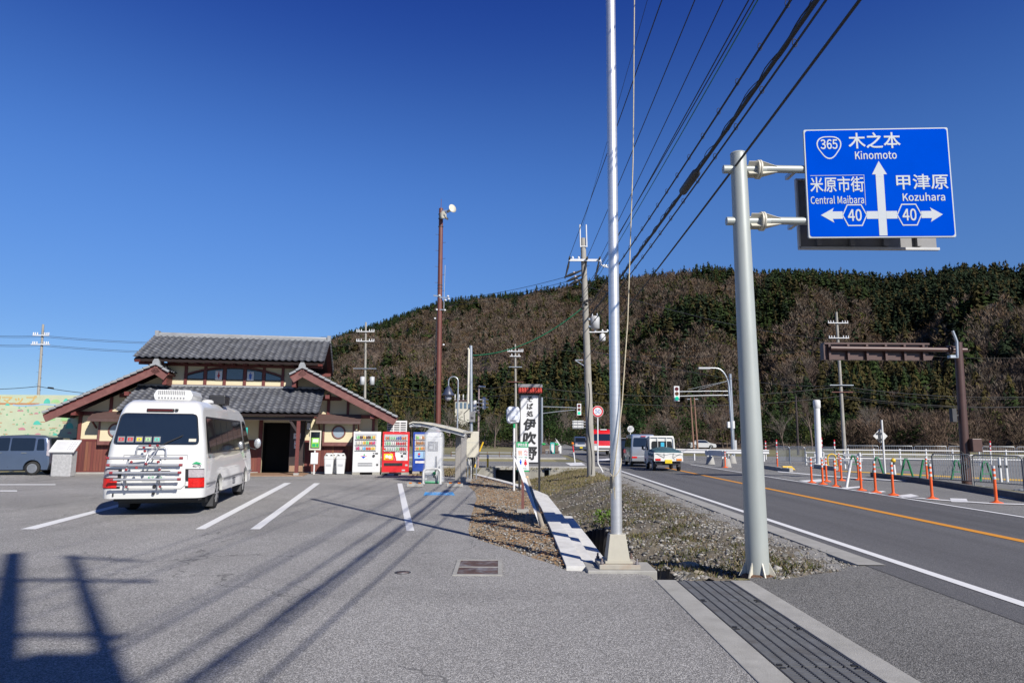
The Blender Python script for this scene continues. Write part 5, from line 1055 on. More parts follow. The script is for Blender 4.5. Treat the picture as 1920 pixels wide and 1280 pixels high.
mb = MB(); mb.poly([(x,1.925+0.0,z) for x,z in rp([(-0.55,1.10),(0.55,1.10),(0.52,1.48),(-0.52,1.48)],0.08)]); mb.build('rear_window','glass_dark',tr)
mb = MB(); mb.poly([(x,1.918,z) for x,z in ((-0.05,1.14),(0.13,1.14),(0.13,1.42),(-0.05,1.42))]); mb.build('blue_cloth',mk('cyan_cloth',(0.03,0.42,0.62),0.6) and 'cyan_cloth',tr)
mb = MB(); mb.tube([(-0.62,1.88,0.9),(-0.62,1.88,1.62),(-0.58,1.88,1.70),(0.58,1.88,1.70),(0.62,1.88,1.62),(0.62,1.88,0.9)],0.022,6)
for x in (-0.22,0.24): mb.tube([(x,1.88,1.05),(x,1.88,1.70)],0.018,6)
mb.build('guard_frame','truck_white',tr)
mb = MB(); n1, n2 = 18, 16; rg = random.Random(3)
for j in range(n2+1):
    y = -0.04+1.92*j/n2
    for i in range(n1+1):
        x = -0.76+1.52*i/n1; e = max(0,1-abs(x)/0.76)**0.4; z = 0.93+0.26*e*min(1,0.25+j/n2*1.3)+0.018*math.sin(x*9+y*5)+0.012*math.sin(x*17-y*13)
        if i in (0,n1): z = 0.74+0.05*math.sin(y*8)
        if j == 0: z = min(z,0.93)-0.10+0.03*math.sin(x*9)
        mb.v.append((x,y,z))
for j in range(n2):
    for i in range(n1): a = j*(n1+1)+i; mb.f.append([a,a+1,a+n1+2,a+n1+1]); mb.mi.append(0); mb.sm.append(True)
tp = mb.build('tarpaulin','tarp',tr)
mb = MB(); mb.tube([(-0.6,-0.05,0.88),(-0.25,-0.055,0.70),(-0.22,-0.055,0.66)],0.008,5); mb.tube([(0.6,-0.05,0.88),(0.25,-0.055,0.68),(0.3,-0.055,0.6)],0.008,5); mb.tube([(-0.22,-0.055,0.9),(-0.2,-0.055,0.7)],0.008,5); mb.tube([(0.24,-0.055,0.9),(0.22,-0.055,0.66)],0.008,5); mb.build('tie_rope','black_paint',tp)
mb = MB(); mb.box(-0.17,0.17,-0.06,-0.032,0.40,0.58); mb.m = 1
for x,z in ((-0.1,0.52),(0.02,0.53),(0.09,0.52)): mb.box(x-0.02,x+0.02,-0.063,-0.061,z-0.01,z+0.015)
mb.box(-0.12,0.12,-0.063,-0.061,0.43,0.48); mb.build('number_plate',['plate_yellow','safety_yellow'],tr)
# red truck coming the other way
lt = thing('lorry','red lorry facing the camera at the far crossing','lorry',(8.72,70.2,0),R_(180))
prl = arch(4.4,0.50,0.45,0.48)+[(5.2,0.45),(5.35,0.6),(5.36,1.25),(5.2,2.1),(4.95,2.36),(4.7,2.45),(3.55,2.48),(3.5,2.42),(3.5,0.6),(3.8,0.5)]
ins_l = lambda z: 0.07*max(0,z-1.3)
car_body(prl,2.2,ins_l,0.08,0.7,'car_red',lt,3,'cab')
fr_ = [(5.35,0.6),(5.36,1.25),(5.2,2.1),(4.95,2.36)]
mb = MB(); mb.poly([(x,pz(fr_,z)+0.012,z) for x,z in rp([(0.98,1.38),(-0.98,1.38),(-0.92,2.02),(0.92,2.02)],0.08)]); mb.build('windscreen','glass_dark',lt)
mb = MB(); mb.box(-1.08,1.08,5.33,5.46,0.48,0.92); mb.m = 1; mb.box(-0.6,0.6,5.462,5.468,0.56,0.72); mb.build('bumper',['white_paint','dark_grey'],lt,bevel=0.03)
for s in (-1,1):
    mb = MB(); mb.obox((s*0.82,5.38,1.02),(0.34,0.06,0.16)); mb.build('headlight','clear_lens',lt)
    mb = MB(); mb.bar((s*1.05,5.15,1.9),(s*1.28,5.2,1.9),0.03); mb.bar((s*1.28,5.2,1.45),(s*1.28,5.2,1.95),0.03); mb.obox((s*1.3,5.2,1.72),(0.18,0.1,0.42)); mb.build('mirror','car_red',lt)
    for y in (4.4,0.9): wheel(lt,s*0.92,y,0.44,0.26,s,8,'light_grey')
mb = MB(); mb.box(-0.5,0.5,0.2,5.0,0.5,0.7); mb.build('chassis','black_paint',lt)
mb = MB(); mb.box(-1.1,1.1,-0.6,3.3,0.75,0.95); mb.box(-1.1,1.1,3.2,3.3,0.95,2.2); mb.box(-1.1,-1.05,-0.6,3.2,0.95,1.4); mb.box(1.05,1.1,-0.6,3.2,0.95,1.4); mb.build('flatbed','car_red',lt)
mb = MB(); mb.box(-0.3,0.3,5.0,5.05,2.38,2.46); mb.build('roof_lamp','white_paint',lt)
# dark kei van facing us, far
kv = thing('kei_van','tiny dark van facing the camera at the far crossing','van',(8.3,85.4,0),R_(180))
pk_ = [(0.06,0.28)]+arch(0.60,0.33,0.28,0.27)+arch(2.8,0.33,0.26,0.27)+[(3.32,0.3),(3.40,0.5),(3.36,0.95),(3.0,1.12),(2.55,1.70),(2.3,1.78),(0.3,1.8),(0.1,1.7),(0.02,0.9)]
car_body(pk_,1.48,ins_v,0.09,0.5,'car_blue',kv,3); mb = MB(); f2 = [(3.36,0.95),(3.0,1.12),(2.55,1.70)]; mb.poly([(x,pz(f2,z)+0.02,z) for x,z in ((0.62,1.16),(-0.62,1.16),(-0.56,1.64),(0.56,1.64))]); mb.build('windscreen','glass_dark',kv)
mb = MB(); mb.box(-0.70,0.70,3.36,3.44,0.62,0.86); mb.build('grille','light_grey',kv); mb = MB(); mb.box(-0.17,0.17,3.44,3.46,0.42,0.56); mb.build('number_plate','plate_yellow',kv)
for s in (-1,1):
    mb = MB(); mb.obox((s*0.56,3.40,0.92),(0.28,0.06,0.14)); mb.build('headlight','clear_lens',kv)
    for y in (0.6,2.8): wheel(kv,s*0.64,y,0.27,0.16,s,6)
# silver saloon far on the field road
sp_ = P(1310,842,113); sp_.z = 0
ps_ = [(0.05,0.25)]+arch(0.8,0.36,0.25,0.3)+arch(3.4,0.36,0.25,0.3)+[(4.2,0.25),(4.3,0.5),(4.2,0.8),(3.3,0.95),(2.6,1.4),(1.4,1.44),(0.7,1.05),(0.05,0.95),(0.0,0.55)]
sc_ = small_car('saloon_car','silver saloon car on the far field road beyond the guardrail','car',(sp_.x-1.6,sp_.y,0),R_(-90),4.3,1.7,1.45,ps_,lambda z: 0.2*max(0,z-0.9),0.09,0.45,'light_grey',[[(1.0,0.98),(3.1,0.98),(2.58,1.36),(1.42,1.38)]],(0.8,3.4),0.3)
mb = MB(); mb.poly([(-0.6,3.3+0.02,0.98),(0.6,3.32,0.98),(0.55,2.62,1.40),(-0.55,2.62,1.40)]); mb.build('windscreen','glass_dark',sc_)
# ================================================================== POLES, SIGNS, SIGNALS
V3 = Vector
def pole_base(px, py): q = G(px,py); return V3((q.x,q.y,0))
def at(px, py, Y): return P(px,py,Y)
# ------------------------------------------------------------------ big silver pole
fb_ = pole_base(1157,1066); FY = fb_.y; fx = fb_.x
t = thing('flagpole','tall polished steel flagpole on a tapered concrete foot at the end of the channel','flagpole',(fx,FY,0))
mb = MB(); mb.tube([(fx,FY,0.42),(fx+0.005,FY,2.5),(fx+0.012,FY,5.0),(fx+0.02,FY,7.95)],[0.072,0.070,0.068,0.066],24); mb.lathe([(0.06,7.95),(0.07,8.0),(0.05,8.06),(0,8.08)],16,(fx+0.02,FY,0),'z'); mb.build('pole','polished_steel',t,world=True)
mb = MB(); a,b = 0.142,0.098
mb.add([(fx-a,FY-a,0.12),(fx+a,FY-a,0.12),(fx+a,FY+a,0.12),(fx-a,FY+a,0.12),(fx-b,FY-b,0.43),(fx+b,FY-b,0.43),(fx+b,FY+b,0.43),(fx-b,FY+b,0.43)],[(0,1,5,4),(1,2,6,5),(2,3,7,6),(3,0,4,7),(4,5,6,7)]); mb.box(fx-0.17,fx+0.17,FY-0.17,FY+0.17,0.09,0.12)
mb.build('pole_foot','foot_paint' if mk('foot_paint',(0.44,0.415,0.34),0.6,var=0.08,dirt=(0.34,0.30,0.22),dscale=3,damt=0.4) else '',t,world=True,bevel=0.006)
mb = MB(); mb.box(fx-0.25,fx+0.25,FY-0.24,FY+0.24,0.035,0.09); mb.build('base_plate','pole_plate' if mk('pole_plate',(0.40,0.37,0.31),0.6,var=0.15,scale=8,dirt=(0.25,0.13,0.06),dscale=4,damt=0.6) else '',t,world=True,bevel=0.006)
mb = MB()
for sx in (-1,1):
    for sy in (-1,1): mb.lathe([(0.022,0.09),(0.022,0.12),(0.012,0.12),(0.012,0.16)],8,(fx+sx*0.215,FY+sy*0.205,0),'z')
mb.build('anchor_bolt','iron_lid',t,world=True)
mb = MB(); q = [G(1097,1076),G(1226,1080)]; mb.box(fx-0.40,fx+0.44,FY-0.30,FY+0.30,-0.6,0.035); S('pole_slab',mb,'concrete',bevel=0.012)
mb = MB(); rp_ = [at(1190,-60,FY+0.02),at(1187,300,FY),at(1177,600,FY-0.06),at(1166,760,FY-0.12),at(1154,860,FY-0.13),at(1149,895,FY-0.1),at(1148,905,FY-0.08)]
pts = []
for a,b in zip(rp_,rp_[1:]): pts += [a.lerp(b,k/4) for k in range(4)]
mb.tube(pts+[rp_[-1]],0.008,6); mb.tube([at(1149,897,FY-.09),at(1144,905,FY-.09),at(1147,925,FY-.09),at(1152,912,FY-.09),at(1153,935,FY-.09)],0.006,5)
mb.tube([V3((fx+0.074*math.cos(a),FY+0.074*math.sin(a),1.28+0.14*math.sin(a+0.6))) for a in [2*math.pi*k/20 for k in range(20)]],0.005,5,closed=True); mb.build('halyard','rope',t,world=True)
mb = MB(); mb.bar(at(1146,893,FY-0.09),at(1146,915,FY-0.09),0.035,0.03); mb.build('cleat','black_paint',t,world=True)
# ------------------------------------------------------------------ sign pole with two overhead panels
sp = pole_base(1421,1076); sx, sy = sp.x, sp.y
t = thing('sign_pole','thick pale grey pole carrying the blue direction sign on two arms','sign pole',(sx,sy,0))
ztop = at(1384,290,sy).z; xt = at(1384,290,sy).x
mb = MB(); mb.tube([(sx,sy,-0.3),(sx,sy,0.12),(xt,sy,ztop)],[0.142,0.138,0.102],28); mb.lathe([(0.104,ztop),(0.098,ztop+0.02),(0,ztop+0.03)],20,(xt,sy,0),'z'); mb.build('pole','sign_pole_paint',t,world=True)
mb = MB()
for k in range(7):
    a = 2*math.pi*(k+0.3)/7; c, s_ = math.cos(a), math.sin(a); mb.prism([(sx+c*0.132,sy+s_*0.132,0.16),(sx+c*0.225,sy+s_*0.225,-0.02),(sx+c*0.132,sy+s_*0.132,-0.02)],(-s_*0.014,c*0.014,0))
mb.build('rib','cream_paint',t,world=True)
mb = MB(); mb.lathe([(0.22,-0.06),(0.19,0.0),(0.14,0.015)],18,(sx,sy,0),'z'); mb.build('root_collar','rust',t,world=True)
for (py,pstub) in ((318,1356),(415,1362)):
    z = at(1400,py,sy).z; xc = xt+(sx-xt)*(1-(z/ztop)); x0 = at(pstub,py,sy).x; xf = at(1433 if py < 400 else 1440,py,sy).x
    mb = MB(); mb.tube([(x0,sy,z),(xf+0.02,sy,z)],0.055,16); mb.tube([(xf,sy,z+0.01),(xf+1.85,sy+0.12,z+0.04)],0.050,16); am = mb.build('arm','sign_pole_paint',t,world=True)
    mb = MB()
    for dx,rr in ((-0.012,0.125),(0.012,0.125)): mb.lathe([(rr,-0.010),(rr,0.010)],20,(xf-0.08+dx*1.2,sy,z),'x')
    for k in range(4):
        a = math.pi/4+math.pi/2*k; c, s_ = math.cos(a), math.sin(a)
        mb.prism([(xf-0.05,sy+c*0.05,z+s_*0.05),(xf-0.05,sy+c*0.118,z+s_*0.118),(xf+0.16,sy+c*0.052,z+s_*0.052)],(0,-s_*0.012,c*0.012))
        mb.prism([(xf-0.10,sy+c*0.05,z+s_*0.05),(xf-0.10,sy+c*0.118,z+s_*0.118),(xc+0.11,sy+c*0.118,z+s_*0.118),(xc+0.11,sy+c*0.05,z+s_*0.05)],(0,-s_*0.012,c*0.012))
    mb.build('flange','cream_paint',am,world=True)
# blue direction sign
YL, YR = sy-0.04, sy-0.16
TL, TR, BR, BL = at(1507,243,YL), at(1781.5,240,YR), at(1788,443.5,YR), at(1516,447,YL)
c0 = (TL+TR+BR+BL)*0.25; ux = ((TR-TL)+(BR-BL)).normalized(); uz = V3((0,0,1)); uz = (uz-ux*uz.dot(ux)).normalized(); nrm = ux.cross(uz)   # towards viewer is -nrm? checked below
SWd = ((TR-TL).length+(BR-BL).length)/2; SHt = ((TL-BL).length+(TR-BR).length)/2
if nrm.y > 0: nrm = -nrm
sg = thing('direction_sign','large blue direction sign with white arrows and route numbers 365 and 40','road sign',c0)
def sp2(u, v, off=0.0): return c0+ux*(u-0.5)*SWd+uz*(0.5-v)*SHt+nrm*off           # u right, v down, 0..1
def spoly(mb, uv, off): mb.poly([sp2(u,v,off) for u,v in uv])
pw_, ph_ = 1094.0, 810.0                      # working units: the panel measured across 1094 by 810
def q2(x, y): return ((x-676)/pw_, (y-90)/ph_)
mb = MB(); pts = [((0.5+a/SWd),(0.5-b/SHt)) for a,b in rrect(0,0,SWd,SHt,0.02)]
mb.prism([sp2(u,v,0.0) for u,v in pts],-nrm*0.035); mb.build('panel_edge','sign_white',sg,world=True)
mb = MB(); mb.poly([sp2(0.5+a/SWd,0.5-b/SHt,0.003) for a,b in rrect(0,0,SWd-0.032,SHt-0.032,0.035)]); mb.build('panel_face','sign_blue',sg,world=True)
mb = MB(); o = 0.006
# arrows: upright shaft and head, crossbar with heads
def U(x,y): return (x/1000.0, y/750.0)         # u,v on a 1000 x 750 panel
def pU(L, off=o): spoly(mb,[U(*p) for p in L],off)
pU([(482,335),(537,335),(537,738),(482,738)]); pU([(509,228),(560,320),(537,320),(537,336),(482,336),(482,320),(458,320)])
pU([(404,572),(481.5,572),(481.5,624),(404,624)]); pU([(537.5,572),(612,572),(612,624),(537.5,624)])
pU([(90,596),(180,548),(170,572),(240,572),(240,622),(170,622),(180,648)]); pU([(920,598),(836,550),(846,574),(775,574),(775,622),(846,622),(836,648)])
def ring(cx, cy, pts_o, pts_i):
    n = len(pts_o); mb.add([sp2(*U(cx+a,cy+b),o) for a,b in pts_o]+[sp2(*U(cx+a,cy+b),o) for a,b in pts_i],[(i,(i+1)%n,n+(i+1)%n,n+i) for i in range(n)])
hexo = [(-86,0),(-50,-74),(50,-74),(86,0),(50,74),(-50,74)]; hexi = [(a*0.91,b*0.895) for a,b in hexo]
for cx,cy in ((322,598),(694,598)): ring(cx,cy,hexo,hexi)
shield = []
for a in range(0,360,10):
    r = 1.0+0.10*math.cos(R_(3*(a-90))); shield.append((84*r*math.cos(R_(a)), 80*r*math.sin(R_(a))))
shield = [(a*(1.0 if b < 20 else 1.0-0.12*(b-20)/60), b) for a,b in shield]
ring(172,122,shield,[(a*0.90,b*0.90) for a,b in shield])
def ST(body, cx, cy, h, w_, bold, off=o): mb.text(body, sp2(*U(cx,cy),off), ux, uz, h/750*SHt, w_/1000*SWd, bold=bold)
ST('365',172,106,66,116,0.028); ST('40',322,598,78,92,0.028); ST('40',694,598,78,92,0.028)
ST('木之本',488,84,108,356,0.018); ST('Kinomoto',492,186,56,286,0.022)
ST('米原市街',212,386,104,368,0.016); ST('Central Maibara',208,492,54,366,0.016); ST('甲津原',796,375,102,350,0.016); ST('Kozuhara',800,478,54,286,0.022)
pU([(30,322),(400,322),(400,325),(30,325)]); pU([(400,322),(403,322),(403,530),(400,530)])
mb.build('lettering','sign_white',sg,world=True)
# second panel behind, back to the camera
Y2 = sy+0.42
a1, b1, b2, a2 = at(1489,337,Y2), at(1502,469,Y2), at(1757,465,Y2), at(1757,330,Y2)
zt2, zb2 = a1.z, (b1.z+b2.z)/2; xl2, xr2 = at(1494,400,Y2).x, at(1756,460,Y2).x
bs = thing('road_sign','dark back of a second sign panel hung behind the blue direction sign','road sign',((xl2+xr2)/2,Y2,zb2))
mb = MB(); mb.box(xl2,xr2,Y2,Y2+0.03,zb2,zt2); mb.build('panel','mid_grey',bs,world=True)
mb = MB(); mb.box(xl2-0.01,xr2+0.01,Y2-0.05,Y2-0.001,zb2-0.02,zb2+0.015); mb.box(xl2-0.012,xl2+0.012,Y2-0.05,Y2-0.001,zb2,zt2); mb.box(xl2,xr2,Y2-0.045,Y2-0.001,zt2-0.02,zt2); mb.build('panel_edge','light_grey',bs,world=True)
mb = MB()
for k in range(4): x = xl2+(xr2-xl2)*(0.14+0.24*k); mb.box(x-0.03,x+0.03,Y2-0.06,Y2-0.001,zb2+0.03,zt2-0.03)
mb.build('stiffener','mid_grey',bs,world=True)
mb = MB()
for zz in (at(1400,318,sy).z+0.03,at(1400,415,sy).z+0.03): mb.bar((sx+1.2,sy+0.06,zz),(sx+1.2,Y2-0.05,zz),0.05,0.05); mb.bar((sx+0.75,sy+0.06,zz),(sx+0.75,Y2-0.05,zz),0.05,0.05)
mb.build('bracket','galvanised',bs,world=True)
# ------------------------------------------------------------------ generic concrete utility pole
def utility_pole(name, label, base, top, r0, r1, arms=(), insul=(), mat='pole_concrete', steps=True, group=None, extras=None):
    t = thing(name,label,'utility pole',base,0,group); b = V3(base); tp = V3(top)
    mb = MB(); mb.tube([b-V3((0,0,0.3)),b.lerp(tp,0.5),tp],[r0,(r0+r1)/2,r1],14); mb.build('pole',mat,t,world=True)
    for ai, (z, x0, x1, th) in enumerate(arms):
        c = b.lerp(tp,z/tp.z); mb = MB(); mb.box(c.x+x0,c.x+x1,c.y-r0-th,c.y-r0,z-th/2,z+th/2); am = mb.build('crossarm','insulator' if ai < 2 else 'galvanised' if ai < 3 else 'red_brown_steel',t,world=True)
        mb = MB(); n = 0
        for x in insul: 
            if ai < 2 and x0-0.01 <= x <= x1+0.01: mb.lathe([(0.03,0),(0.05,0.05),(0.035,0.09),(0.05,0.13),(0.025,0.18),(0,0.2)],8,(c.x+x,c.y-r0-th/2,z+th/2),'z'); n += 1
        if n: mb.build('insulator','insulator',am,world=True)
    if steps:
        mb = MB(); n = int((tp.z-1.8)/0.45)
        for k in range(n): z = 1.8+k*0.45; c = b.lerp(tp,z/tp.z); s_ = 1 if k%2 else -1; rr = r0+(r1-r0)*z/tp.z; mb.bar((c.x+s_*rr*0.8,c.y-rr*0.5,z),(c.x+s_*(rr+0.12),c.y-rr*0.6,z),0.016)
        o = mb.build('step_bolts','dark_grey',t,world=True)
    return t
# main pole between lot and road
cb = pole_base(1109,890.5); CY = cb.y; ct = at(1093,447,CY)
cp = utility_pole('utility_pole','tall concrete utility pole with transformer beside the 50 speed sign',cb,ct,0.185,0.12)
def onp(z): return V3(cb).lerp(ct,z/ct.z)
def Z(py): return at(1100,py,CY).z
mb = MB()
for dx in (-0.13,0.16): mb.tube([onp(ct.z)+V3((dx,-0.12,-0.45)),onp(ct.z)+V3((dx-0.02,-0.12,0.62))],0.032,8)
mb.tube([onp(ct.z)+V3((-0.15,-0.12,-0.42)),onp(ct.z)+V3((0.18,-0.12,-0.42))],0.03,8); mb.build('top_frame','insulator',cp,world=True)
zA = Z(490); c = onp(zA); xl, xr = at(1065,490,CY).x, at(1126,490,CY).x
mb = MB(); mb.box(xl,xr,c.y-0.24,c.y-0.15,zA-0.05,zA+0.05); mb.tube([(xr-0.02,c.y-0.19,zA),(xr,c.y-0.19,zA-0.22),(xr+0.33,c.y-0.19,zA-0.34)],0.028,6); ca = mb.build('crossarm','insulator',cp,world=True)
mb = MB()
for x in (xr+0.12,xr+0.22,xr+0.34): mb.lathe([(0.03,0),(0.06,0.04),(0.03,0.08),(0.06,0.12),(0,0.14)],8,(x,c.y-0.19,zA-0.33),'z')
for x in (xl+0.2,c.x-0.25): mb.lathe([(0.03,0),(0.06,0.06),(0.03,0.12),(0,0.14)],8,(x,c.y-0.19,zA+0.05),'z')
mb.build('insulator','insulator',ca,world=True)
mb = MB()
for x in (xl+0.05,c.x+0.12,xr-0.08):
    mb.tube([(x,c.y-0.2,zA+0.04),(x,c.y-0.42,zA+0.08)],[0.05,0.045],8); mb.tube([(x,c.y-0.15,zA+0.02),(x-0.06,c.y-0.12,zA-0.3),(x-0.2,c.y-0.1,zA-0.85)],[0.03,0.06,0.025],6)
for k,(px,py) in enumerate(((1058,520),(1062,528),(1068,533))): q = at(px,py,CY); e = onp(Z(505+k*8)); mb.tube([q,q.lerp(e,0.35),q.lerp(e,0.6),e],[0.03,0.075,0.06,0.02],7)
mb.build('strain_insulator','cable_black',ca,world=True)
mb = MB()
for k in range(3): q = at(1058+k*5,518+k*7,CY); e = onp(Z(505+k*8)); mb.blob(q.lerp(e,0.5),0.07,k,1,0.05)
mb.build('insulator_cap','pink_cap' if mk('pink_cap',(0.6,0.5,0.48),0.5) else '',ca,world=True)
zt_ = Z(605); c = onp(zt_)
mb = MB(); mb.lathe([(0.10,-0.30),(0.20,-0.28),(0.21,0.22),(0.17,0.28),(0,0.30)],16,(c.x+0.40,c.y-0.1,zt_),'z'); tf = mb.build('transformer','light_grey',cp,world=True)
mb = MB(); mb.bar((c.x+0.1,c.y-0.1,zt_+0.15),(c.x+0.3,c.y-0.1,zt_+0.15),0.08); mb.bar((c.x+0.1,c.y-0.1,zt_-0.18),(c.x+0.3,c.y-0.1,zt_-0.18),0.08)
for dx in (0.28,0.5): mb.tube([(c.x+dx,c.y-0.1,zt_+0.28),(c.x+dx,c.y-0.1,zt_+0.42)],[0.035,0.02],6)
mb.build('bracket','galvanised',tf,world=True)
mb = MB(); z_ = Z(623); c = onp(z_); mb.bar((c.x+0.12,c.y-0.1,z_),(c.x+0.98,c.y-0.1,z_+0.02),0.05,0.05); mb.lathe([(0.05,-0.42),(0.14,-0.38),(0.13,-0.12),(0.04,-0.05)],10,(c.x+0.72,c.y-0.1,z_),'z')
for dx in (0.4,0.72,0.95): mb.lathe([(0.03,0),(0.05,0.06),(0,0.12)],8,(c.x+dx,c.y-0.1,z_+0.02),'z')
mb.build('switch_arm','insulator',cp,world=True)
mb = MB(); z_ = Z(568); c = onp(z_)
for k in range(16): rg = random.Random(k); mb.blob((c.x+rg.uniform(-0.28,0.3),c.y-0.15,z_+rg.uniform(-0.35,0.25)),rg.uniform(0.03,0.07),k,1,0.2)
mb.build('cable_cluster','cable_black',cp,world=True)
mb = MB(); z_ = Z(676); c = onp(z_); mb.bar((c.x-0.12,c.y,z_-0.25),(c.x-0.55,c.y,z_+0.02),0.035); mb.bar((c.x-0.55,c.y,z_+0.03),(c.x-0.2,c.y,z_+0.03),0.035); mb.build('stay_bracket','galvanised',cp,world=True)
mb = MB(); pts = [onp(z)+V3((-0.02+0.05*math.sin(z*2.2),-(0.185-0.006*z)-0.008,0)) for z in [0.05+0.25*k for k in range(17)]]; mb.tube(pts,0.016,6); mb.build('earth_cable','cable_black',cp,world=True)
# H-frame pole just behind the camera: it carries the cables and throws the shadows on the lot
HB = V3((3.85,-5.55,0)); HT = 13.0
hp = thing('utility_pole','twin-pole cable support with transformer standing behind the camera','utility pole',HB)
mb = MB(); mb.tube([HB,HB+V3((0,0,HT))],[0.17,0.115],12); mb.build('pole','pole_concrete',hp,world=True)
mb = MB(); mb.tube([HB+V3((1.02,-0.36,0)),HB+V3((1.05,-0.36,HT+0.2))],[0.13,0.07],12); mb.build('pole','pole_concrete',hp,world=True)
mb = MB()
for z,xa,xb in ((11.75,-0.3,1.75),(9.95,-0.1,1.15)): mb.bar(HB+V3((xa,-0.2,z)),HB+V3((xb,-0.2,z-0.05)),0.07)
mb.bar(HB+V3((0.9,-0.36,HT+0.15)),HB+V3((1.9,-0.36,HT-0.1)),0.06); mb.build('crossarm','galvanised',hp,world=True)
mb = MB(); mb.obox(HB+V3((0.48,-0.2,8.9)),(0.50,0.45,0.95)); mb.build('transformer','light_grey',hp,world=True,bevel=0.05)
# ------------------------------------------------------------------ speaker pole
sb = pole_base(820,883); SY = sb.y; st = at(827,391,SY)
t = thing('speaker_pole','tall red-brown steel pole with public address horns at its top','speaker pole',sb)
mb = MB(); mb.tube([sb,V3(sb).lerp(st,0.55),st],[0.135,0.125,0.105],16); mb.tube([st,st+V3((0,0,0.5))],0.012,5); mb.build('pole','red_brown_steel',t,world=True)
def SZ(py): return V3(sb).lerp(st,(at(823,py,SY).z)/st.z)
c = SZ(398)
for (dx,dz,yw,pt) in ((0.55,0.06,0.75,0.1),(0.34,-0.30,-0.5,-0.2)):
    mb = MB(); d = V3((math.sin(yw)*0.9,-math.cos(yw),0.15)).normalized(); o_ = c+V3((dx-0.1,-0.12,dz)); r2 = [(0.05,-0.22),(0.07,-0.05),(0.09,0.08),(0.21,0.24),(0.22,0.25),(0.05,0.12),(0.0,0.12)]
    q = d.to_track_quat('Z','Y').to_matrix(); n = 18; V = []; F = []
    for (r,z) in r2:
        for k in range(n): a = 2*math.pi*k/n; V.append(o_+q@V3((r*math.cos(a),r*math.sin(a),z)))
    for i in range(len(r2)-1):
        for k in range(n): F.append((i*n+k,i*n+(k+1)%n,(i+1)*n+(k+1)%n,(i+1)*n+k))
    mb.smooth = True; mb.add(V,F); hn = mb.build('horn_speaker','cream_paint',t,world=True); mb = MB(); mb.bar(c+V3((0.05,-0.1,dz*0.6)),o_,0.04); mb.build('bracket','galvanised',hn,world=True)
mb = MB()
for k,py in enumerate(range(440,560,15)): q = SZ(py); s_ = 1 if k%2 else -1; mb.bar(q+V3((s_*0.1,0,0)),q+V3((s_*0.26,-0.02,0.01)),0.016)
for py in (402,410,425,535,541): q = SZ(py); mb.lathe([(0.13,-0.02),(0.13,0.02)],14,q,'z')
mb.build('step_bolts','dark_grey',t,world=True)
mb = MB(); q = SZ(557); mb.tube([q+V3((0.22,-0.1,-0.6)),q+V3((0.24,-0.1,1.6))],[0.02,0.016],6); mb.bar(q+V3((0,-0.1,-0.05)),q+V3((0.5,-0.1,-0.05)),0.05); mb.bar(q+V3((-0.3,-0.1,0.06)),q+V3((0.1,-0.1,0)),0.06); mb.bar(q+V3((0,-0.1,-0.65)),q+V3((0.26,-0.1,-0.65)),0.04); mb.build('antenna','galvanised',t,world=True)
mb = MB()
for dx,dz in ((0.42,0.02),(0.46,-0.12),(0.30,-0.18),(0.0,0.05),(0.28,-0.68),(-0.12,-0.66),(-0.2,-1.1),(0.25,-2.4)): mb.blob(q+V3((dx,-0.14,dz)),0.055,3,1,0.1)
mb.build('insulator','insulator',t,world=True)
mb = MB(); mb.tube([SZ(600)+V3((-0.12,-0.12,0)),SZ(690)+V3((-0.20,-0.1,0)),SZ(800)+V3((-0.17,-0.1,0)),V3(sb)+V3((-0.17,-0.1,0))],0.022,6); mb.build('conduit','black_paint',t,world=True)
# ------------------------------------------------------------------ lantern lamp post
lb = pole_base(856,888); LY = lb.y
t = thing('street_lamp','grey swan-neck lamp post with a dark hooded lantern behind the shelter','street lamp',lb)
lz = at(856,722,LY).z; ltop = at(856,706,LY).z; lx2 = at(841,720,LY).x; rr = (lb.x-lx2)/2
mb = MB(); mb.tube([lb,(lb.x,LY,lz*0.5),(lb.x,LY,ltop-rr)]+[(lb.x-rr+rr*math.cos(a),LY,ltop-rr+rr*math.sin(a)) for a in [math.pi*k/10 for k in range(1,11)]]+[(lx2,LY,ltop-rr-0.25)],[0.05,0.04]+[0.03]*12,10); mb.build('pole','galvanised',t,world=True)
hz = ltop-rr-0.2; mb = MB(); mb.lathe([(0.05,0),(0.09,-0.08),(0.14,-0.12),(0.17,-0.25),(0.30,-0.42),(0.29,-0.44),(0.15,-0.38),(0,-0.38)],18,(lx2,LY,hz),'z'); hd = mb.build('lamp_hood','hood_blue' if mk('hood_blue',(0.05,0.06,0.10),0.4) else '',t,world=True)
mb = MB(); mb.blob((lx2,LY,hz-0.52),0.16,1,2,0.0,(1,1,1.05)); mb.build('globe','globe_glass' if mk('globe_glass',(0.42,0.44,0.48),0.2) else '',hd,world=True)
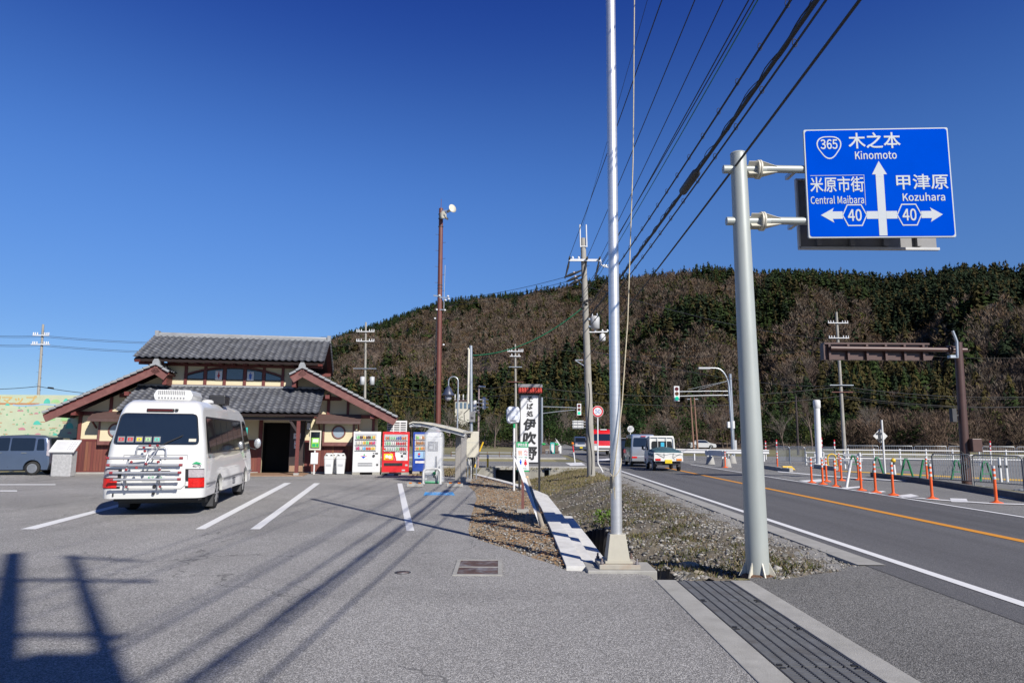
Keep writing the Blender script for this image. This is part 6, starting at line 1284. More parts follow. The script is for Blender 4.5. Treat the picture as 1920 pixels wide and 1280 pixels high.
# ------------------------------------------------------------------ electric service pole and cabinet
gb = pole_base(884,886); GY = gb.y
t = thing('service_pole','galvanised service pole with a cream conduit and meter box','service pole',gb)
gt = at(883,648,GY); mb = MB(); mb.tube([gb,(gt.x,GY,gt.z)],[0.085,0.075],14); mb.build('pole','galvanised',t,world=True)
mb = MB(); x = at(878.5,700,GY).x; mb.tube([(x,GY-0.05,at(878,757,GY).z),(x,GY-0.05,at(878,656,GY).z),(x-0.05,GY-0.05,at(878,653,GY).z)],0.05,10); mb.build('conduit','cream_paint',t,world=True)
q = at(886,781,GY); mb = MB(); mb.obox((q.x,GY-0.12,q.z),(0.26,0.12,0.48)); mb.m = 1; mb.obox((q.x,GY-0.185,q.z-0.06),(0.12,0.012,0.10)); mb.build('meter_box',['mid_grey','dark_grey'],t,world=True)
mb = MB()
for k in range(3): rg = random.Random(k+4); s_ = (-1,1,1)[k]; mb.tube([(gb.x+s_*0.1,GY-0.1,q.z+0.4),(gb.x+s_*0.38,GY-0.1,q.z+0.15-0.1*k),(gb.x+s_*0.36,GY-0.1,q.z-0.2),(gb.x+s_*0.1,GY-0.1,q.z-0.3)],0.02,6)
mb.build('cable_loop','cable_black',t,world=True)
cbx = G(884,888); CBY = 27.2
q0, q1 = at(873.5,857,CBY), at(897.5,808.5,CBY)
t = thing('electric_cabinet','cream wall-type electric cabinet on legs beside the shelter','cabinet',((q0.x+q1.x)/2,CBY,0))
mb = MB(); mb.box(q0.x,q1.x,CBY-0.02,CBY+0.25,q0.z,q1.z); mb.build('cabinet','cream_paint',t,world=True,bevel=0.012)
mb = MB(); zm = at(880,829,CBY).z; mb.box(q0.x+0.02,q1.x-0.02,CBY-0.024,CBY-0.0205,zm-0.006,zm+0.006); mb.m = 1; k = at(880,815.5,CBY); mb.obox((k.x,CBY-0.03,k.z),(0.11,0.03,0.17)); mb.m = 2; mb.obox((k.x,CBY-0.05,k.z),(0.05,0.02,0.08)); mb.build('door_trim',['light_grey','black_paint','paper_white'],t,world=True)
mb = MB()
for dx,m_ in ((0.10,0),(0.18,0),(0.26,1),(0.33,1),(0.22,1)): mb.m = m_; mb.tube([(q0.x+dx,CBY+0.1,q0.z),(q0.x+dx+0.02,CBY+0.1,q0.z-0.25),(q0.x+0.2+dx*0.15,CBY+0.1,q0.z-0.4),(q0.x+0.2+dx*0.15,CBY+0.1,-0.02)],0.03,7)
mb.build('conduit',['pale_box','black_paint'],t,world=True)
mb = MB(); mb.box(q0.x+0.05,q0.x+0.1,CBY+0.15,CBY+0.2,-0.02,q0.z); mb.box(q1.x-0.1,q1.x-0.05,CBY+0.15,CBY+0.2,-0.02,q0.z); mb.build('leg','galvanised',t,world=True)
# pinkish lamp post with small lamp and signal heads
pb_ = at(896,880,37.6); pb_.z = 0
t = thing('signal_post','slim pinkish post with a small street lamp and sideways signal heads','signal post',pb_)
pt_ = at(898,728,pb_.y); mb = MB(); mb.tube([pb_,pt_],[0.06,0.045],10); mb.tube([pt_,pt_+V3((-0.05,0,0.12)),pt_+V3((0.02,0,0.16)),pt_+V3((0.2,0,0.12))],0.025,6); mb.build('post','pink_steel' if mk('pink_steel',(0.36,0.27,0.26),0.5) else '',t,world=True)
mb = MB(); mb.obox(pt_+V3((0.18,0,0.10)),(0.36,0.16,0.08)); mb.build('lamp_head','white_paint',t,world=True,bevel=0.02)
for px,py in ((890,762),(907,756)):
    c = at(px,py,pb_.y-0.1); mb = MB()
    mb.obox(c+V3((0.02,0,0)),(0.16,0.4,0.66)); hd = mb.build('signal_head','white_paint',t,world=True,bevel=0.03); mb = MB()
    for k in range(3): mb.obox(c+V3((-0.13,-0.02,0.21-k*0.21)),(0.20,0.34,0.035)); mb.obox(c+V3((0.17,-0.02,0.21-k*0.21)),(0.16,0.34,0.035))
    mb.build('visor','white_paint',hd,world=True); mb = MB(); mb.bar(c,V3((pb_.x+0.02,pb_.y,c.z)),0.035); mb.build('bracket','galvanised',hd,world=True)
# ------------------------------------------------------------------ soba shop signboard
bY = G(1009,919).y
x0, x1 = at(976,800,bY).x, at(1009.5,800,bY).x; zt, zb = at(990,741,bY).z, at(990,866,bY).z
t = thing('shop_sign','tall white signboard with black brush lettering under a small red tiled roof','shop sign',((x0+x1)/2,bY,0))
mb = MB(); mb.box(x0,x1,bY-0.04,bY+0.06,zb,zt); mb.build('panel','paper_white',t,world=True)
mb = MB(); mb.box(x1,x1+0.06,bY-0.06,bY+0.08,-0.6,zt+0.08); mb.box(x0-0.06,x0,bY-0.06,bY+0.08,-0.3,zt+0.08); mb.box(x0,x1,bY-0.06,bY+0.07,zb-0.05,zb-0.002); mb.box(x0,x1,bY-0.055,bY+0.075,zt+0.002,zt+0.08); mb.build('post_frame','black_paint',t,world=True)
mb = MB(); zr = zt+0.08; xa, xb = at(973,740,bY).x-0.02, at(1014,740,bY).x+0.03
for s in (-1,1): mb.prism([(xa,bY,zr+0.17),(xa,bY+s*0.22,zr-0.01),(xa,bY+s*0.22,zr+0.02),(xa,bY,zr+0.20)],(xb-xa,0,0))
n = 9
for k in range(n): x = xa+(xb-xa)*(k+0.5)/n; mb.tube([(x,bY-0.235,zr+0.0),(x,bY-0.02,zr+0.18)],0.034,7)
rf = mb.build('roof','sign_tile' if mk('sign_tile',(0.42,0.055,0.04),0.5,var=0.2,scale=8) else '',t,world=True); mb = MB(); mb.box(xa-0.02,xb+0.02,bY-0.10,bY+0.10,zr+0.16,zr+0.27); mb.build('ridge','mid_grey',rf,world=True,bevel=0.02)
mb = MB(); yy = bY-0.044; xc = at(990.5,800,bY).x
def ch(s_, px, py, h, w_, bold): c = at(px,py,bY); mb.text(s_,(c.x,yy,c.z),(1,0.0,0),(0.08,0,1),h,w_,bold=bold)
u = 1/1280*bY*0.98
ch('そ',993.5,748,10*u,11*u,0.045); ch('ば',993.5,761.5,11*u,11*u,0.045); ch('処',993.5,775.5,10.5*u,12*u,0.04); ch('伊',993,795.5,21*u,22*u,0.05); ch('吹',993,821,22*u,23*u,0.05); ch('野',995,849.5,23*u,22*u,0.045)
mb.build('lettering','ink_black',t,world=True)
# covered bus stop sign
bb = pole_base(963.5,919); BY = bb.y
t = thing('covered_sign','roadside stop sign wrapped in white plastic on a slim white post','covered sign',bb)
c = at(962,778,BY); tp_ = at(964,795,BY)
mb = MB(); mb.tube([bb,(tp_.x,BY,tp_.z)],0.035,10); mb.build('post','white_paint',t,world=True)
mb = MB(); mb.tube([(tp_.x,BY,tp_.z-0.12),(tp_.x,BY,tp_.z+0.02)],0.039,10); mb.build('green_band','green_sign',t,world=True)
mb = MB(); rg = random.Random(9); bm = bmesh.new(); bmesh.ops.create_icosphere(bm, subdivisions=4, radius=1)
V = [V3((math.copysign(min(1,abs(v.co.x)**0.45),v.co.x)*0.21*(1+0.06*fb(v.co.z*4,v.co.y*4,1)), v.co.y*0.12*(1+0.35*fb(v.co.x*5,v.co.z*6,2)), math.copysign(min(1,abs(v.co.z)**0.45),v.co.z)*0.265*(1+0.05*fb(v.co.x*5,v.co.y*3,4))))+c for v in bm.verts]
mb.smooth = True; mb.add(V,[[x.index for x in f.verts] for f in bm.faces]); bm.free(); mb.build('plastic_cover','plastic_wrap' if mk('plastic_wrap',(0.66,0.69,0.76),0.25,var=0.12,scale=7,bump=0.8,bscale=14) else '',t,world=True)
# toilet / rest sign on a leaning board
sY = G(1013,988).y+1.5
pA, pB = at(965,857,sY+1.2), G(1014,988,0.0)
t = thing('leaning_board','long white board leaning over beside the channel','board',pB)
mb = MB(); d = (pA-pB); w_ = 0.115; mb.prism([pA+V3((-0.05,0,0.08)),pA+V3((0.15,0,-0.14)),pB+V3((0.055,0,0.02)),pB+V3((-0.02,0,0.02))],(0,0.03,0)); mb.build('plank','white_paint',t,world=True)
t = thing('wooden_stake','weathered round wooden stake leaning beside the white board','stake',G(1018,988)); mb = MB(); mb.tube([G(1018,989),at(989,898,G(1018,988).y+2.0)],[0.045,0.04],10); mb.build('stake','wood_stake',t,world=True); mb = MB(); q = at(989,898,G(1018,988).y+2.0); mb.tube([q,q+V3((-0.012,0.02,0.06))],[0.04,0.03],10); mb.build('stake_top','stake_top' if mk('stake_top',(0.55,0.38,0.22),0.8) else '',t,world=True)
iY = pA.y-0.12
c = [at(969.5,828,iY),at(992,828,iY),at(990.5,884,iY),at(968,883,iY)]
ib = V3(((c[0].x+c[1].x)/2,iY,0))
t = thing('information_sign','small white rest area sign with green edges and toilet pictograms','information sign',ib)
W2 = (c[1].x-c[0].x); Ht = c[0].z-c[2].z; o_ = V3((c[0].x,iY,c[2].z))
def I(u,v,off=0): return o_+V3((W2*u-0.03*(1-v)*0.6,-off,Ht*(1-v)))
mb = MB(); mb.prism([I(0,0),I(1,0),I(1,1),I(0,1)],(0,0.02,0)); mb.build('panel','paper_white',t,world=True)
mb = MB(); mb.poly([I(0,0,.003),I(1,0,.003),I(1,0.185,.003),I(0,0.185,.003)]); mb.poly([I(0,.95,.003),I(1,.95,.003),I(1,1,.003),I(0,1,.003)]); mb.m = 1; mb.text('伊吹の里',I(0.5,0.10,.006),(1,0,0),(0,0,1),Ht*0.11,W2*0.8,bold=0.03); mb.m = 0
mb.text('レストラン',I(0.32,0.52,.004),(1,0,0),(0,0,1),Ht*0.035,W2*0.38,bold=0.02); mb.text('売店',I(0.78,0.52,.004),(1,0,0),(0,0,1),Ht*0.035,W2*0.2,bold=0.02); mb.text('トイレ',I(0.62,0.885,.004),(1,0,0),(0,0,1),Ht*0.05,W2*0.42,bold=0.03)
mb.build('green_band',['green_sign','paper_white'],t,world=True)
mb = MB(); mb.m = 0
for u in (0.22,0.38): mb.poly([I(u-.04,.30,.004),I(u+.04,.30,.004),I(u+.035,.38,.004),I(u+.018,.46,.004),I(u-.018,.46,.004),I(u-.035,.38,.004)])
mb.m = 1
for u,v in ((0.68,.33),(0.78,.31),(0.88,.35),(0.72,.43),(0.85,.44)): mb.poly([I(u-.035,v-.03,.004),I(u+.035,v-.03,.004),I(u+.035,v+.012,.004),I(u-.035,v+.012,.004)])
mb.m = 2; mb.poly([I(.24,.64,.004),I(.42,.64,.004),I(.36,.80,.004),I(.30,.80,.004)]); mb.poly([I(.33+a*.05,.605+b*.022,.004) for a,b in circ(0,0,1,10)])
mb.m = 3; mb.poly([I(.66,.64,.004),I(.80,.64,.004),I(.86,.76,.004),I(.76,.77,.004),I(.76,.81,.004),I(.70,.81,.004),I(.70,.77,.004),I(.60,.76,.004)]); mb.poly([I(.73+a*.05,.605+b*.022,.004) for a,b in circ(0,0,1,10)])
mb.build('pictogram',['amber_lens','pink_ink' if mk('pink_ink',(0.75,0.30,0.32),0.5) else '','sign_blue','sign_red'],t,world=True)
mb = MB(); q = G(977,926); mb.box(ib.x-0.03,ib.x+0.03,iY+0.025,iY+0.085,0,c[2].z+0.5); mb.build('post','barge_red',t,world=True); mb = MB(); mb.box(ib.x-0.13,ib.x+0.13,iY-0.05,iY+0.16,-0.02,0.06); mb.build('footing','concrete',t,world=True)
# ------------------------------------------------------------------ speed limit sign
vb = pole_base(1130,885); VY = vb.y; vt = at(1120.5,766,VY); k1 = at(1121,868,VY)
t = thing('speed_limit_sign','round red and white 50 speed limit sign on a white post with a bent foot','speed sign',vb)
mb = MB(); mb.tube([vb,vb+V3((0,0,0.03)),k1,k1+V3((0,0,0.15)),(vt.x,VY,vt.z)],0.034,10); mb.build('post','white_paint',t,world=True)
cc = at(1120.5,771,VY); r_ = 10.2/1280*VY
mb = MB(); mb.lathe([(r_*1.04,0.0),(r_*1.04,0.015)],32,(cc.x,VY-0.06,cc.z),'y'); pn = mb.build('disc','paper_white',t,world=True)
mb = MB(); n = 36; mb.add([(cc.x+a*r,VY-0.064,cc.z+b*r) for r in (r_*0.98,r_*0.72) for a,b in circ(0,0,1,n)],[(i,(i+1)%n,n+(i+1)%n,n+i) for i in range(n)]); mb.build('red_ring','sign_red',pn,world=True)
mb = MB(); mb.text('50',(cc.x,VY-0.065,cc.z),(1,0,0),(0,0,1),r_*0.78,r_*0.95,bold=0.01); mb.build('numerals','ink_blue',pn,world=True)
# ------------------------------------------------------------------ traffic signals
def signal(name, label, base, top, r, arms, cx, col='galvanised'):
    """pole, horizontal arms to a three-lamp vertical head; arms: list of (z_pole, x_end, z_end)"""
    t = thing(name,label,'traffic signal',base); b = V3(base); tp = V3(top); mb = MB(); mb.tube([b,tp],[r,r*0.9],12); mb.build('pole',col,t,world=True)
    mb = MB()
    for (z,xe,ze) in arms: p = b.lerp(tp,z/tp.z); mb.tube([p,p.lerp(V3((xe,p.y,ze)),0.5)+V3((0,0,0.02)),(xe,p.y,ze)],0.04,7)
    mb.build('arm','galvanised',t,world=True)
    (x,z,h) = cx; w_ = h*0.36; y = b.y-0.2; mb = MB(); mb.box(x-w_/2,x+w_/2,y,y+0.16,z-h/2,z+h/2); mb.box(x-0.05,x+0.05,y+0.16,b.y,z-0.05,z+0.05); hd = mb.build('signal_head','white_paint',t,world=True,bevel=0.02)
    for k,m_ in enumerate(('signal_red','signal_amber','signal_green')):
        zc = z+h*(0.31-0.31*k); rr = h*0.125; mb = MB(); mb.lathe([(rr,-0.02),(rr,0.0)],18,(x,y-0.001,zc),'y'); ln = mb.build('lens',m_,hd,world=True)
        mb = MB(); n = 12; V = []
        for yy in (y-0.2,y-0.005): V += [(x+rr*1.12*math.cos(R_(a)),yy,zc+rr*1.12*math.sin(R_(a))) for a in [-15+210*i/n for i in range(n+1)]]
        mb.add(V,[(i,i+1,n+2+i,n+1+i) for i in range(n)]); mb.build('visor','white_paint',ln,world=True)
    return t
mk('signal_red',(0.10,0.008,0.01),0.3); mk('signal_amber',(0.10,0.035,0.008),0.3); mk('signal_green', (0.02,0.42,0.26), 0.3, emit=(0.0,0.60,0.32,0.6))
SG = 58.0
g1 = at(1376,853,SG); g1.z = 0; g1t = at(1369,701,SG); e1 = at(1273,734,SG); e2 = at(1273,742.5,SG)
a1 = at(1370,733,SG).z; a2 = at(1370,740.5,SG).z
c = at(1268,738,SG)
s1 = signal('traffic_signal','green traffic signal on long double arms above the right side of the crossing',g1,g1t,0.13,[(a1,e1.x,e1.z),(a2,e2.x,e2.z)],(c.x,c.z,1.28))
mb = MB(); q = at(1371,796,SG); mb.obox(q+V3((0,-0.25,0)),(0.35,0.3,0.62)); mb.obox(q+V3((-0.3,-0.25,0)),(0.2,0.25,0.5)); mb.build('pedestrian_head','white_paint',s1,world=True); q = at(1374,836,SG); mb = MB(); mb.obox(q+V3((0,-0.3,0)),(0.4,0.3,1.0)); mb.build('control_box','light_grey',s1,world=True)
mb = MB(); p0 = at(1368,713,SG)
for xe in (1290,1310): q = at(xe,730,SG); mb.tube([p0,q],0.015,4)
mb.build('stay_wire','galvanised',s1,world=True)
S2 = 72.0
g2 = at(1016,850,S2); g2.z = 0; g2t = at(1016,745,S2); c = at(1085.5,767.5,S2)
signal('traffic_signal','green traffic signal on a slim grey pole left of the concrete utility pole',g2,g2t,0.13,[(at(1016,762,S2).z,at(1082,764.5,S2).x,at(1080,764.5,S2).z),(at(1016,775,S2).z,at(1078,768,S2).x,at(1078,768,S2).z)],(c.x,c.z,1.22))
S3 = 64.0; q = at(1395,757,S3)
t = thing('side_signal','white signal head seen edge-on just right of the big sign pole','traffic signal',V3((q.x+0.25,S3,0)))
mb = MB(); mb.obox(q,(0.2,0.3,1.2)); hd = mb.build('signal_head','white_paint',t,world=True); mb = MB()
for k in range(3): mb.obox(q+V3((-0.18,0,0.36-k*0.36)),(0.26,0.3,0.10))
mb.build('visor','white_paint',hd,world=True); mb = MB(); mb.tube([(q.x+0.25,S3,0),(q.x+0.25,S3,q.z+0.8)],0.09,10); mb.bar(q,(q.x+0.25,S3,q.z),0.06); mb.build('pole','galvanised',t,world=True)
# street light by the crossing
LY2 = 55.0
lb2 = at(1376,854,LY2); lb2.z = 0; z1 = at(1370,730,LY2).z; zt_ = at(1340,690,LY2).z; xe = at(1312,692,LY2).x; xp = at(1367.5,740,LY2).x
t = thing('street_light','tall grey road light with a curved arm beside the right traffic signal','street light',lb2)
n = 8; pts = [lb2,V3((xp,LY2,z1))]+[V3((xp-1.0+1.0*math.cos(a),LY2,z1+(zt_-z1)*math.sin(a))) for a in [math.pi/2*k/n for k in range(1,n+1)]]+[V3((xe+0.5,LY2,zt_+0.02))]
mb = MB(); mb.tube(pts,[0.12,0.085]+[0.06]*(len(pts)-2),10); mb.build('pole','galvanised',t,world=True); mb = MB(); mb.obox((xe+0.35,LY2,zt_-0.02),(0.95,0.3,0.16)); mb.build('lamp_head','light_grey',t,world=True,bevel=0.05)
# backs of far signs
t = thing('guide_sign','back of a grey direction sign standing beyond the crossing','road sign',V3((at(1104,790,78).x,78,0))); q0, q1 = at(1073.5,803,78), at(1094,788,78)
mb = MB(); mb.box(q0.x,q1.x,78,78.04,q0.z,q1.z); mb.build('panel','pale_box',t,world=True); mb = MB()
for k in range(3): x = q0.x+(q1.x-q0.x)*(0.1+0.4*k); mb.box(x-0.03,x+0.03,77.95,77.999,q0.z,q1.z)
for k in range(3): z = q0.z+(q1.z-q0.z)*(0.15+0.35*k); mb.bar((q0.x,77.93,z),(q1.x+0.6,77.93,z),0.05)
mb.build('stiffener','light_grey',t,world=True); mb = MB(); x = at(1104,790,78).x; mb.tube([(x,78,0),(x,78,q1.z+0.5)],0.1,8); mb.bar((q1.x,77.95,q1.z-0.2),(x,78,q1.z-0.2),0.05); mb.build('post','galvanised',t,world=True)
q = at(1182.5,804,52); t = thing('round_sign','pale back of a round road sign above the silver van','road sign',V3((q.x,52,0))); mb = MB(); mb.lathe([(0.25,0),(0.25,0.02)],24,(q.x,52,q.z),'y'); mb.build('disc','pale_box',t,world=True); mb = MB(); mb.tube([(q.x-0.02,52.05,0),(q.x-0.02,52.05,q.z+0.1)],0.032,8); mb.build('post','white_paint',t,world=True)
mb = MB(); mb.box(q.x-0.06,q.x-0.02,51.97,51.999,q.z-0.2,q.z+0.18); mb.box(q.x-0.12,q.x+0.12,51.96,51.97,q.z-0.02,q.z+0.02); mb.build('clamp','light_grey',t,world=True)
DY = G(1661,895).y; q = at(1653,817,DY); t = thing('diamond_sign','diamond sign turned away on a tall thin white post','road sign',V3((at(1660,895,DY).x,DY,0)))
mb = MB(); r_ = 0.32; mb.prism([q+V3((-r_,0.1,0)),q+V3((0,0.1,-r_)),q+V3((r_,0.1,0)),q+V3((0,0.1,r_))],(0,0.015,0)); mb.build('panel','pale_box',t,world=True); mb = MB(); tq = at(1653,787,DY); mb.tube([(at(1660,895,DY).x,DY,0),tq],0.042,10); mb.build('post','white_paint',t,world=True)
mb = MB()
for dz in (-0.14,0.12): mb.box(q.x-0.16,q.x+0.1,DY+0.03,DY+0.099,q.z+dz-0.02,q.z+dz+0.02)
mb.box(q.x-0.08,q.x-0.04,DY+0.06,DY+0.099,q.z-0.24,q.z+0.2); mb.build('bracket','dark_grey',t,world=True)
# ------------------------------------------------------------------ brown gantry
rb = pole_base(1813,909); RY = rb.y
t = thing('gantry_sign','brown steel gantry with a long horizontal sign box seen from behind','gantry',rb)
rt = at(1796,642,RY); mb = MB(); mb.tube([rb,rt],[0.165,0.138],22); mb.build('pole','brown_steel',t,world=True)
zA = at(1800,656,RY).z; xe = at(1557,656,RY).x; xs = at(1812,656,RY).x
mb = MB(); mb.tube([(xs,RY,zA),(xe,RY,zA+0.03)],[0.09,0.09],16); am = mb.build('arm','brown_steel',t,world=True)
mb = MB(); xf = at(1782,656,RY).x
for dx in (-0.08,0.0): mb.lathe([(0.17,-0.02),(0.17,0.02)],18,(xf+dx,RY,zA),'x')
for k in range(4): a = math.pi/4+math.pi/2*k; mb.bar((xf-0.1,RY+0.14*math.cos(a),zA+0.14*math.sin(a)),(xf+0.35,RY+0.14*math.cos(a),zA+0.14*math.sin(a)),0.05)
mb.build('flange','brown_steel',am,world=True)
q0, q1 = at(1546,674,RY+0.2), at(1739,646,RY+0.2)
mb = MB(); mb.box(q0.x,q1.x,RY+0.18,RY+0.42,q0.z,q1.z-0.02); bx = mb.build('sign_box','brown_steel',t,world=True)
mb = MB(); mb.box(q0.x-0.02,q1.x+0.02,RY+0.10,RY+0.44,q1.z-0.02,q1.z+0.05); mb.box(q0.x-0.05,q0.x-0.001,RY+0.12,RY+0.43,q0.z,q1.z-0.02)
for k in range(6): x = q0.x+(q1.x-q0.x)*(0.04+0.18*k); mb.box(x-0.04,x+0.04,RY+0.06,RY+0.18,q0.z-0.03,q1.z-0.02); mb.prism([(x+0.04,RY+0.178,q0.z),(x+0.3,RY+0.178,q0.z),(x+0.42,RY+0.178,q0.z+0.2),(x+0.04,RY+0.178,q0.z+0.2)],(0,-0.05,0))
mb.build('rib','brown_steel',bx,world=True)
mb = MB(); a_ = at(1786,620,RY-0.3); mb.tube([(at(1795,668,RY-.3).x,RY-0.3,at(1795,668,RY-.3).z),(at(1794,640,RY-.3).x,RY-0.3,at(1794,640,RY-.3).z),a_],0.05,8); mb.obox((at(1795,668,RY-.3).x-0.1,RY-0.2,at(1795,668,RY-.3).z),(0.3,0.2,0.1)); mb.build('side_bracket','galvanised',t,world=True)
q = at(1826,835,RY-0.2); mb = MB(); mb.box(at(1808,800,RY).x+0.02,at(1826,800,RY).x+0.02,RY-0.36,RY-0.12,at(1815,846,RY).z,at(1815,822,RY).z); mb.build('control_box','brown_steel',t,world=True,bevel=0.02)
mb = MB()
for k in range(4): c = at(1811+k*3,853+k*3,RY-0.3); mb.tube([c+V3((-0.2,0,0.15)),c,c+V3((0.1,0,-0.15)),c+V3((-0.15,0,-0.3))],0.02,5)
mb.build('cable_loop','cable_black',t,world=True)
mb = MB(); c = at(1787,778,RY); mb.obox(c+V3((0,0,0)),(0.16,0.2,0.5)); mb.bar(c,(c.x+0.35,RY,c.z),0.05); mb.build('side_lamp','dark_grey',t,world=True)
# white column and other far poles
wb = pole_base(1536,874); t = thing('white_column','tall thick white capped column standing in the far lot','column',wb); wt = at(1531,750,wb.y)
mb = MB(); mb.tube([wb,(wt.x,wb.y,wt.z)],[0.19,0.175],18); mb.build('shaft','white_paint',t,world=True); mb = MB(); mb.lathe([(0.18,-0.5),(0.215,-0.46),(0.215,-0.05),(0.19,0.0),(0,0.03)],18,(wt.x,wb.y,wt.z),'z'); mb.build('cap','white_paint',t,world=True); mb = MB(); mb.lathe([(0.50,0),(0.46,0.12),(0.22,0.16)],18,wb,'z'); mb.build('base_plate','white_paint',t,world=True)
def far_pole(label, pxb, pyb, pxt, pyt, Y, r, arms, mat='pole_concrete', group='distant utility poles'):
    b = at(pxb,pyb,Y); b.z = 0; tp = at(pxt,pyt,Y)
    al = [(at(pxt,py,Y).z,-w_,w_,0.07) for py,w_ in arms]; ins_ = [x*k for k in (-1,1) for x in ([arms[0][1]*0.95,arms[0][1]*0.72,arms[0][1]*0.45] if arms else [])]
    return utility_pole('utility_pole',label,b,tp,r,r*0.6,al,ins_,mat,True,group), b, tp
upR = far_pole('leaning grey utility pole beyond the far lot, crossed by the brown gantry',1584,853,1568,585,64,0.18,[(606,0.95),(634,0.95),(722,1.1),(735,1.0)])
upM = far_pole('slim concrete utility pole behind the brush lettered shop sign',968,853,966,645,62,0.13,[(659,0.72),(668,0.5),(688,0.6),(716,0.7)])
upL = far_pole('concrete utility pole rising behind the red vending machine roofline',683,850,686,604,64,0.14,[(622,0.85),(640,0.85),(691,1.1)])
mb = MB(); b_ = upL[1]; zq = at(686,713,64).z
for dx in (-0.45,0.45): mb.lathe([(0.12,-0.45),(0.22,-0.42),(0.22,0.3),(0,0.36)],12,(b_.x+0.1+dx,63.7,zq),'z')
mb.build('transformer','light_grey',upL[0],world=True)
upW = far_pole('grey utility pole standing behind the map board',70,800,81,608,52,0.13,[(629,0.62),(646,0.72)])
far_pole('thin dark wooden pole at the edge of the field',1497,852,1492,742,74,0.14,[],'dark_wood')
for k,(px,py) in enumerate(((1300,812),(1307,808))):
    q = at(px,py,105); t = thing('wooden_pole','thin reddish wooden pole standing among the trees at the hill foot','pole',V3((q.x,105,0)),0,'pair of reddish wooden poles'); mb = MB(); mb.tube([(q.x,105,0),(q.x-0.3,105,at(px,745,105).z)],[0.16,0.11],8); mb.build('shaft','red_wood' if mk('red_wood',(0.23,0.13,0.09),0.9) else '',t,world=True); mb = MB(); mb.bar((q.x-0.8,105,at(px,748,105).z),(q.x+0.3,105,at(px,748,105).z),0.1); mb.build('crossarm','galvanised',t,world=True)
# ================================================================== SHELTER, CHARGER, STREET FURNITURE
# charging shelter: thin curved canopy on twin grey posts
SHY = 25.2
t = thing('charging_shelter','light canopy shelter with a slightly curved roof on twin grey posts','shelter',(at(862,906,SHY).x,SHY,0))
cv = [at(px,py,SHY) for px,py in ((767,795),(774,792),(790,793),(815,798),(845,805),(872,812))]
mb = MB(); d = 1.9
for a,b in zip(cv,cv[1:]): mb.add([a,b,b+V3((0.15,d,0.02)),a+V3((0.15,d,0.02)),a+V3((0,0,0.045)),b+V3((0,0,0.045)),b+V3((0.15,d,0.065)),a+V3((0.15,d,0.065))],[(3,2,1,0),(4,5,6,7),(0,1,5,4),(2,3,7,6),(3,0,4,7),(1,2,6,5)])
mb.build('roof','cream_paint',t,world=True)
mb = MB()
for k in range(3):
    y = 0.12+k*(d-0.24)/2
    for a,b in zip(cv,cv[1:]): mb.bar(a+V3((0,y,-0.05)),b+V3((0,y,-0.07)),0.05,0.12)
for a in cv[1:-1:2]: mb.bar(a+V3((0,0.05,-0.04)),a+V3((0.15,d-0.05,-0.04)),0.05,0.07)
mb.build('roof_beam','light_grey',t,world=True)
for px,yy in ((868.5,0.25),(858,1.35)):
    b = at(px,908,SHY+yy); mb = MB(); tp_ = cv[-1].z-0.05+(cv[-2].z-cv[-1].z)*(872-px)/27; mb.box(b.x-0.10,b.x+0.10,SHY+yy-0.10,SHY+yy+0.10,0,tp_); mb.build('post','shelter_post' if mk('shelter_post',(0.30,0.285,0.27),0.5,var=0.06) else '',t,world=True,bevel=0.015)
mb = MB(); mb.box(at(764,905,SHY).x,at(880,905,SHY).x,SHY-0.6,SHY+3.0,-0.02,0.012); S('charger_pad',mb,'concrete')
# charger wrapped in clear plastic
EY = 24.6; e0 = at(811,905,EY); e0.z = 0
t = thing('charging_post','white vehicle charger wrapped in clear plastic under the canopy','charger',e0)
mb = MB(); mb.box(e0.x-0.29,e0.x+0.29,EY-0.02,EY+0.4,0.10,1.62); mb.prism([(e0.x-0.29,EY-0.02,1.622),(e0.x-0.29,EY+0.4,1.622),(e0.x-0.2,EY+0.4,1.78),(e0.x-0.2,EY+0.05,1.78)],(0.49,0,0)); mb.build('cabinet','white_paint',t,world=True,bevel=0.03)
mb = MB(); mb.box(e0.x-0.19,e0.x+0.17,EY-0.032,EY-0.021,1.12,1.46); mb.build('screen_panel','mid_grey',t,world=True); mb = MB(); mb.box(e0.x-0.14,e0.x-0.02,EY-0.036,EY-0.033,1.20,1.30); mb.box(e0.x+0.03,e0.x+0.06,EY-0.036,EY-0.033,1.16,1.38); mb.box(e0.x-0.14,e0.x+0.0,EY-0.036,EY-0.033,1.36,1.40); mb.build('display','light_grey',t,world=True)
mb = MB(); mb.tube([(e0.x+0.12,EY-0.05,0.95),(e0.x+0.14,EY-0.1,0.5),(e0.x+0.06,EY-0.14,0.25),(e0.x+0.2,EY-0.1,0.12),(e0.x+0.24,EY-0.05,0.6)],0.022,6); mb.box(e0.x-0.2,e0.x+0.12,EY-0.03,EY-0.02,0.10,0.26); mb.build('charge_cable','dark_grey',t,world=True)
mb = MB(); mb.blob((e0.x+0.06,EY-0.1,0.36),0.07,2,1,0.3); mb.box(e0.x-0.25,e0.x+0.28,EY-0.12,EY+0.05,0.02,0.09); mb.build('green_trim','green_sign',t,world=True)
m = mk('clear_wrap',(0.80,0.83,0.88),0.15,var=0.05,bump=0.9,bscale=9,alpha=0.30)
mb = MB(); ring_ = []
for (z,k) in ((0.05,1.12),(0.3,1.05),(0.7,1.0),(1.1,1.02),(1.55,1.05),(1.75,0.95),(1.92,0.5),(1.98,0.12)):
    ring_.append([(e0.x+a*k*(1+0.05*fb(a*9,z*4,1)),EY+0.18+b*k*(1+0.06*fb(b*9,z*5,2)),z) for a,b in rrect(0,0,0.70,0.56,0.12,4)])
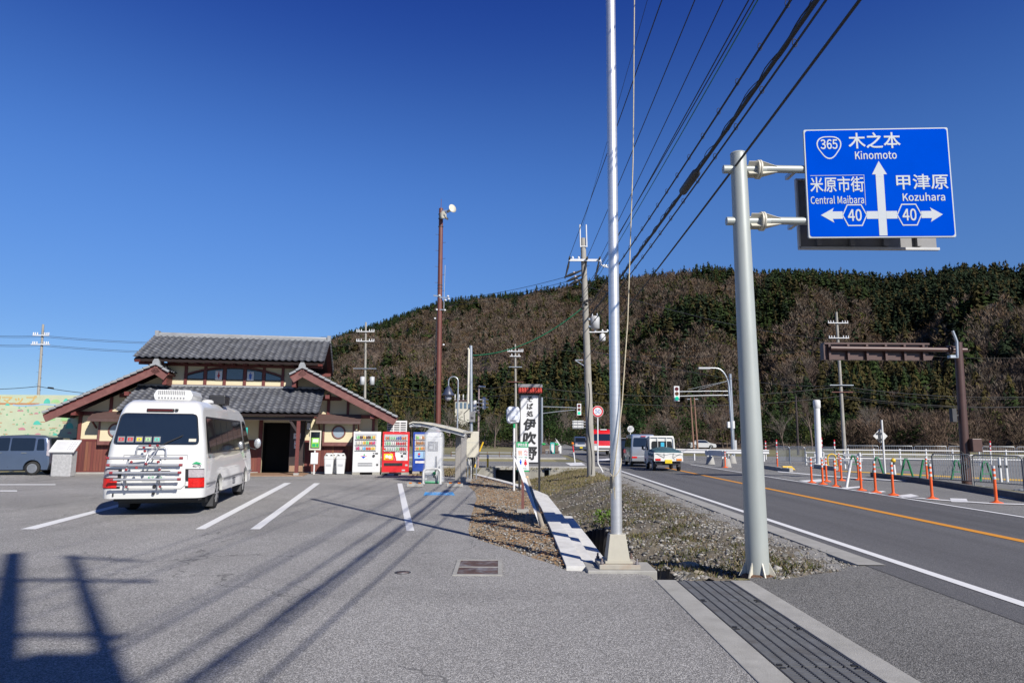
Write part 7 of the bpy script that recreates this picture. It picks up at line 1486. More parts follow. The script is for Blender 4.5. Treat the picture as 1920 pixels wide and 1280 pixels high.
n = len(ring_[0]); V = [p for r in ring_ for p in r]; mb.smooth = True; mb.add(V,[(i*n+k,i*n+(k+1)%n,(i+1)*n+(k+1)%n,(i+1)*n+k) for i in range(len(ring_)-1) for k in range(n)]); mb.build('plastic_wrap','clear_wrap',t,world=True)
mb = MB(); y = EY-0.35; xa, xb = at(794,880,y).x, at(826,880,y).x; zt_ = at(810,878.5,y).z
t = thing('guard_hoop','pale steel hoop barrier protecting the front of the charger','hoop barrier',((xa+xb)/2,y,0))
r_ = 0.14; mb.tube([(xa,y,0),(xa,y,zt_-r_)]+[(xa+r_-r_*math.cos(a),y,zt_-r_+r_*math.sin(a)) for a in [math.pi/2*k/5 for k in range(1,6)]]+[(xb-r_+r_*math.sin(a),y,zt_-r_+r_*math.cos(a)) for a in [math.pi/2*k/5 for k in range(0,6)]]+[(xb,y,0)],0.042,10); mb.build('hoop','pale_box',t,world=True)
mb = MB()
for x in (xa,xb): mb.lathe([(0.075,0.0),(0.075,0.02),(0.05,0.03)],12,(x,y,0),'z')
mb.build('foot_plate','light_grey',t,world=True)
for (pxa,pxb,lab) in ((763,794,'concrete wheel stop with orange reflectors in front of the charger'),(838,868,'concrete wheel stop with orange reflectors at the foot of the shelter posts')):
    a, b = G(pxa,912), G(pxb,912); t = thing('wheel_stop',lab,'wheel stop',V3(((a.x+b.x)/2,a.y,0)),0,'wheel stops of the charging bay'); h = (b.x-a.x)/2
    mb = MB(); mb.prism([(-h,-0.07,0.005),(-h,0.07,0.005),(-h,0.05,0.11),(-h,-0.05,0.11)],(2*h,0,0)); mb.build('block','concrete',t,bevel=0.012)
    for x in (-h+0.12,h-0.12): mb = MB(); mb.obox((x,-0.03,0.125),(0.09,0.06,0.035)); mb.build('reflector','amber_lens',t)
# manhole cover
M0 = [G(865,1052),G(915,1050),G(936,1076),G(873,1079)]; mc = (M0[0]+M0[1]+M0[2]+M0[3])*0.25
t = thing('drain_cover','rusty twin steel drain cover in a concrete frame set in the lot','drain cover',V3((mc.x,mc.y,0)),R_(1))
mb = MB(); w2, h2 = 0.245, 0.46
for (x0,x1,y0,y1) in ((-w2-.05,-w2,-h2,h2),(w2,w2+.05,-h2,h2),(-w2-.05,w2+.05,-h2-.06,-h2),(-w2-.05,w2+.05,h2,h2+.06)): mb.box(x0,x1,y0,y1,-0.02,0.012)
mb.box(-w2,w2,-0.018,0.018,-0.02,0.011)
mb.build('frame','concrete',t)
for y0,y1 in ((-h2,-0.022),(0.022,h2)):
    mb = MB(); mb.box(-w2,w2,y0,y1,-0.02,0.008)
    mb.build('lid','iron_lid',t,bevel=0.004)
mb = MB(); q = G(755,1073); t = thing('small_valve_lid','small round dark valve lid set in the asphalt','valve lid',V3((q.x,q.y,0))); mb.lathe([(0.075,0.0),(0.075,0.006),(0,0.007)],18,(0,0,0),'z'); mb.build('lid','iron_lid',t); mb = MB(); mb.lathe([(0.10,0.0),(0.10,0.004),(0.076,0.004)],18,(0,0,0),'z'); mb.build('ring','dark_grey',t)
# ------------------------------------------------------------------ orange delineator posts
t = deli = thing('delineator_post','','',(0,0,0),0,'orange delineator posts along the bus bay')
mb = MB(); mb.lathe([(0.038,0.05),(0.036,0.92),(0.032,0.97),(0,0.97)],14,(0,0,0),'z'); mb.build('post','orange_plastic',deli)
mb = MB(); mb.lathe([(0.17,0.0),(0.16,0.02),(0.06,0.05),(0.045,0.08)],16,(0,0,0),'z'); mb.build('base','orange_plastic',deli)
mb = MB()
for z in (0.62,0.76,0.90): mb.lathe([(0.0395,z),(0.0395,z+0.07)],14,(0,0,0),'z')
o = mb.build('reflective_band','reflect_band',deli)
spots = [((1868.5,943),'nearest orange delineator, rightmost, in front of the steel barrier'),((1748,935),'orange delineator just left of the brown gantry pole'),((1675,928),'orange delineator right of the tall diamond sign post base'),((1642,923),'orange delineator directly below the diamond sign'),((1615,919),'orange delineator just right of the tilted white post'),((1567,911.5),'orange delineator just left of the tilted white post'),((1543,907.5),'orange delineator in front of the white column, right of centre'),((1522,904.5),'orange delineator left of the white column at the bay line'),((1578,900.5),'orange delineator set back behind the tilted white post'),((1550,902.5),'deep red delineator set back under the yellow hoop'),((1610,899.5),'orange delineator set back left of the green trestle'),((1574,883),'orange post far back beside the yellow hoop'),((1739,902),'red delineator standing behind the kerb near the trestles'),((1458,880.5),'lone orange delineator by the yellow kerb end'),((1360,876),'orange delineator among the concrete barrier blocks')]
for k,((px,py),lab) in enumerate(spots):
    q = G(px,py)
    if k == 0: deli.location = q; tag(deli,lab,'delineator'); deli['category'] = 'delineator'; deli['label'] = lab
    else: r = dup(deli,q,random.uniform(0,6),lab); r['category'] = 'delineator'
# tilted white post
a = G(1587,913); b = at(1596,862,a.y+0.1); t = thing('tilted_post','tilted white post with a grey reflective head by the bay line','post',a); mb = MB(); mb.tube([a,a.lerp(b,0.72)],0.045,10); mb.build('post','white_paint',t,world=True); mb = MB(); mb.tube([a.lerp(b,0.72),b],[0.05,0.048],10); mb.build('head','light_grey',t,world=True)
a = G(1679,897); b = at(1675,866,a.y); t = thing('capped_post','white post with an orange ball cap behind the kerb','post',a); mb = MB(); mb.tube([a,b],0.055,10); mb.build('post','white_paint',t,world=True); mb = MB(); mb.blob(b+V3((0,0,0.07)),0.10,2,2,0); mb.build('cap','safety_yellow',t,world=True); mb = MB(); mb.tube([b-V3((0,0,0.1)),b],0.065,10); mb.build('collar','dark_grey',t,world=True)
# green trestle barricades joined by poles
def trestle(pa, pb, label):
    t = thing('barricade',label,'barricade',V3((pa+pb)*0.5),0,'green trestle barricades'); t.location.z = 0; dv = (pb-pa); dv.z = 0; L = dv.length; dv.normalize(); nv = V3((-dv.y,dv.x,0))
    for p in (pa,pb):
        mb = MB(); ap = p+V3((0,0,0.78)); pts = [p-dv*0.0+V3((-0.26,0,0)),p+V3((-0.09,0,0.68)),ap+V3((-0.05,0,0)),ap+V3((0.05,0,0)),p+V3((0.09,0,0.68)),p+V3((0.26,0,0))]; mb.tube(pts,0.045,8); mb.bar(p+V3((-0.17,0,0.32)),p+V3((0.17,0,0.32)),0.04); mb.build('trestle','barricade_green',t,world=True)
    mb = MB(); mb.tube([pa+V3((0,0,0.76))-dv*0.25,pb+V3((0,0,0.76))+dv*0.25],0.022,8); mb.build('rail','light_grey',t,world=True)
for (xa,ya),(xb,yb),lab in (((1601,881.5),(1646.5,888.5),'green trestle barricade nearest the diamond sign post'),((1701,894),(1736,896.5),'green trestle barricade left of the steel barrier'),((1796,898.5),(1850,903),'green trestle barricade seen through the steel barrier by the gantry pole')): trestle(G(xa,ya),G(xb,yb),lab)
# yellow hoop
a, b = G(1552.5,872), G(1567.5,872); t = thing('yellow_hoop','yellow hoop barrier beside the white column','hoop barrier',V3(((a.x+b.x)/2,a.y,0))); mb = MB(); h_ = 0.72; w_ = (b.x-a.x)/2; mb.tube([a,a+V3((0,0,h_-w_))]+[V3((a.x+w_-w_*math.cos(x),a.y,h_-w_+w_*math.sin(x))) for x in [math.pi*k/8 for k in range(1,8)]]+[b+V3((0,0,h_-w_)),b],0.04,8); mb.build('hoop','safety_yellow',t,world=True); mb = MB()
for p in (a,b): mb.lathe([(0.09,0),(0.09,0.03)],10,p,'z')
mb.build('foot_plate','safety_yellow',t,world=True)
a = G(1480,880.5); t = thing('kerb_cap','yellow painted sloping kerb end by the lone delineator','kerb end',V3((a.x,a.y,0))); mb = MB(); mb.prism([(-0.35,0,0.0),(0.35,0,0.0),(0.15,0,0.2),(-0.35,0,0.2)],(0,0.25,0)); mb.build('block','safety_yellow',t,bevel=0.02); mb = MB(); mb.obox((-0.1,-0.006,0.1),(0.08,0.01,0.06)); mb.build('reflector','paper_white',t)
# steel crowd barriers
def crowd_barrier(pa, pb, h, label, group, mat='galvanised', nb=18, dark=True):
    t = thing('steel_barrier',label,'barrier',V3((pa+pb)*0.5),0,group); t.location.z = 0; d = pb-pa; d.z = 0
    def q(u,z): return V3((pa.x+d.x*u,pa.y+d.y*u,z))
    r = 0.08/ d.length
    mb = MB(); mb.tube([q(0,0.0),q(0,h-0.1),q(r*0.4,h-0.03),q(r*1.3,h),q(1-r*1.3,h),q(1-r*0.4,h-0.03),q(1,h-0.1),q(1,0.0)],0.024,8); mb.tube([q(0,0.18),q(1,0.18)],0.018,6); mb.build('frame','mid_grey' if dark else mat,t,world=True)
    mb = MB()
    for k in range(1,nb): mb.tube([q(k/nb,0.18),q(k/nb,h)],0.009,5)
    mb.build('bars',mat,t,world=True)
    mb = MB(); n = V3((-d.y,d.x,0)).normalized()*0.25
    for u in (0.08,0.92): mb.bar(q(u,0.015)-n,q(u,0.015)+n,0.05,0.03)
    mb.build('foot',mat,t,world=True)
ga, gb2 = G(1751,906), G(1824,911); gc, gd = G(1828,911.5), G(1921,919)
crowd_barrier(ga,gb2,1.12,'steel crowd barrier panel left of the brown gantry pole','crowd barriers beside the gantry'); crowd_barrier(gc,gd,1.12,'steel crowd barrier panel right of the brown gantry pole','crowd barriers beside the gantry')
dv = gd-gc; crowd_barrier(gd+dv*0.04,gd+dv*1.04,1.12,'steel crowd barrier panel reaching out past the right edge','crowd barriers beside the gantry')
for k,(xa,xb,lab) in enumerate(((1457,1481,'dense silver barrier panel left of the white column, first from the left'),(1482,1510,'dense silver barrier panel left of the white column, second from the left'),(1511,1542,'dense silver barrier panel directly behind the white column'),(1543,1567,'dense silver barrier panel just right of the white column'))): a, b = at(xa,866.5+k*0.3,47.5-k*0.6), at(xb,866.5+k*0.3,47.5-k*0.6-0.5); a.z = b.z = 0; crowd_barrier(a,b,1.15,lab,'silver barrier panels around the column',nb=22,dark=False)
for k in range(6): xa = 1588+k*64; a, b = at(xa,856,62), at(xa+60,856,61.5); a.z = b.z = 0; crowd_barrier(a,b,1.12,'far grey barrier panel behind the white pipe railing, %s from the left'%('first','second','third','fourth','fifth','sixth')[k],'far barrier row by the field',nb=14,dark=False)
# white pipe railing
RYY = 46.5
t = thing('pipe_railing','long white three-rail pipe railing across the back of the far lot','railing',V3((at(1543,870,RYY).x,RYY,0)))
x0, x1 = at(1543,870,RYY).x, at(1990,870,RYY-1.5).x
for k in range(10): x = x0+(x1-x0)*k/9; y = RYY-1.5*k/9; mb = MB(); mb.tube([(x,y,-0.02),(x,y,1.06)],0.05,8); mb.build('post','white_paint',t,world=True)
for z in (0.95,0.68,0.40): mb = MB(); mb.tube([(x0,RYY-0.05,z),(x1,RYY-1.55,z)],0.035,8); mb.build('rail','white_paint',t,world=True)
a, b = at(1512,868,44.5), at(1545,869,44.0); a.z = b.z = 0; t = thing('pipe_railing','short white pipe railing in front of the white column','railing',V3((a+b)*0.5)); mb = MB()
for u in (0,0.5,1): q = a.lerp(b,u); mb = MB(); mb.tube([q,q+V3((0,0,0.85))],0.045,8); mb.build('post','white_paint',t,world=True)
for z in (0.8,0.5,0.22): mb = MB(); mb.tube([a+V3((0,-.05,z)),b+V3((0,-.05,z))],0.03,8); mb.build('rail','white_paint',t,world=True)
a, b = G(1585,878), G(1614,879); t = thing('board_gate','low white board gate standing by the tilted post','gate',V3((a+b)*0.5)); 
for q in (a,b): mb = MB(); mb.bar(q,q+V3((0,0,0.92)),0.07); mb.build('post','white_paint',t,world=True)
for z in (0.78,0.5): mb = MB(); mb.bar(a+V3((-.1,-.05,z)),b+V3((.1,-.05,z)),0.03,0.14); mb.build('board','white_paint',t,world=True)
# snow poles, red and white
for (px,pb,pt,Y,lab) in ((1456.5,860,824,48,'red and white snow pole at the left end of the silver barriers'),(1565,855,824,50,'red and white snow pole behind the white column'),(1857,858,826,48,'red and white snow pole rising over the railing right of the gantry'),(1443*0+1541,850,820,52,'red snow pole close behind the white column'),(1439*0+1444*0+1436,850,826,56,'red and white snow pole behind the guardrail')):
    b = at(px,pb,Y); b.z = 0; tp = at(px-1,pt,Y); t = thing('snow_pole',lab,'snow pole',b,0,'red and white snow poles'); mb = MB(); mb.tube([b,b.lerp(tp,0.55)],0.05,8); mb.build('shaft','white_paint',t,world=True); mb = MB(); n = 5
    for k in range(n): mb.m = k%2; mb.tube([b.lerp(tp,0.55+0.45*k/n),b.lerp(tp,0.55+0.45*(k+1)/n)],0.05,8)
    mb.build('striped_top',['sign_red','white_paint'],t,world=True)
for k,(px,py) in enumerate(((1877,897),(1889,897))): q = G(px,py+6); t = thing('bollard','white post seen through the right-hand crowd barrier, %s of the two'%('left','right')[k],'post',V3((q.x,q.y,0)),0,'pair of white posts behind the barrier'); mb = MB(); mb.tube([(0,0,0),(0,0,0.95)],0.055,10); mb.build('post','white_paint',t); mb = MB(); mb.tube([(0,0,0.55),(0,0,0.66)],0.058,10); mb.build('band','dark_grey',t)
# guardrail beyond the crossing with concrete weights
def wbeam(mb, a, b, z, h=0.33):
    pr = [(0,0),(0.05,0.06),(0.0,0.13),(0.0,0.2),(0.05,0.27),(0,0.33)]; n = len(pr)
    v = [(p.x,p.y-d,z+hh) for p in (a,b) for d,hh in pr]; mb.add(v,[(i,i+1,n+i+1,n+i) for i in range(n-1)])
t = thing('guardrail','long white guardrail beyond the crossing on the right','guardrail',V3((at(1265,850,53).x,53,0)))
a, b = at(1262,850,53), at(1442,850,51); a.z = b.z = 0; mb = MB(); wbeam(mb,a,b,0.52); mb.build('beam','white_paint',t,world=True)
for k in range(6): q = a.lerp(b,0.05+0.18*k); mb = MB(); mb.tube([q+V3((0,.06,0)),q+V3((0,.06,0.85))],0.06,8); mb.build('post','white_paint',t,world=True)
t = thing('temporary_guardrail','short white guardrail section standing on concrete weights','guardrail',V3((at(1345,860,44.5).x,44.5,0))); a, b = at(1322,860,46), at(1362,860,42.5); a.z = b.z = 0
mb = MB(); wbeam(mb,a,b,0.55,0.33); mb.build('beam','white_paint',t,world=True); mb = MB()
for u in (0.15,0.85): q = a.lerp(b,u); mb.bar(q+V3((0,.06,0.4)),q+V3((0,.06,0.9)),0.09)
mb.build('post','white_paint',t,world=True)
wl3 = [(1332,870,'concrete weight block under the left end of the short guardrail'),(1362,875.5,'concrete weight block beside the orange delineator'),(1373,868,'concrete weight block at the foot of the street light')]
for px,py,lab in wl3:
    q = G(px,py); t = thing('concrete_weight',lab,'concrete block',V3((q.x,q.y,0)),0,'concrete guardrail weights'); mb = MB(); mb.lathe([(0.30,0.0),(0.28,0.05),(0.20,0.48),(0.17,0.50),(0,0.51)],16,(0,0,0),'z'); mb.build('block','cream_paint' if False else 'concrete',t); mb = MB(); mb.lathe([(0.04,0.5),(0.04,0.56),(0,0.56)],8,(0,0,0),'z'); mb.build('socket','galvanised',t)
# ------------------------------------------------------------------ left background between the signs
for k,(px,pt,Y,lab) in enumerate(((914.5,852,37.2,'yellow and white guide post on the side street kerb, right one'),(890.5,866,37.2,'yellow guide post on the side street kerb behind the cabinet'))):
    b = at(px,880,Y); b.z = 0; tp = at(px,pt,Y); t = thing('guide_post',lab,'guide post',b,0,'yellow guide posts on the side street'); mb = MB(); mb.tube([b,b.lerp(tp,0.72)],0.055,8); mb.build('post','safety_yellow',t,world=True); mb = MB(); mb.tube([b.lerp(tp,0.72),tp],0.056,8); mb.build('top','white_paint',t,world=True)
a, b = at(846,853,55), at(1004,853,55); a.z = b.z = 0; t = thing('low_railing','low grey railing along the far pavement left of the signboard','railing',V3((a+b)*0.5))
for z in (0.42,0.18): mb = MB(); mb.tube([a+V3((0,0,z)),b+V3((0,0,z))],0.03,6); mb.build('rail','light_grey',t,world=True)
for k in range(8): q = a.lerp(b,k/7); mb = MB(); mb.tube([q,q+V3((0,0,0.5))],0.035,6); mb.build('post','rust',t,world=True)
a = at(899,846,56); a.z = 0; t = thing('stay_guard','yellow sleeve on a slanting pole stay behind the pinkish post','stay guard',a); mb = MB(); mb.tube([at(899,846,56),at(906,828,56)],0.07,7); mb.build('sleeve','safety_yellow',t,world=True); mb = MB(); mb.tube([at(906,828,56),at(966,660,62)],0.012,4); mb.tube([(a.x-0.02,56,0),at(899,846,56)],0.03,5); mb.build('wire','cable_black',t,world=True)
a = G(1127,864); b = at(1124.5,829,a.y); t = thing('reflector_post','white roadside post with an amber reflector and red band left of the concrete pole','reflector post',at(1078,864,a.y)); 
p0 = at(1078,863,46); p0.z = 0; p1 = at(1073.5,831,46); t.location = p0; mb = MB(); mb.tube([p0,p0.lerp(p1,0.55)],0.04,8); mb.build('post','white_paint',t,world=True); mb = MB(); mb.tube([p0.lerp(p1,0.55),p0.lerp(p1,0.88)],0.045,8); mb.build('red_band','sign_red',t,world=True); mb = MB(); mb.blob(p1,0.10,3,1,0); mb.build('reflector','amber_lens',t,world=True)
q0, q1 = at(1032,850,70), at(1040,829,70); t = thing('banner_stand','teal and white upright banner sign on the far pavement','banner',V3(((q0.x+q1.x)/2,70,0))); mb = MB(); mb.box(q0.x,q1.x,70,70.12,0.05,q1.z); mb.build('panel','teal_sign',t,world=True); mb = MB(); mb.box(q0.x+0.08,q1.x-0.08,69.97,69.999,0.15,0.9); mb.m = 1; mb.text('伊',(q0.x*0.5+q1.x*0.5,69.98,q1.z*0.80),(1,0,0),(0,0,1),0.28); mb.text('吹',(q0.x*0.5+q1.x*0.5,69.98,q1.z*0.60),(1,0,0),(0,0,1),0.28); mb.build('lettering',['paper_white','paper_white'],t,world=True)
for k,(px,lab) in enumerate(((1019,'brown planter post with a green cap left of the teal banner'),(1044,'brown planter post with a green cap right of the teal banner'))): b = at(px,850,69); b.z = 0; t = thing('planter_post',lab,'planter post',b,0,'green capped posts by the banner'); mb = MB(); mb.box(b.x-0.17,b.x+0.17,68.9,69.2,0,0.85); mb.build('post','bark',t,world=True); mb = MB(); mb.blob((b.x,69.05,0.98),0.24,4,1,0.1,(1,0.8,0.6)); mb.build('cap','leaf_green' if mk('leaf_green',(0.03,0.42,0.10),0.5) else '',t,world=True)
a, b = at(1021,850,69), at(1030,850,69); t = thing('bench','low dark wooden bench by the planter posts','bench',V3(((a.x+b.x)/2,69,0))); mb = MB(); mb.box(a.x,b.x,68.9,69.3,0.36,0.44); mb.build('seat','wood_stake',t,world=True); mb = MB(); mb.box(a.x,b.x,69.28,69.34,0.5,0.85); mb.build('backrest','bark',t,world=True)
for x in (a.x+0.05,b.x-0.05): mb = MB(); mb.box(x-0.05,x+0.05,68.92,69.28,0,0.36); mb.build('leg','bark',t,world=True)
# far mirrors and signs on the hill road
for k,(px,py,m_) in enumerate(((1017,804,'black_paint'),(1023,803,'pale_box'))): q = at(px,py,130); t = thing('road_mirror' if k == 0 else 'round_sign',('round dark traffic mirror on the climbing hill road','small round pale sign with a red rim on the climbing hill road')[k],('mirror','road sign')[k],V3((q.x,130,q.z-2.6))); mb = MB(); mb.lathe([(0.38,0),(0.38,0.04)],16,(q.x,130,q.z),'y'); mb.build('disc',m_,t,world=True); mb = MB(); mb.lathe([(0.48,0.02),(0.48,0.06)],16,(q.x,130.02,q.z),'y'); mb.build('rim','white_paint' if k == 0 else 'sign_red',t,world=True); mb = MB(); mb.tube([(q.x,130.1,q.z-2.6),(q.x,130.1,q.z+0.2)],0.06,6); mb.build('post','white_paint',t,world=True)
a, b = hr_b+V3((-1.5,0,0)), hr_c
t = thing('road_fence','row of short white guard posts with rails beside the climbing hill road','fence',V3(a.lerp(b,0.3)))
for k in range(9): q = a.lerp(b,0.06+0.1*k); mb = MB(); mb.box(q.x-0.09,q.x+0.09,q.y-0.05,q.y+0.05,q.z-0.1,q.z+0.8); mb.build('post','white_paint',t,world=True)
mb = MB(); mb.bar(a.lerp(b,0.06)+V3((0,0,0.6)),a.lerp(b,0.86)+V3((0,0,0.6)),0.05,0.16); mb.build('rail','white_paint',t,world=True)
# hut with railing among the trees
q0, q1 = at(853,772,150), at(884,748,150); t = thing('hillside_hut','pale flat-roofed block with rooftop railing among the trees, left of the service pole','hut',V3(((q0.x+q1.x)/2,150,q0.z)))
mb = MB(); mb.box(q0.x,q1.x,150,156,q0.z-6,at(870,752,150).z); mb.build('wall','cream_paint',t,world=True); zz = at(870,752,150).z; mb = MB(); mb.box(q0.x-0.2,q1.x+0.2,149.8,156.2,zz,zz+0.3); mb.build('roof','hood_brown',t,world=True)
for k in range(5): x = q0.x+(q1.x-q0.x)*k/4; mb = MB(); mb.box(x-0.12,x+0.12,149.85,150.1,zz+0.3,zz+1.5); mb.build('railing_post','pale_box',t,world=True)
for k in range(4): x = q0.x+(q1.x-q0.x)*(k+0.5)/4; mb = MB(); mb.box(x-0.3,x+0.3,149.95,149.99,zz-1.6,zz-0.3); mb.build('window','glass_blue',t,world=True)
# ================================================================== CABLES
def cable(label, pts, r, mat='cable_black', n=5, cat='cable', group=None, name='overhead_cable'):
    mb = MB(); mb.tube([V3(p) for p in pts],r,n); org = V3(pts[0]); o = mb.build(name,mat,None,world=True,loc=org); return tag(o,label,cat,group)
def road_wire(A, px0, sag=0.25, N=26):
    """from the concrete pole at A to the frame behind the camera, crossing the sight line of px0 at the top of the view"""
    A = V3(A); d = ray(px0,0); z = A.z-sag; Rp = _C+d*((z-EYE)/d.z); k = (A.y-Rp.y)/(A.y+5.5); B = A+(Rp-A)/k; B.z = A.z-0.15
    # parabola through A, Rp, B
    s = 4*k*(1-k); sg_ = (A.z+(B.z-A.z)*k-Rp.z)/s if s > 1e-3 else 0
    return arc3(A,B,sg_,N)
zA = Z(485)
gH = 'high cables along the road'
cable('thin black cable leaving the left end of the crossarm on the concrete pole',road_wire(at(1066,486,CY),1241),0.011,group=gH); cable('thin black cable leaving the middle of the crossarm on the concrete pole',road_wire(at(1101,483,CY),1303),0.011,group=gH); cable('thin black cable leaving the right end of the crossarm on the concrete pole',road_wire(at(1125,484,CY),1356),0.011,group=gH)
cable('very thin cable running highest, left of all the others',road_wire(at(1092,425,CY),1214),0.006,group=gH)
cable('black cable just left of the green one',road_wire(at(1100,545,CY),1404),0.011,group=gH); cable('second black cable left of the green one',road_wire(at(1099,540,CY),1414),0.011,group=gH); cable('dark green cable running along the road',road_wire(at(1101,552,CY),1421),0.010,'cable_green',group=gH)
def lashed(label, A, px0, r, gap, n_rings, group=None):
    p = road_wire(A,px0,0.35,40); mb = MB(); mb.tube(p,r,6); p2 = [q+V3((0.02,0,gap)) for q in p]; mb.tube(p2,0.007,5)
    for k in range(n_rings):
        i = 2+k*(len(p)-4)/n_rings; a = p[int(i)].lerp(p[int(i)+1],i-int(i)); mb.tube([a+V3((0.03*math.cos(x),0,gap/2+ (gap/2+0.03)*math.sin(x))) for x in [2*math.pi*q/8 for q in range(8)]],0.006,4,closed=True)
    o = mb.build('telephone_cable','cable_black',None,world=True,loc=p[0]); return tag(o,label,'cable',group)
lashed('slim lashed telephone cable with hanger rings, left of the thick bundle',at(1104,575,CY),1484,0.013,0.06,34,gH)
# thick twisted bundle
p = road_wire(at(1106,592,CY),1532,0.4,60); mb = MB(); mb.tube(p,0.032,8); 
for ph,rr,rt in ((0,0.035,0.009),(2.1,0.05,0.007),(4.0,0.03,0.010)):
    pp = []
    for i,(a) in enumerate(p):
        for u in range(3):
            q = a.lerp(p[min(i+1,len(p)-1)],u/3); s_ = (i*3+u)*0.6+ph+0.8*math.sin(i*0.37+ph); pp.append(q+V3((rr*math.cos(s_),0,rr*math.sin(s_)*1.0+0.03)))
    mb.tube(pp,rt,5)
o = mb.build('telephone_bundle','cable_black',None,world=True,loc=p[0]); tag(o,'thickest black telephone bundle with loose twisted strands','cable',gH)
# splice closure hangs on the bundle
k = min(range(len(p)), key=lambda i: abs((p[i]-_C).normalized().dot(ray(1311,340).normalized())-1)); c = p[k]; d = (p[k-1]-p[k+1]).normalized()
o = MB(); o.tube([c-d*0.62,c-d*0.5,c+d*0.5,c+d*0.62],[0.03,0.085,0.085,0.03],12); o = o.build('splice_closure','dark_grey',None,world=True,loc=c); tag(o,'dark cylindrical splice closure hanging on the thick cable bundle','cable splice')
lashed('lashed cable running just right of the thick bundle',at(1107,610,CY),1550,0.012,0.05,30,gH)
cable('single black cable, lowest and rightmost, crossing in front of the sign pole',road_wire(at(1107,662,CY),1612,0.25),0.016,group=gH)
# local lines
gB = 'lines strung across the background'
cable('green sagging cable from the concrete pole down to the service pole',arc3(at(1098,572,CY),at(887,666,GY),0.55,24),0.028,'cable_green')
for k,(px,py) in enumerate(((1058,520),(1062,528),(1068,533))): cable('thin line from the black strain insulators towards the speaker pole, one of three',arc3(at(px,py,CY),at(835,560+k*6,SY+14),0.2),0.012,group='three lines left of the concrete pole')
cable('thin line from the concrete pole crossing behind the flagpole to the right, upper',arc3(at(1100,537,CY),at(1568,636,64),0.5,20),0.018,group=gB); cable('thin line from the concrete pole sagging right to the road light, lower',arc3(at(1106,657,CY),at(1580,722,64),0.6,20),0.018,group=gB)
for k,(ya,yb,yc,w_) in enumerate(((722,726,728,0.03),(735,742,746,0.03),(636,650,655,0.015))):
    cable('cable crossing the hill foot to the right edge, %s'%('upper of the heavy pair','lower of the heavy pair','thin one high up')[k],arc3(at(686,ya,64),at(968,yb-4,62),0.5,14)+arc3(at(968,yb-4,62),at(1578,yc-4,64),1.0,20)[1:]+arc3(at(1578,yc-4,64),at(2100,yc+2,66),0.9,14)[1:],w_,group=gB)
for k,(ya,yb) in enumerate(((629,638),(646,658))):
    for j,dy in enumerate((0,2.5)): cable('line from the left edge to the map board pole and over the house roof, %s'%('highest','second','third','fourth')[2*k+j],arc3(at(-60,ya-3+dy,52),at(80,ya+dy,52),0.1,8)+arc3(at(80,ya+dy,52),at(686,(622 if k == 0 else 640)+dy,64),0.8,24)[1:],0.014,group='lines over the house roof')
cable('thicker line low on the left over the map board',arc3(at(-60,729,50),at(72,724,50),0.1,6)+arc3(at(72,724,50),at(300,738,50),0.3,10)[1:],0.022); 
mb = MB(); a, b = at(89,726.5,50), at(101,727.5,50); mb.tube([a,a.lerp(b,0.1),a.lerp(b,0.9),b],[0.02,0.06,0.06,0.02],8); o = mb.build('cable_splice','cable_black',None,world=True,loc=a); tag(o,'small dark splice on the low line over the map board','cable splice')
cable('stay wire slanting from the pole behind the red machine to the house roof end',[at(688,650,64),at(744,782,40)],0.012)
for k,(ya,yb,yc) in enumerate(((757,758,757),(772,775,773))): cable('line at the foot of the hill running right past the gantry, %s'%('upper','lower')[k],arc3(at(1580,ya-26,64),at(2050,yc-20,60),0.7,18),0.018,group=gB)
# ================================================================== TREES AND BUSHES AT THE FOOT OF THE HILL
def branch_tree(seed, h):
    """bare tree: trunk, limbs and fine twigs as tapered tubes and slivers"""
    rg = random.Random(seed); tk = MB(); tw = MB()
    def grow(p, d, L, r, lev):
        n = 3; pts = [p]; q = p
        for k in range(n):
            d = (d+V3((rg.uniform(-.18,.18),rg.uniform(-.18,.18),rg.uniform(-.02,.14)))).normalized(); q = q+d*(L/n); pts.append(q)
        (tk if lev < 2 else tw).tube(pts,[r*(1-0.5*k/n) for k in range(n+1)],5 if lev < 2 else 3,caps=False)
        if lev >= 4: return
        m = (5,5,4,4)[lev]
        for k in range(m):
            u = rg.uniform(0.35,1.0); i = min(n-1,int(u*n)); s = pts[i].lerp(pts[i+1],u*n-i); a = rg.uniform(0,6.283); sp = rg.uniform(0.45,0.95) if lev else rg.uniform(0.35,0.8)
            x = d.orthogonal().normalized(); y = d.cross(x); nd = (d*math.cos(sp)+(x*math.cos(a)+y*math.sin(a))*math.sin(sp)+V3((0,0,0.15))).normalized()
            grow(s,nd,L*rg.uniform(0.48,0.7),r*0.5,lev+1)
    grow(V3((0,0,-0.2)),V3((0,0,1)),h*0.42,h*0.016,0); return tk, tw
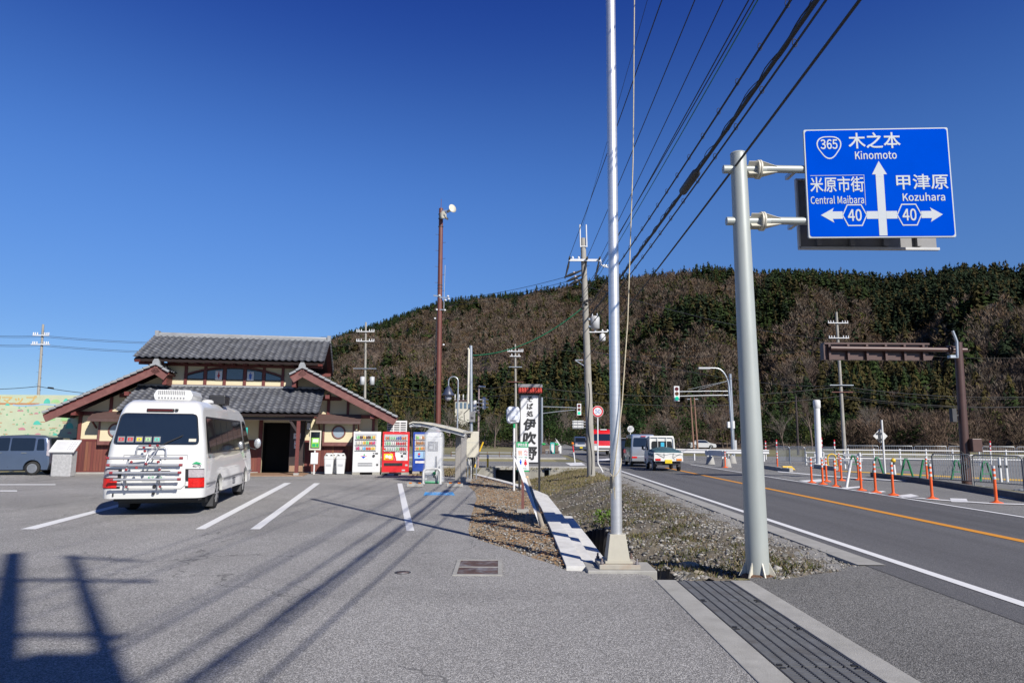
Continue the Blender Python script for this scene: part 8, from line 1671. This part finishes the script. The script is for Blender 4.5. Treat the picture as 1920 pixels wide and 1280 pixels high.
def leaf_crown(seed, h, w_, n=900, z0=0.12, ls=0.055, base=(0.03,0.05,0.012)):
    rg = random.Random(seed); V = []; F = []; K = []
    cl = [(rg.uniform(-.36,.36)*w_,rg.uniform(-.36,.36)*w_,rg.uniform(z0+0.1,0.86)*h,rg.uniform(0.16,0.32),rg.uniform(0.55,1.5)) for _ in range(11)]
    for k in range(n):
        c = cl[k%len(cl)]; a = rg.uniform(0,6.283); b = math.acos(rg.uniform(-1,1)); r = c[3]*min(h,w_*1.3)*rg.uniform(0.55,1.05)
        p = V3((c[0]+r*math.sin(b)*math.cos(a),c[1]+r*math.sin(b)*math.sin(a),max(z0*h,c[2]+r*math.cos(b))))
        s = ls*h*rg.uniform(0.6,1.4)*0.7; i = len(V)
        for _ in range(3): V.append(p+V3((rg.uniform(-1,1),rg.uniform(-1,1),rg.uniform(-1,1)))*s)
        f = c[4]*rg.uniform(0.7,1.35); K += [(base[0]*f,base[1]*f,base[2]*f,1)]*3; F.append((i,i+1,i+2))
    mb = MB(); mb.add(V,F); return mb, K
mk('twig',(0.125,0.092,0.072),0.95,var=0.3,scale=0.6); mk('twig_grey',(0.17,0.145,0.12),0.95,var=0.25,scale=0.6)
protos = []
for k in range(5):
    t = thing('bare_tree','','tree',(0,0,-50)); a, b = branch_tree(40+k,8.5); a.build('trunk','bark',t); b.build('crown','twig' if k%2 else 'twig_grey',t); protos.append(t)
ev = []
for k,(h,w_,bs) in enumerate(((5.0,4.6,(0.022,0.040,0.010)),(3.2,4.2,(0.045,0.055,0.014)),(7.0,3.6,(0.016,0.032,0.010)))):
    t = thing('evergreen_bush' if k < 2 else 'ivy_clad_tree','','bush' if k < 2 else 'tree',(0,0,-50)); m_, K = leaf_crown(90+k,h,w_,1100 if k != 1 else 900,0.02 if k < 2 else 0.1,base=bs); m_.build('crown','foliage',t,col=K)
    mb = MB(); mb.tube([(0,0,-0.3),(0.05,0,h*0.3),(0,0.05,h*0.6)],[0.14,0.1,0.04],6); mb.build('trunk','bark',t); ev.append(t)
used = set()
def place(proto, px, Y, s, label, group):
    q = at(px,830,Y); z = -0.03
    if proto.name not in used:
        used.add(proto.name); o = proto; o.location = (q.x,Y,z)
    else: o = dup(proto,(q.x,Y,z),0)
    o.rotation_euler = (0,0,random.uniform(0,6.283)); o.scale = (s,s,s*random.uniform(0.9,1.12)); tag(o,label,None,group); o['label'] = label; o['group'] = group
gT, gE = 'bare trees along the hill foot','dark evergreen bushes along the hill foot'
LB = 'bare brown winter tree in the row along the foot of the hill'; LE = 'dark green bush in the thicket along the foot of the hill'
rgp = random.Random(77)
xs_ = [640,690,735,770,800,838,865,905,935,1050,1075,1130,1165,1215,1245,1280,1320,1345,1385,1440,1470,1510,1545,1600,1640,1690,1730,1775,1850,1895,1940,1990]
for k,px in enumerate(xs_): place(protos[k%5],px+rgp.uniform(-12,12),rgp.uniform(104,124),rgp.uniform(0.75,1.2),LB,gT)
for k,px in enumerate((760,815,850,880,925,1020,1060,1150,1232,1265,1300,1420,1462,1495,1555,1615,1665,1705,1745,1790,1835,1880,1925,1975)): place(ev[k%2],px+rgp.uniform(-10,10),rgp.uniform(106,122),rgp.uniform(0.8,1.3),LE,gE)
place(ev[2],1195,96,1.05,'ivy-clad tall dark green tree above the silver van',None); ev[2]['group'] = 'ivy clad trees'; place(ev[2],1395,100,0.9,'ivy-clad dark tree beside the big sign pole','ivy clad trees'); place(ev[2],1030,110,1.1,'dark green tree behind the left traffic signal','ivy clad trees')
# green hedge on the hill road
m_, K = leaf_crown(7,2.2,11.0,1500,0.0,ls=0.10,base=(0.10,0.17,0.02)); q = at(1031,822,139); o = m_.build('hedge','foliage',None,col=K,loc=q-V3((0,0,0.6))); tag(o,'bright green clipped hedge where the hill road climbs','hedge')
# ================================================================== GRAVEL, LITTER, WEEDS
def stones(name, pts, label):
    bm = bmesh.new(); bmesh.ops.create_icosphere(bm, subdivisions=1, radius=1); base = np.array([v.co[:] for v in bm.verts]); F = [[v.index for v in f.verts] for f in bm.faces]; bm.free()
    F = np.array(F); n = len(pts); nv = len(base); V = np.empty((n,nv,3)); K = np.empty((n,nv,4))
    for i,(x,y,z,r,c) in enumerate(pts):
        sc = r*RNG.uniform(0.65,1.3,(1,3)); sc[0,2] *= 0.65; p = base*RNG.uniform(0.8,1.2,(nv,1))*sc; a = RNG.uniform(0,6.28); ca, sa = math.cos(a), math.sin(a)
        V[i,:,0] = p[:,0]*ca-p[:,1]*sa+x; V[i,:,1] = p[:,0]*sa+p[:,1]*ca+y; V[i,:,2] = p[:,2]+z+r*0.2; K[i] = (*c,1)
    FF = (F[None]+np.arange(n)[:,None,None]*nv).reshape(-1,3); me = bpy.data.meshes.new(name); me.vertices.add(n*nv); me.vertices.foreach_set('co',V.astype(np.float32).ravel()); m3 = len(FF); me.loops.add(m3*3); me.loops.foreach_set('vertex_index',FF.astype(np.int32).ravel()); me.polygons.add(m3); me.polygons.foreach_set('loop_start',np.arange(0,m3*3,3,dtype=np.int32)); me.polygons.foreach_set('loop_total',np.full(m3,3,dtype=np.int32))
    at_ = me.color_attributes.new('col','FLOAT_COLOR','POINT'); at_.data.foreach_set('color',K.astype(np.float32).ravel()); me.materials.append(MAT['stone_mix']); me.update(); me.validate(); o = bpy.data.objects.new(name,me); C.objects.link(o); return tag(o,label,'gravel',None,'stuff')
SC_ = [(0.24,0.23,0.21),(0.31,0.295,0.27),(0.17,0.165,0.15),(0.38,0.365,0.34),(0.22,0.19,0.155),(0.12,0.115,0.11)]
rg = random.Random(31); pts = []
while len(pts) < 19000:
    u = rg.random()**1.9; Y = 8.3+26*u; x0 = bank_x0(Y); x1 = 4.5+RS*(Y-8); X = rg.uniform(x0,x1); s = (X-x0)/(x1-x0)
    if s > 0.9 and rg.random() < 0.5: continue
    dens = 0.5+0.5*fb(X*1.3,Y*0.8,2)
    if s < 0.72 and rg.random() > 0.35+0.65*dens: continue
    if bank_z(X,Y) == -0.035 or (bank_z(X,Y) < -0.5 and Y < 14.6): continue
    r = rg.choice((0.010,0.012,0.014,0.018,0.024,0.034))*(1.0 if s < 0.8 else 0.6)*(1 if rg.random() > 0.01 else 1.9); pts.append((X,Y,bank_z(X,Y),r,rg.choice(SC_)))
stones('bank_gravel',pts,'loose grey gravel spilled over the bank between ditch and road')
pts = []
while len(pts) < 5200:
    u = rg.random()**1.5; Y = 8.8+22*u; X = rg.uniform(-2.6,chx(Y)-0.01)
    if inlot(X,Y): continue
    if rg.random() > 0.4+0.6*(0.5+0.5*fb(X*1.9,Y*1.4,6)): continue
    pts.append((X,Y,-0.008,rg.choice((0.009,0.012,0.016,0.022)),rg.choice(SC_)))
stones('strip_gravel',pts,'pale gravel scattered over the dirt strip beside the channel')
# leaf litter on the dirt strip and weeds on the bank
def scatter_tris(name, gen, n, mat='foliage', label=''):
    V = []; K = []
    for _ in range(n):
        r = gen()
        if r is None: continue
        tri, c = r; V += tri; K += [(*c,1)]*3
    mb = MB(); mb.add(V,[(3*i,3*i+1,3*i+2) for i in range(len(V)//3)]); o = mb.build(name,mat,None,col=K); return tag(o,label,'ground cover',None,'stuff')
def litter():
    u = rg.random()**1.4; Y = 8.9+20*u; X = rg.uniform(-2.4,chx(Y)+0.02)
    if inlot(X,Y) or fb(X*1.6,Y*1.1,8) < -0.15: return None
    s = rg.uniform(0.012,0.035); a = rg.uniform(0,6.28); p = V3((X,Y,0.006+rg.uniform(0,0.012))); q = [p+V3((math.cos(a+k*2.1)*s,math.sin(a+k*2.1)*s,rg.uniform(-.004,.012))) for k in range(3)]
    return q, rg.choice([(0.38,0.19,0.07),(0.28,0.14,0.06),(0.44,0.26,0.11),(0.2,0.12,0.06)])
scatter_tris('leaf_litter',litter,9000,label='brown dead leaves scattered on the dirt strip')
tufts = [(rg.uniform(0.02,0.8),8.4+20*rg.random()**1.5,rg.uniform(0.08,0.3)) for _ in range(190)]
def weeds():
    s0,Y0,rad = rg.choice(tufts); Y = Y0+rg.gauss(0,rad); 
    if Y < 8.3: return None
    x0 = bank_x0(Y); x1 = 4.3+RS*(Y-8); X = x0+(x1-x0)*s0+rg.gauss(0,rad)
    if X < x0 or X > x1: return None
    z = bank_z(X,Y)
    if z == -0.035 or z < -0.5: return None
    h = rg.uniform(0.02,0.085); a = rg.uniform(0,6.28); w_ = rg.uniform(0.006,0.016); l = rg.uniform(-0.06,0.06); m_ = rg.uniform(-0.06,0.06); p = V3((X,Y,z))
    return [p+V3((math.cos(a)*w_,math.sin(a)*w_,0)),p-V3((math.cos(a)*w_,math.sin(a)*w_,0)),p+V3((l,m_,h))], rg.choice([(0.09,0.095,0.03),(0.13,0.12,0.05),(0.16,0.12,0.07),(0.065,0.075,0.022),(0.20,0.16,0.10)])
scatter_tris('bank_weeds',weeds,14000,label='low weeds and dry grass growing over the ditch bank')
def verge():
    if rg.random() < 0.5: Y = rg.uniform(29,37); X = rg.uniform(-7.5,4)
    else: Y = rg.uniform(27,36.5); X = rg.uniform(0.2,4)
    if Y < 36.4 and X > chx(Y): z = bank_z(max(X,bank_x0(Y)),Y)
    else:
        if inlot(X,Y) or (X < -4.2 and Y < 33): return None
        z = -0.02
    h = rg.uniform(0.04,0.13); p = V3((X,Y,z)); w_ = 0.02
    return [p+V3((w_,0,0)),p-V3((w_,0,0)),p+V3((rg.uniform(-.08,.08),rg.uniform(-.08,.08),h))], rg.choice([(0.17,0.14,0.075),(0.12,0.115,0.045),(0.21,0.17,0.10)])
scatter_tris('verge_grass',verge,9000,label='yellowish winter grass behind the vending machines and along the ditch head')
# a clump of bright green weeds on the bank by the flagpole, and rubble
m_, K = leaf_crown(3,0.34,0.5,260,0.0,ls=0.16,base=(0.09,0.16,0.02)); q = at(1134,938,15.0); X = q.x; o = m_.build('weed_clump','foliage',None,col=K,loc=(X,15.0,bank_z(X,15.0))); tag(o,'bright green leafy weed clump on the bank left of the flagpole','weed')
for k,(px,py,r,lab) in enumerate(((1292,1052,0.13,'largest buff boulder half buried in the bank near the sign pole'),(1312,1061,0.09,'smaller pale rock beside the buff boulder near the sign pole'))):
    q = G(px,py); mb = MB(); mb.blob((0,0,0),r*0.85,k+2,2,0.22,(1.3,0.8,0.6)); o = mb.build('boulder','boulder' if mk('boulder',(0.36,0.31,0.23),0.9,var=0.25,scale=6,bump=0.6,bscale=20) else '',None,loc=(q.x,q.y,bank_z(q.x,q.y)),smooth=25); tag(o,lab,'rock')
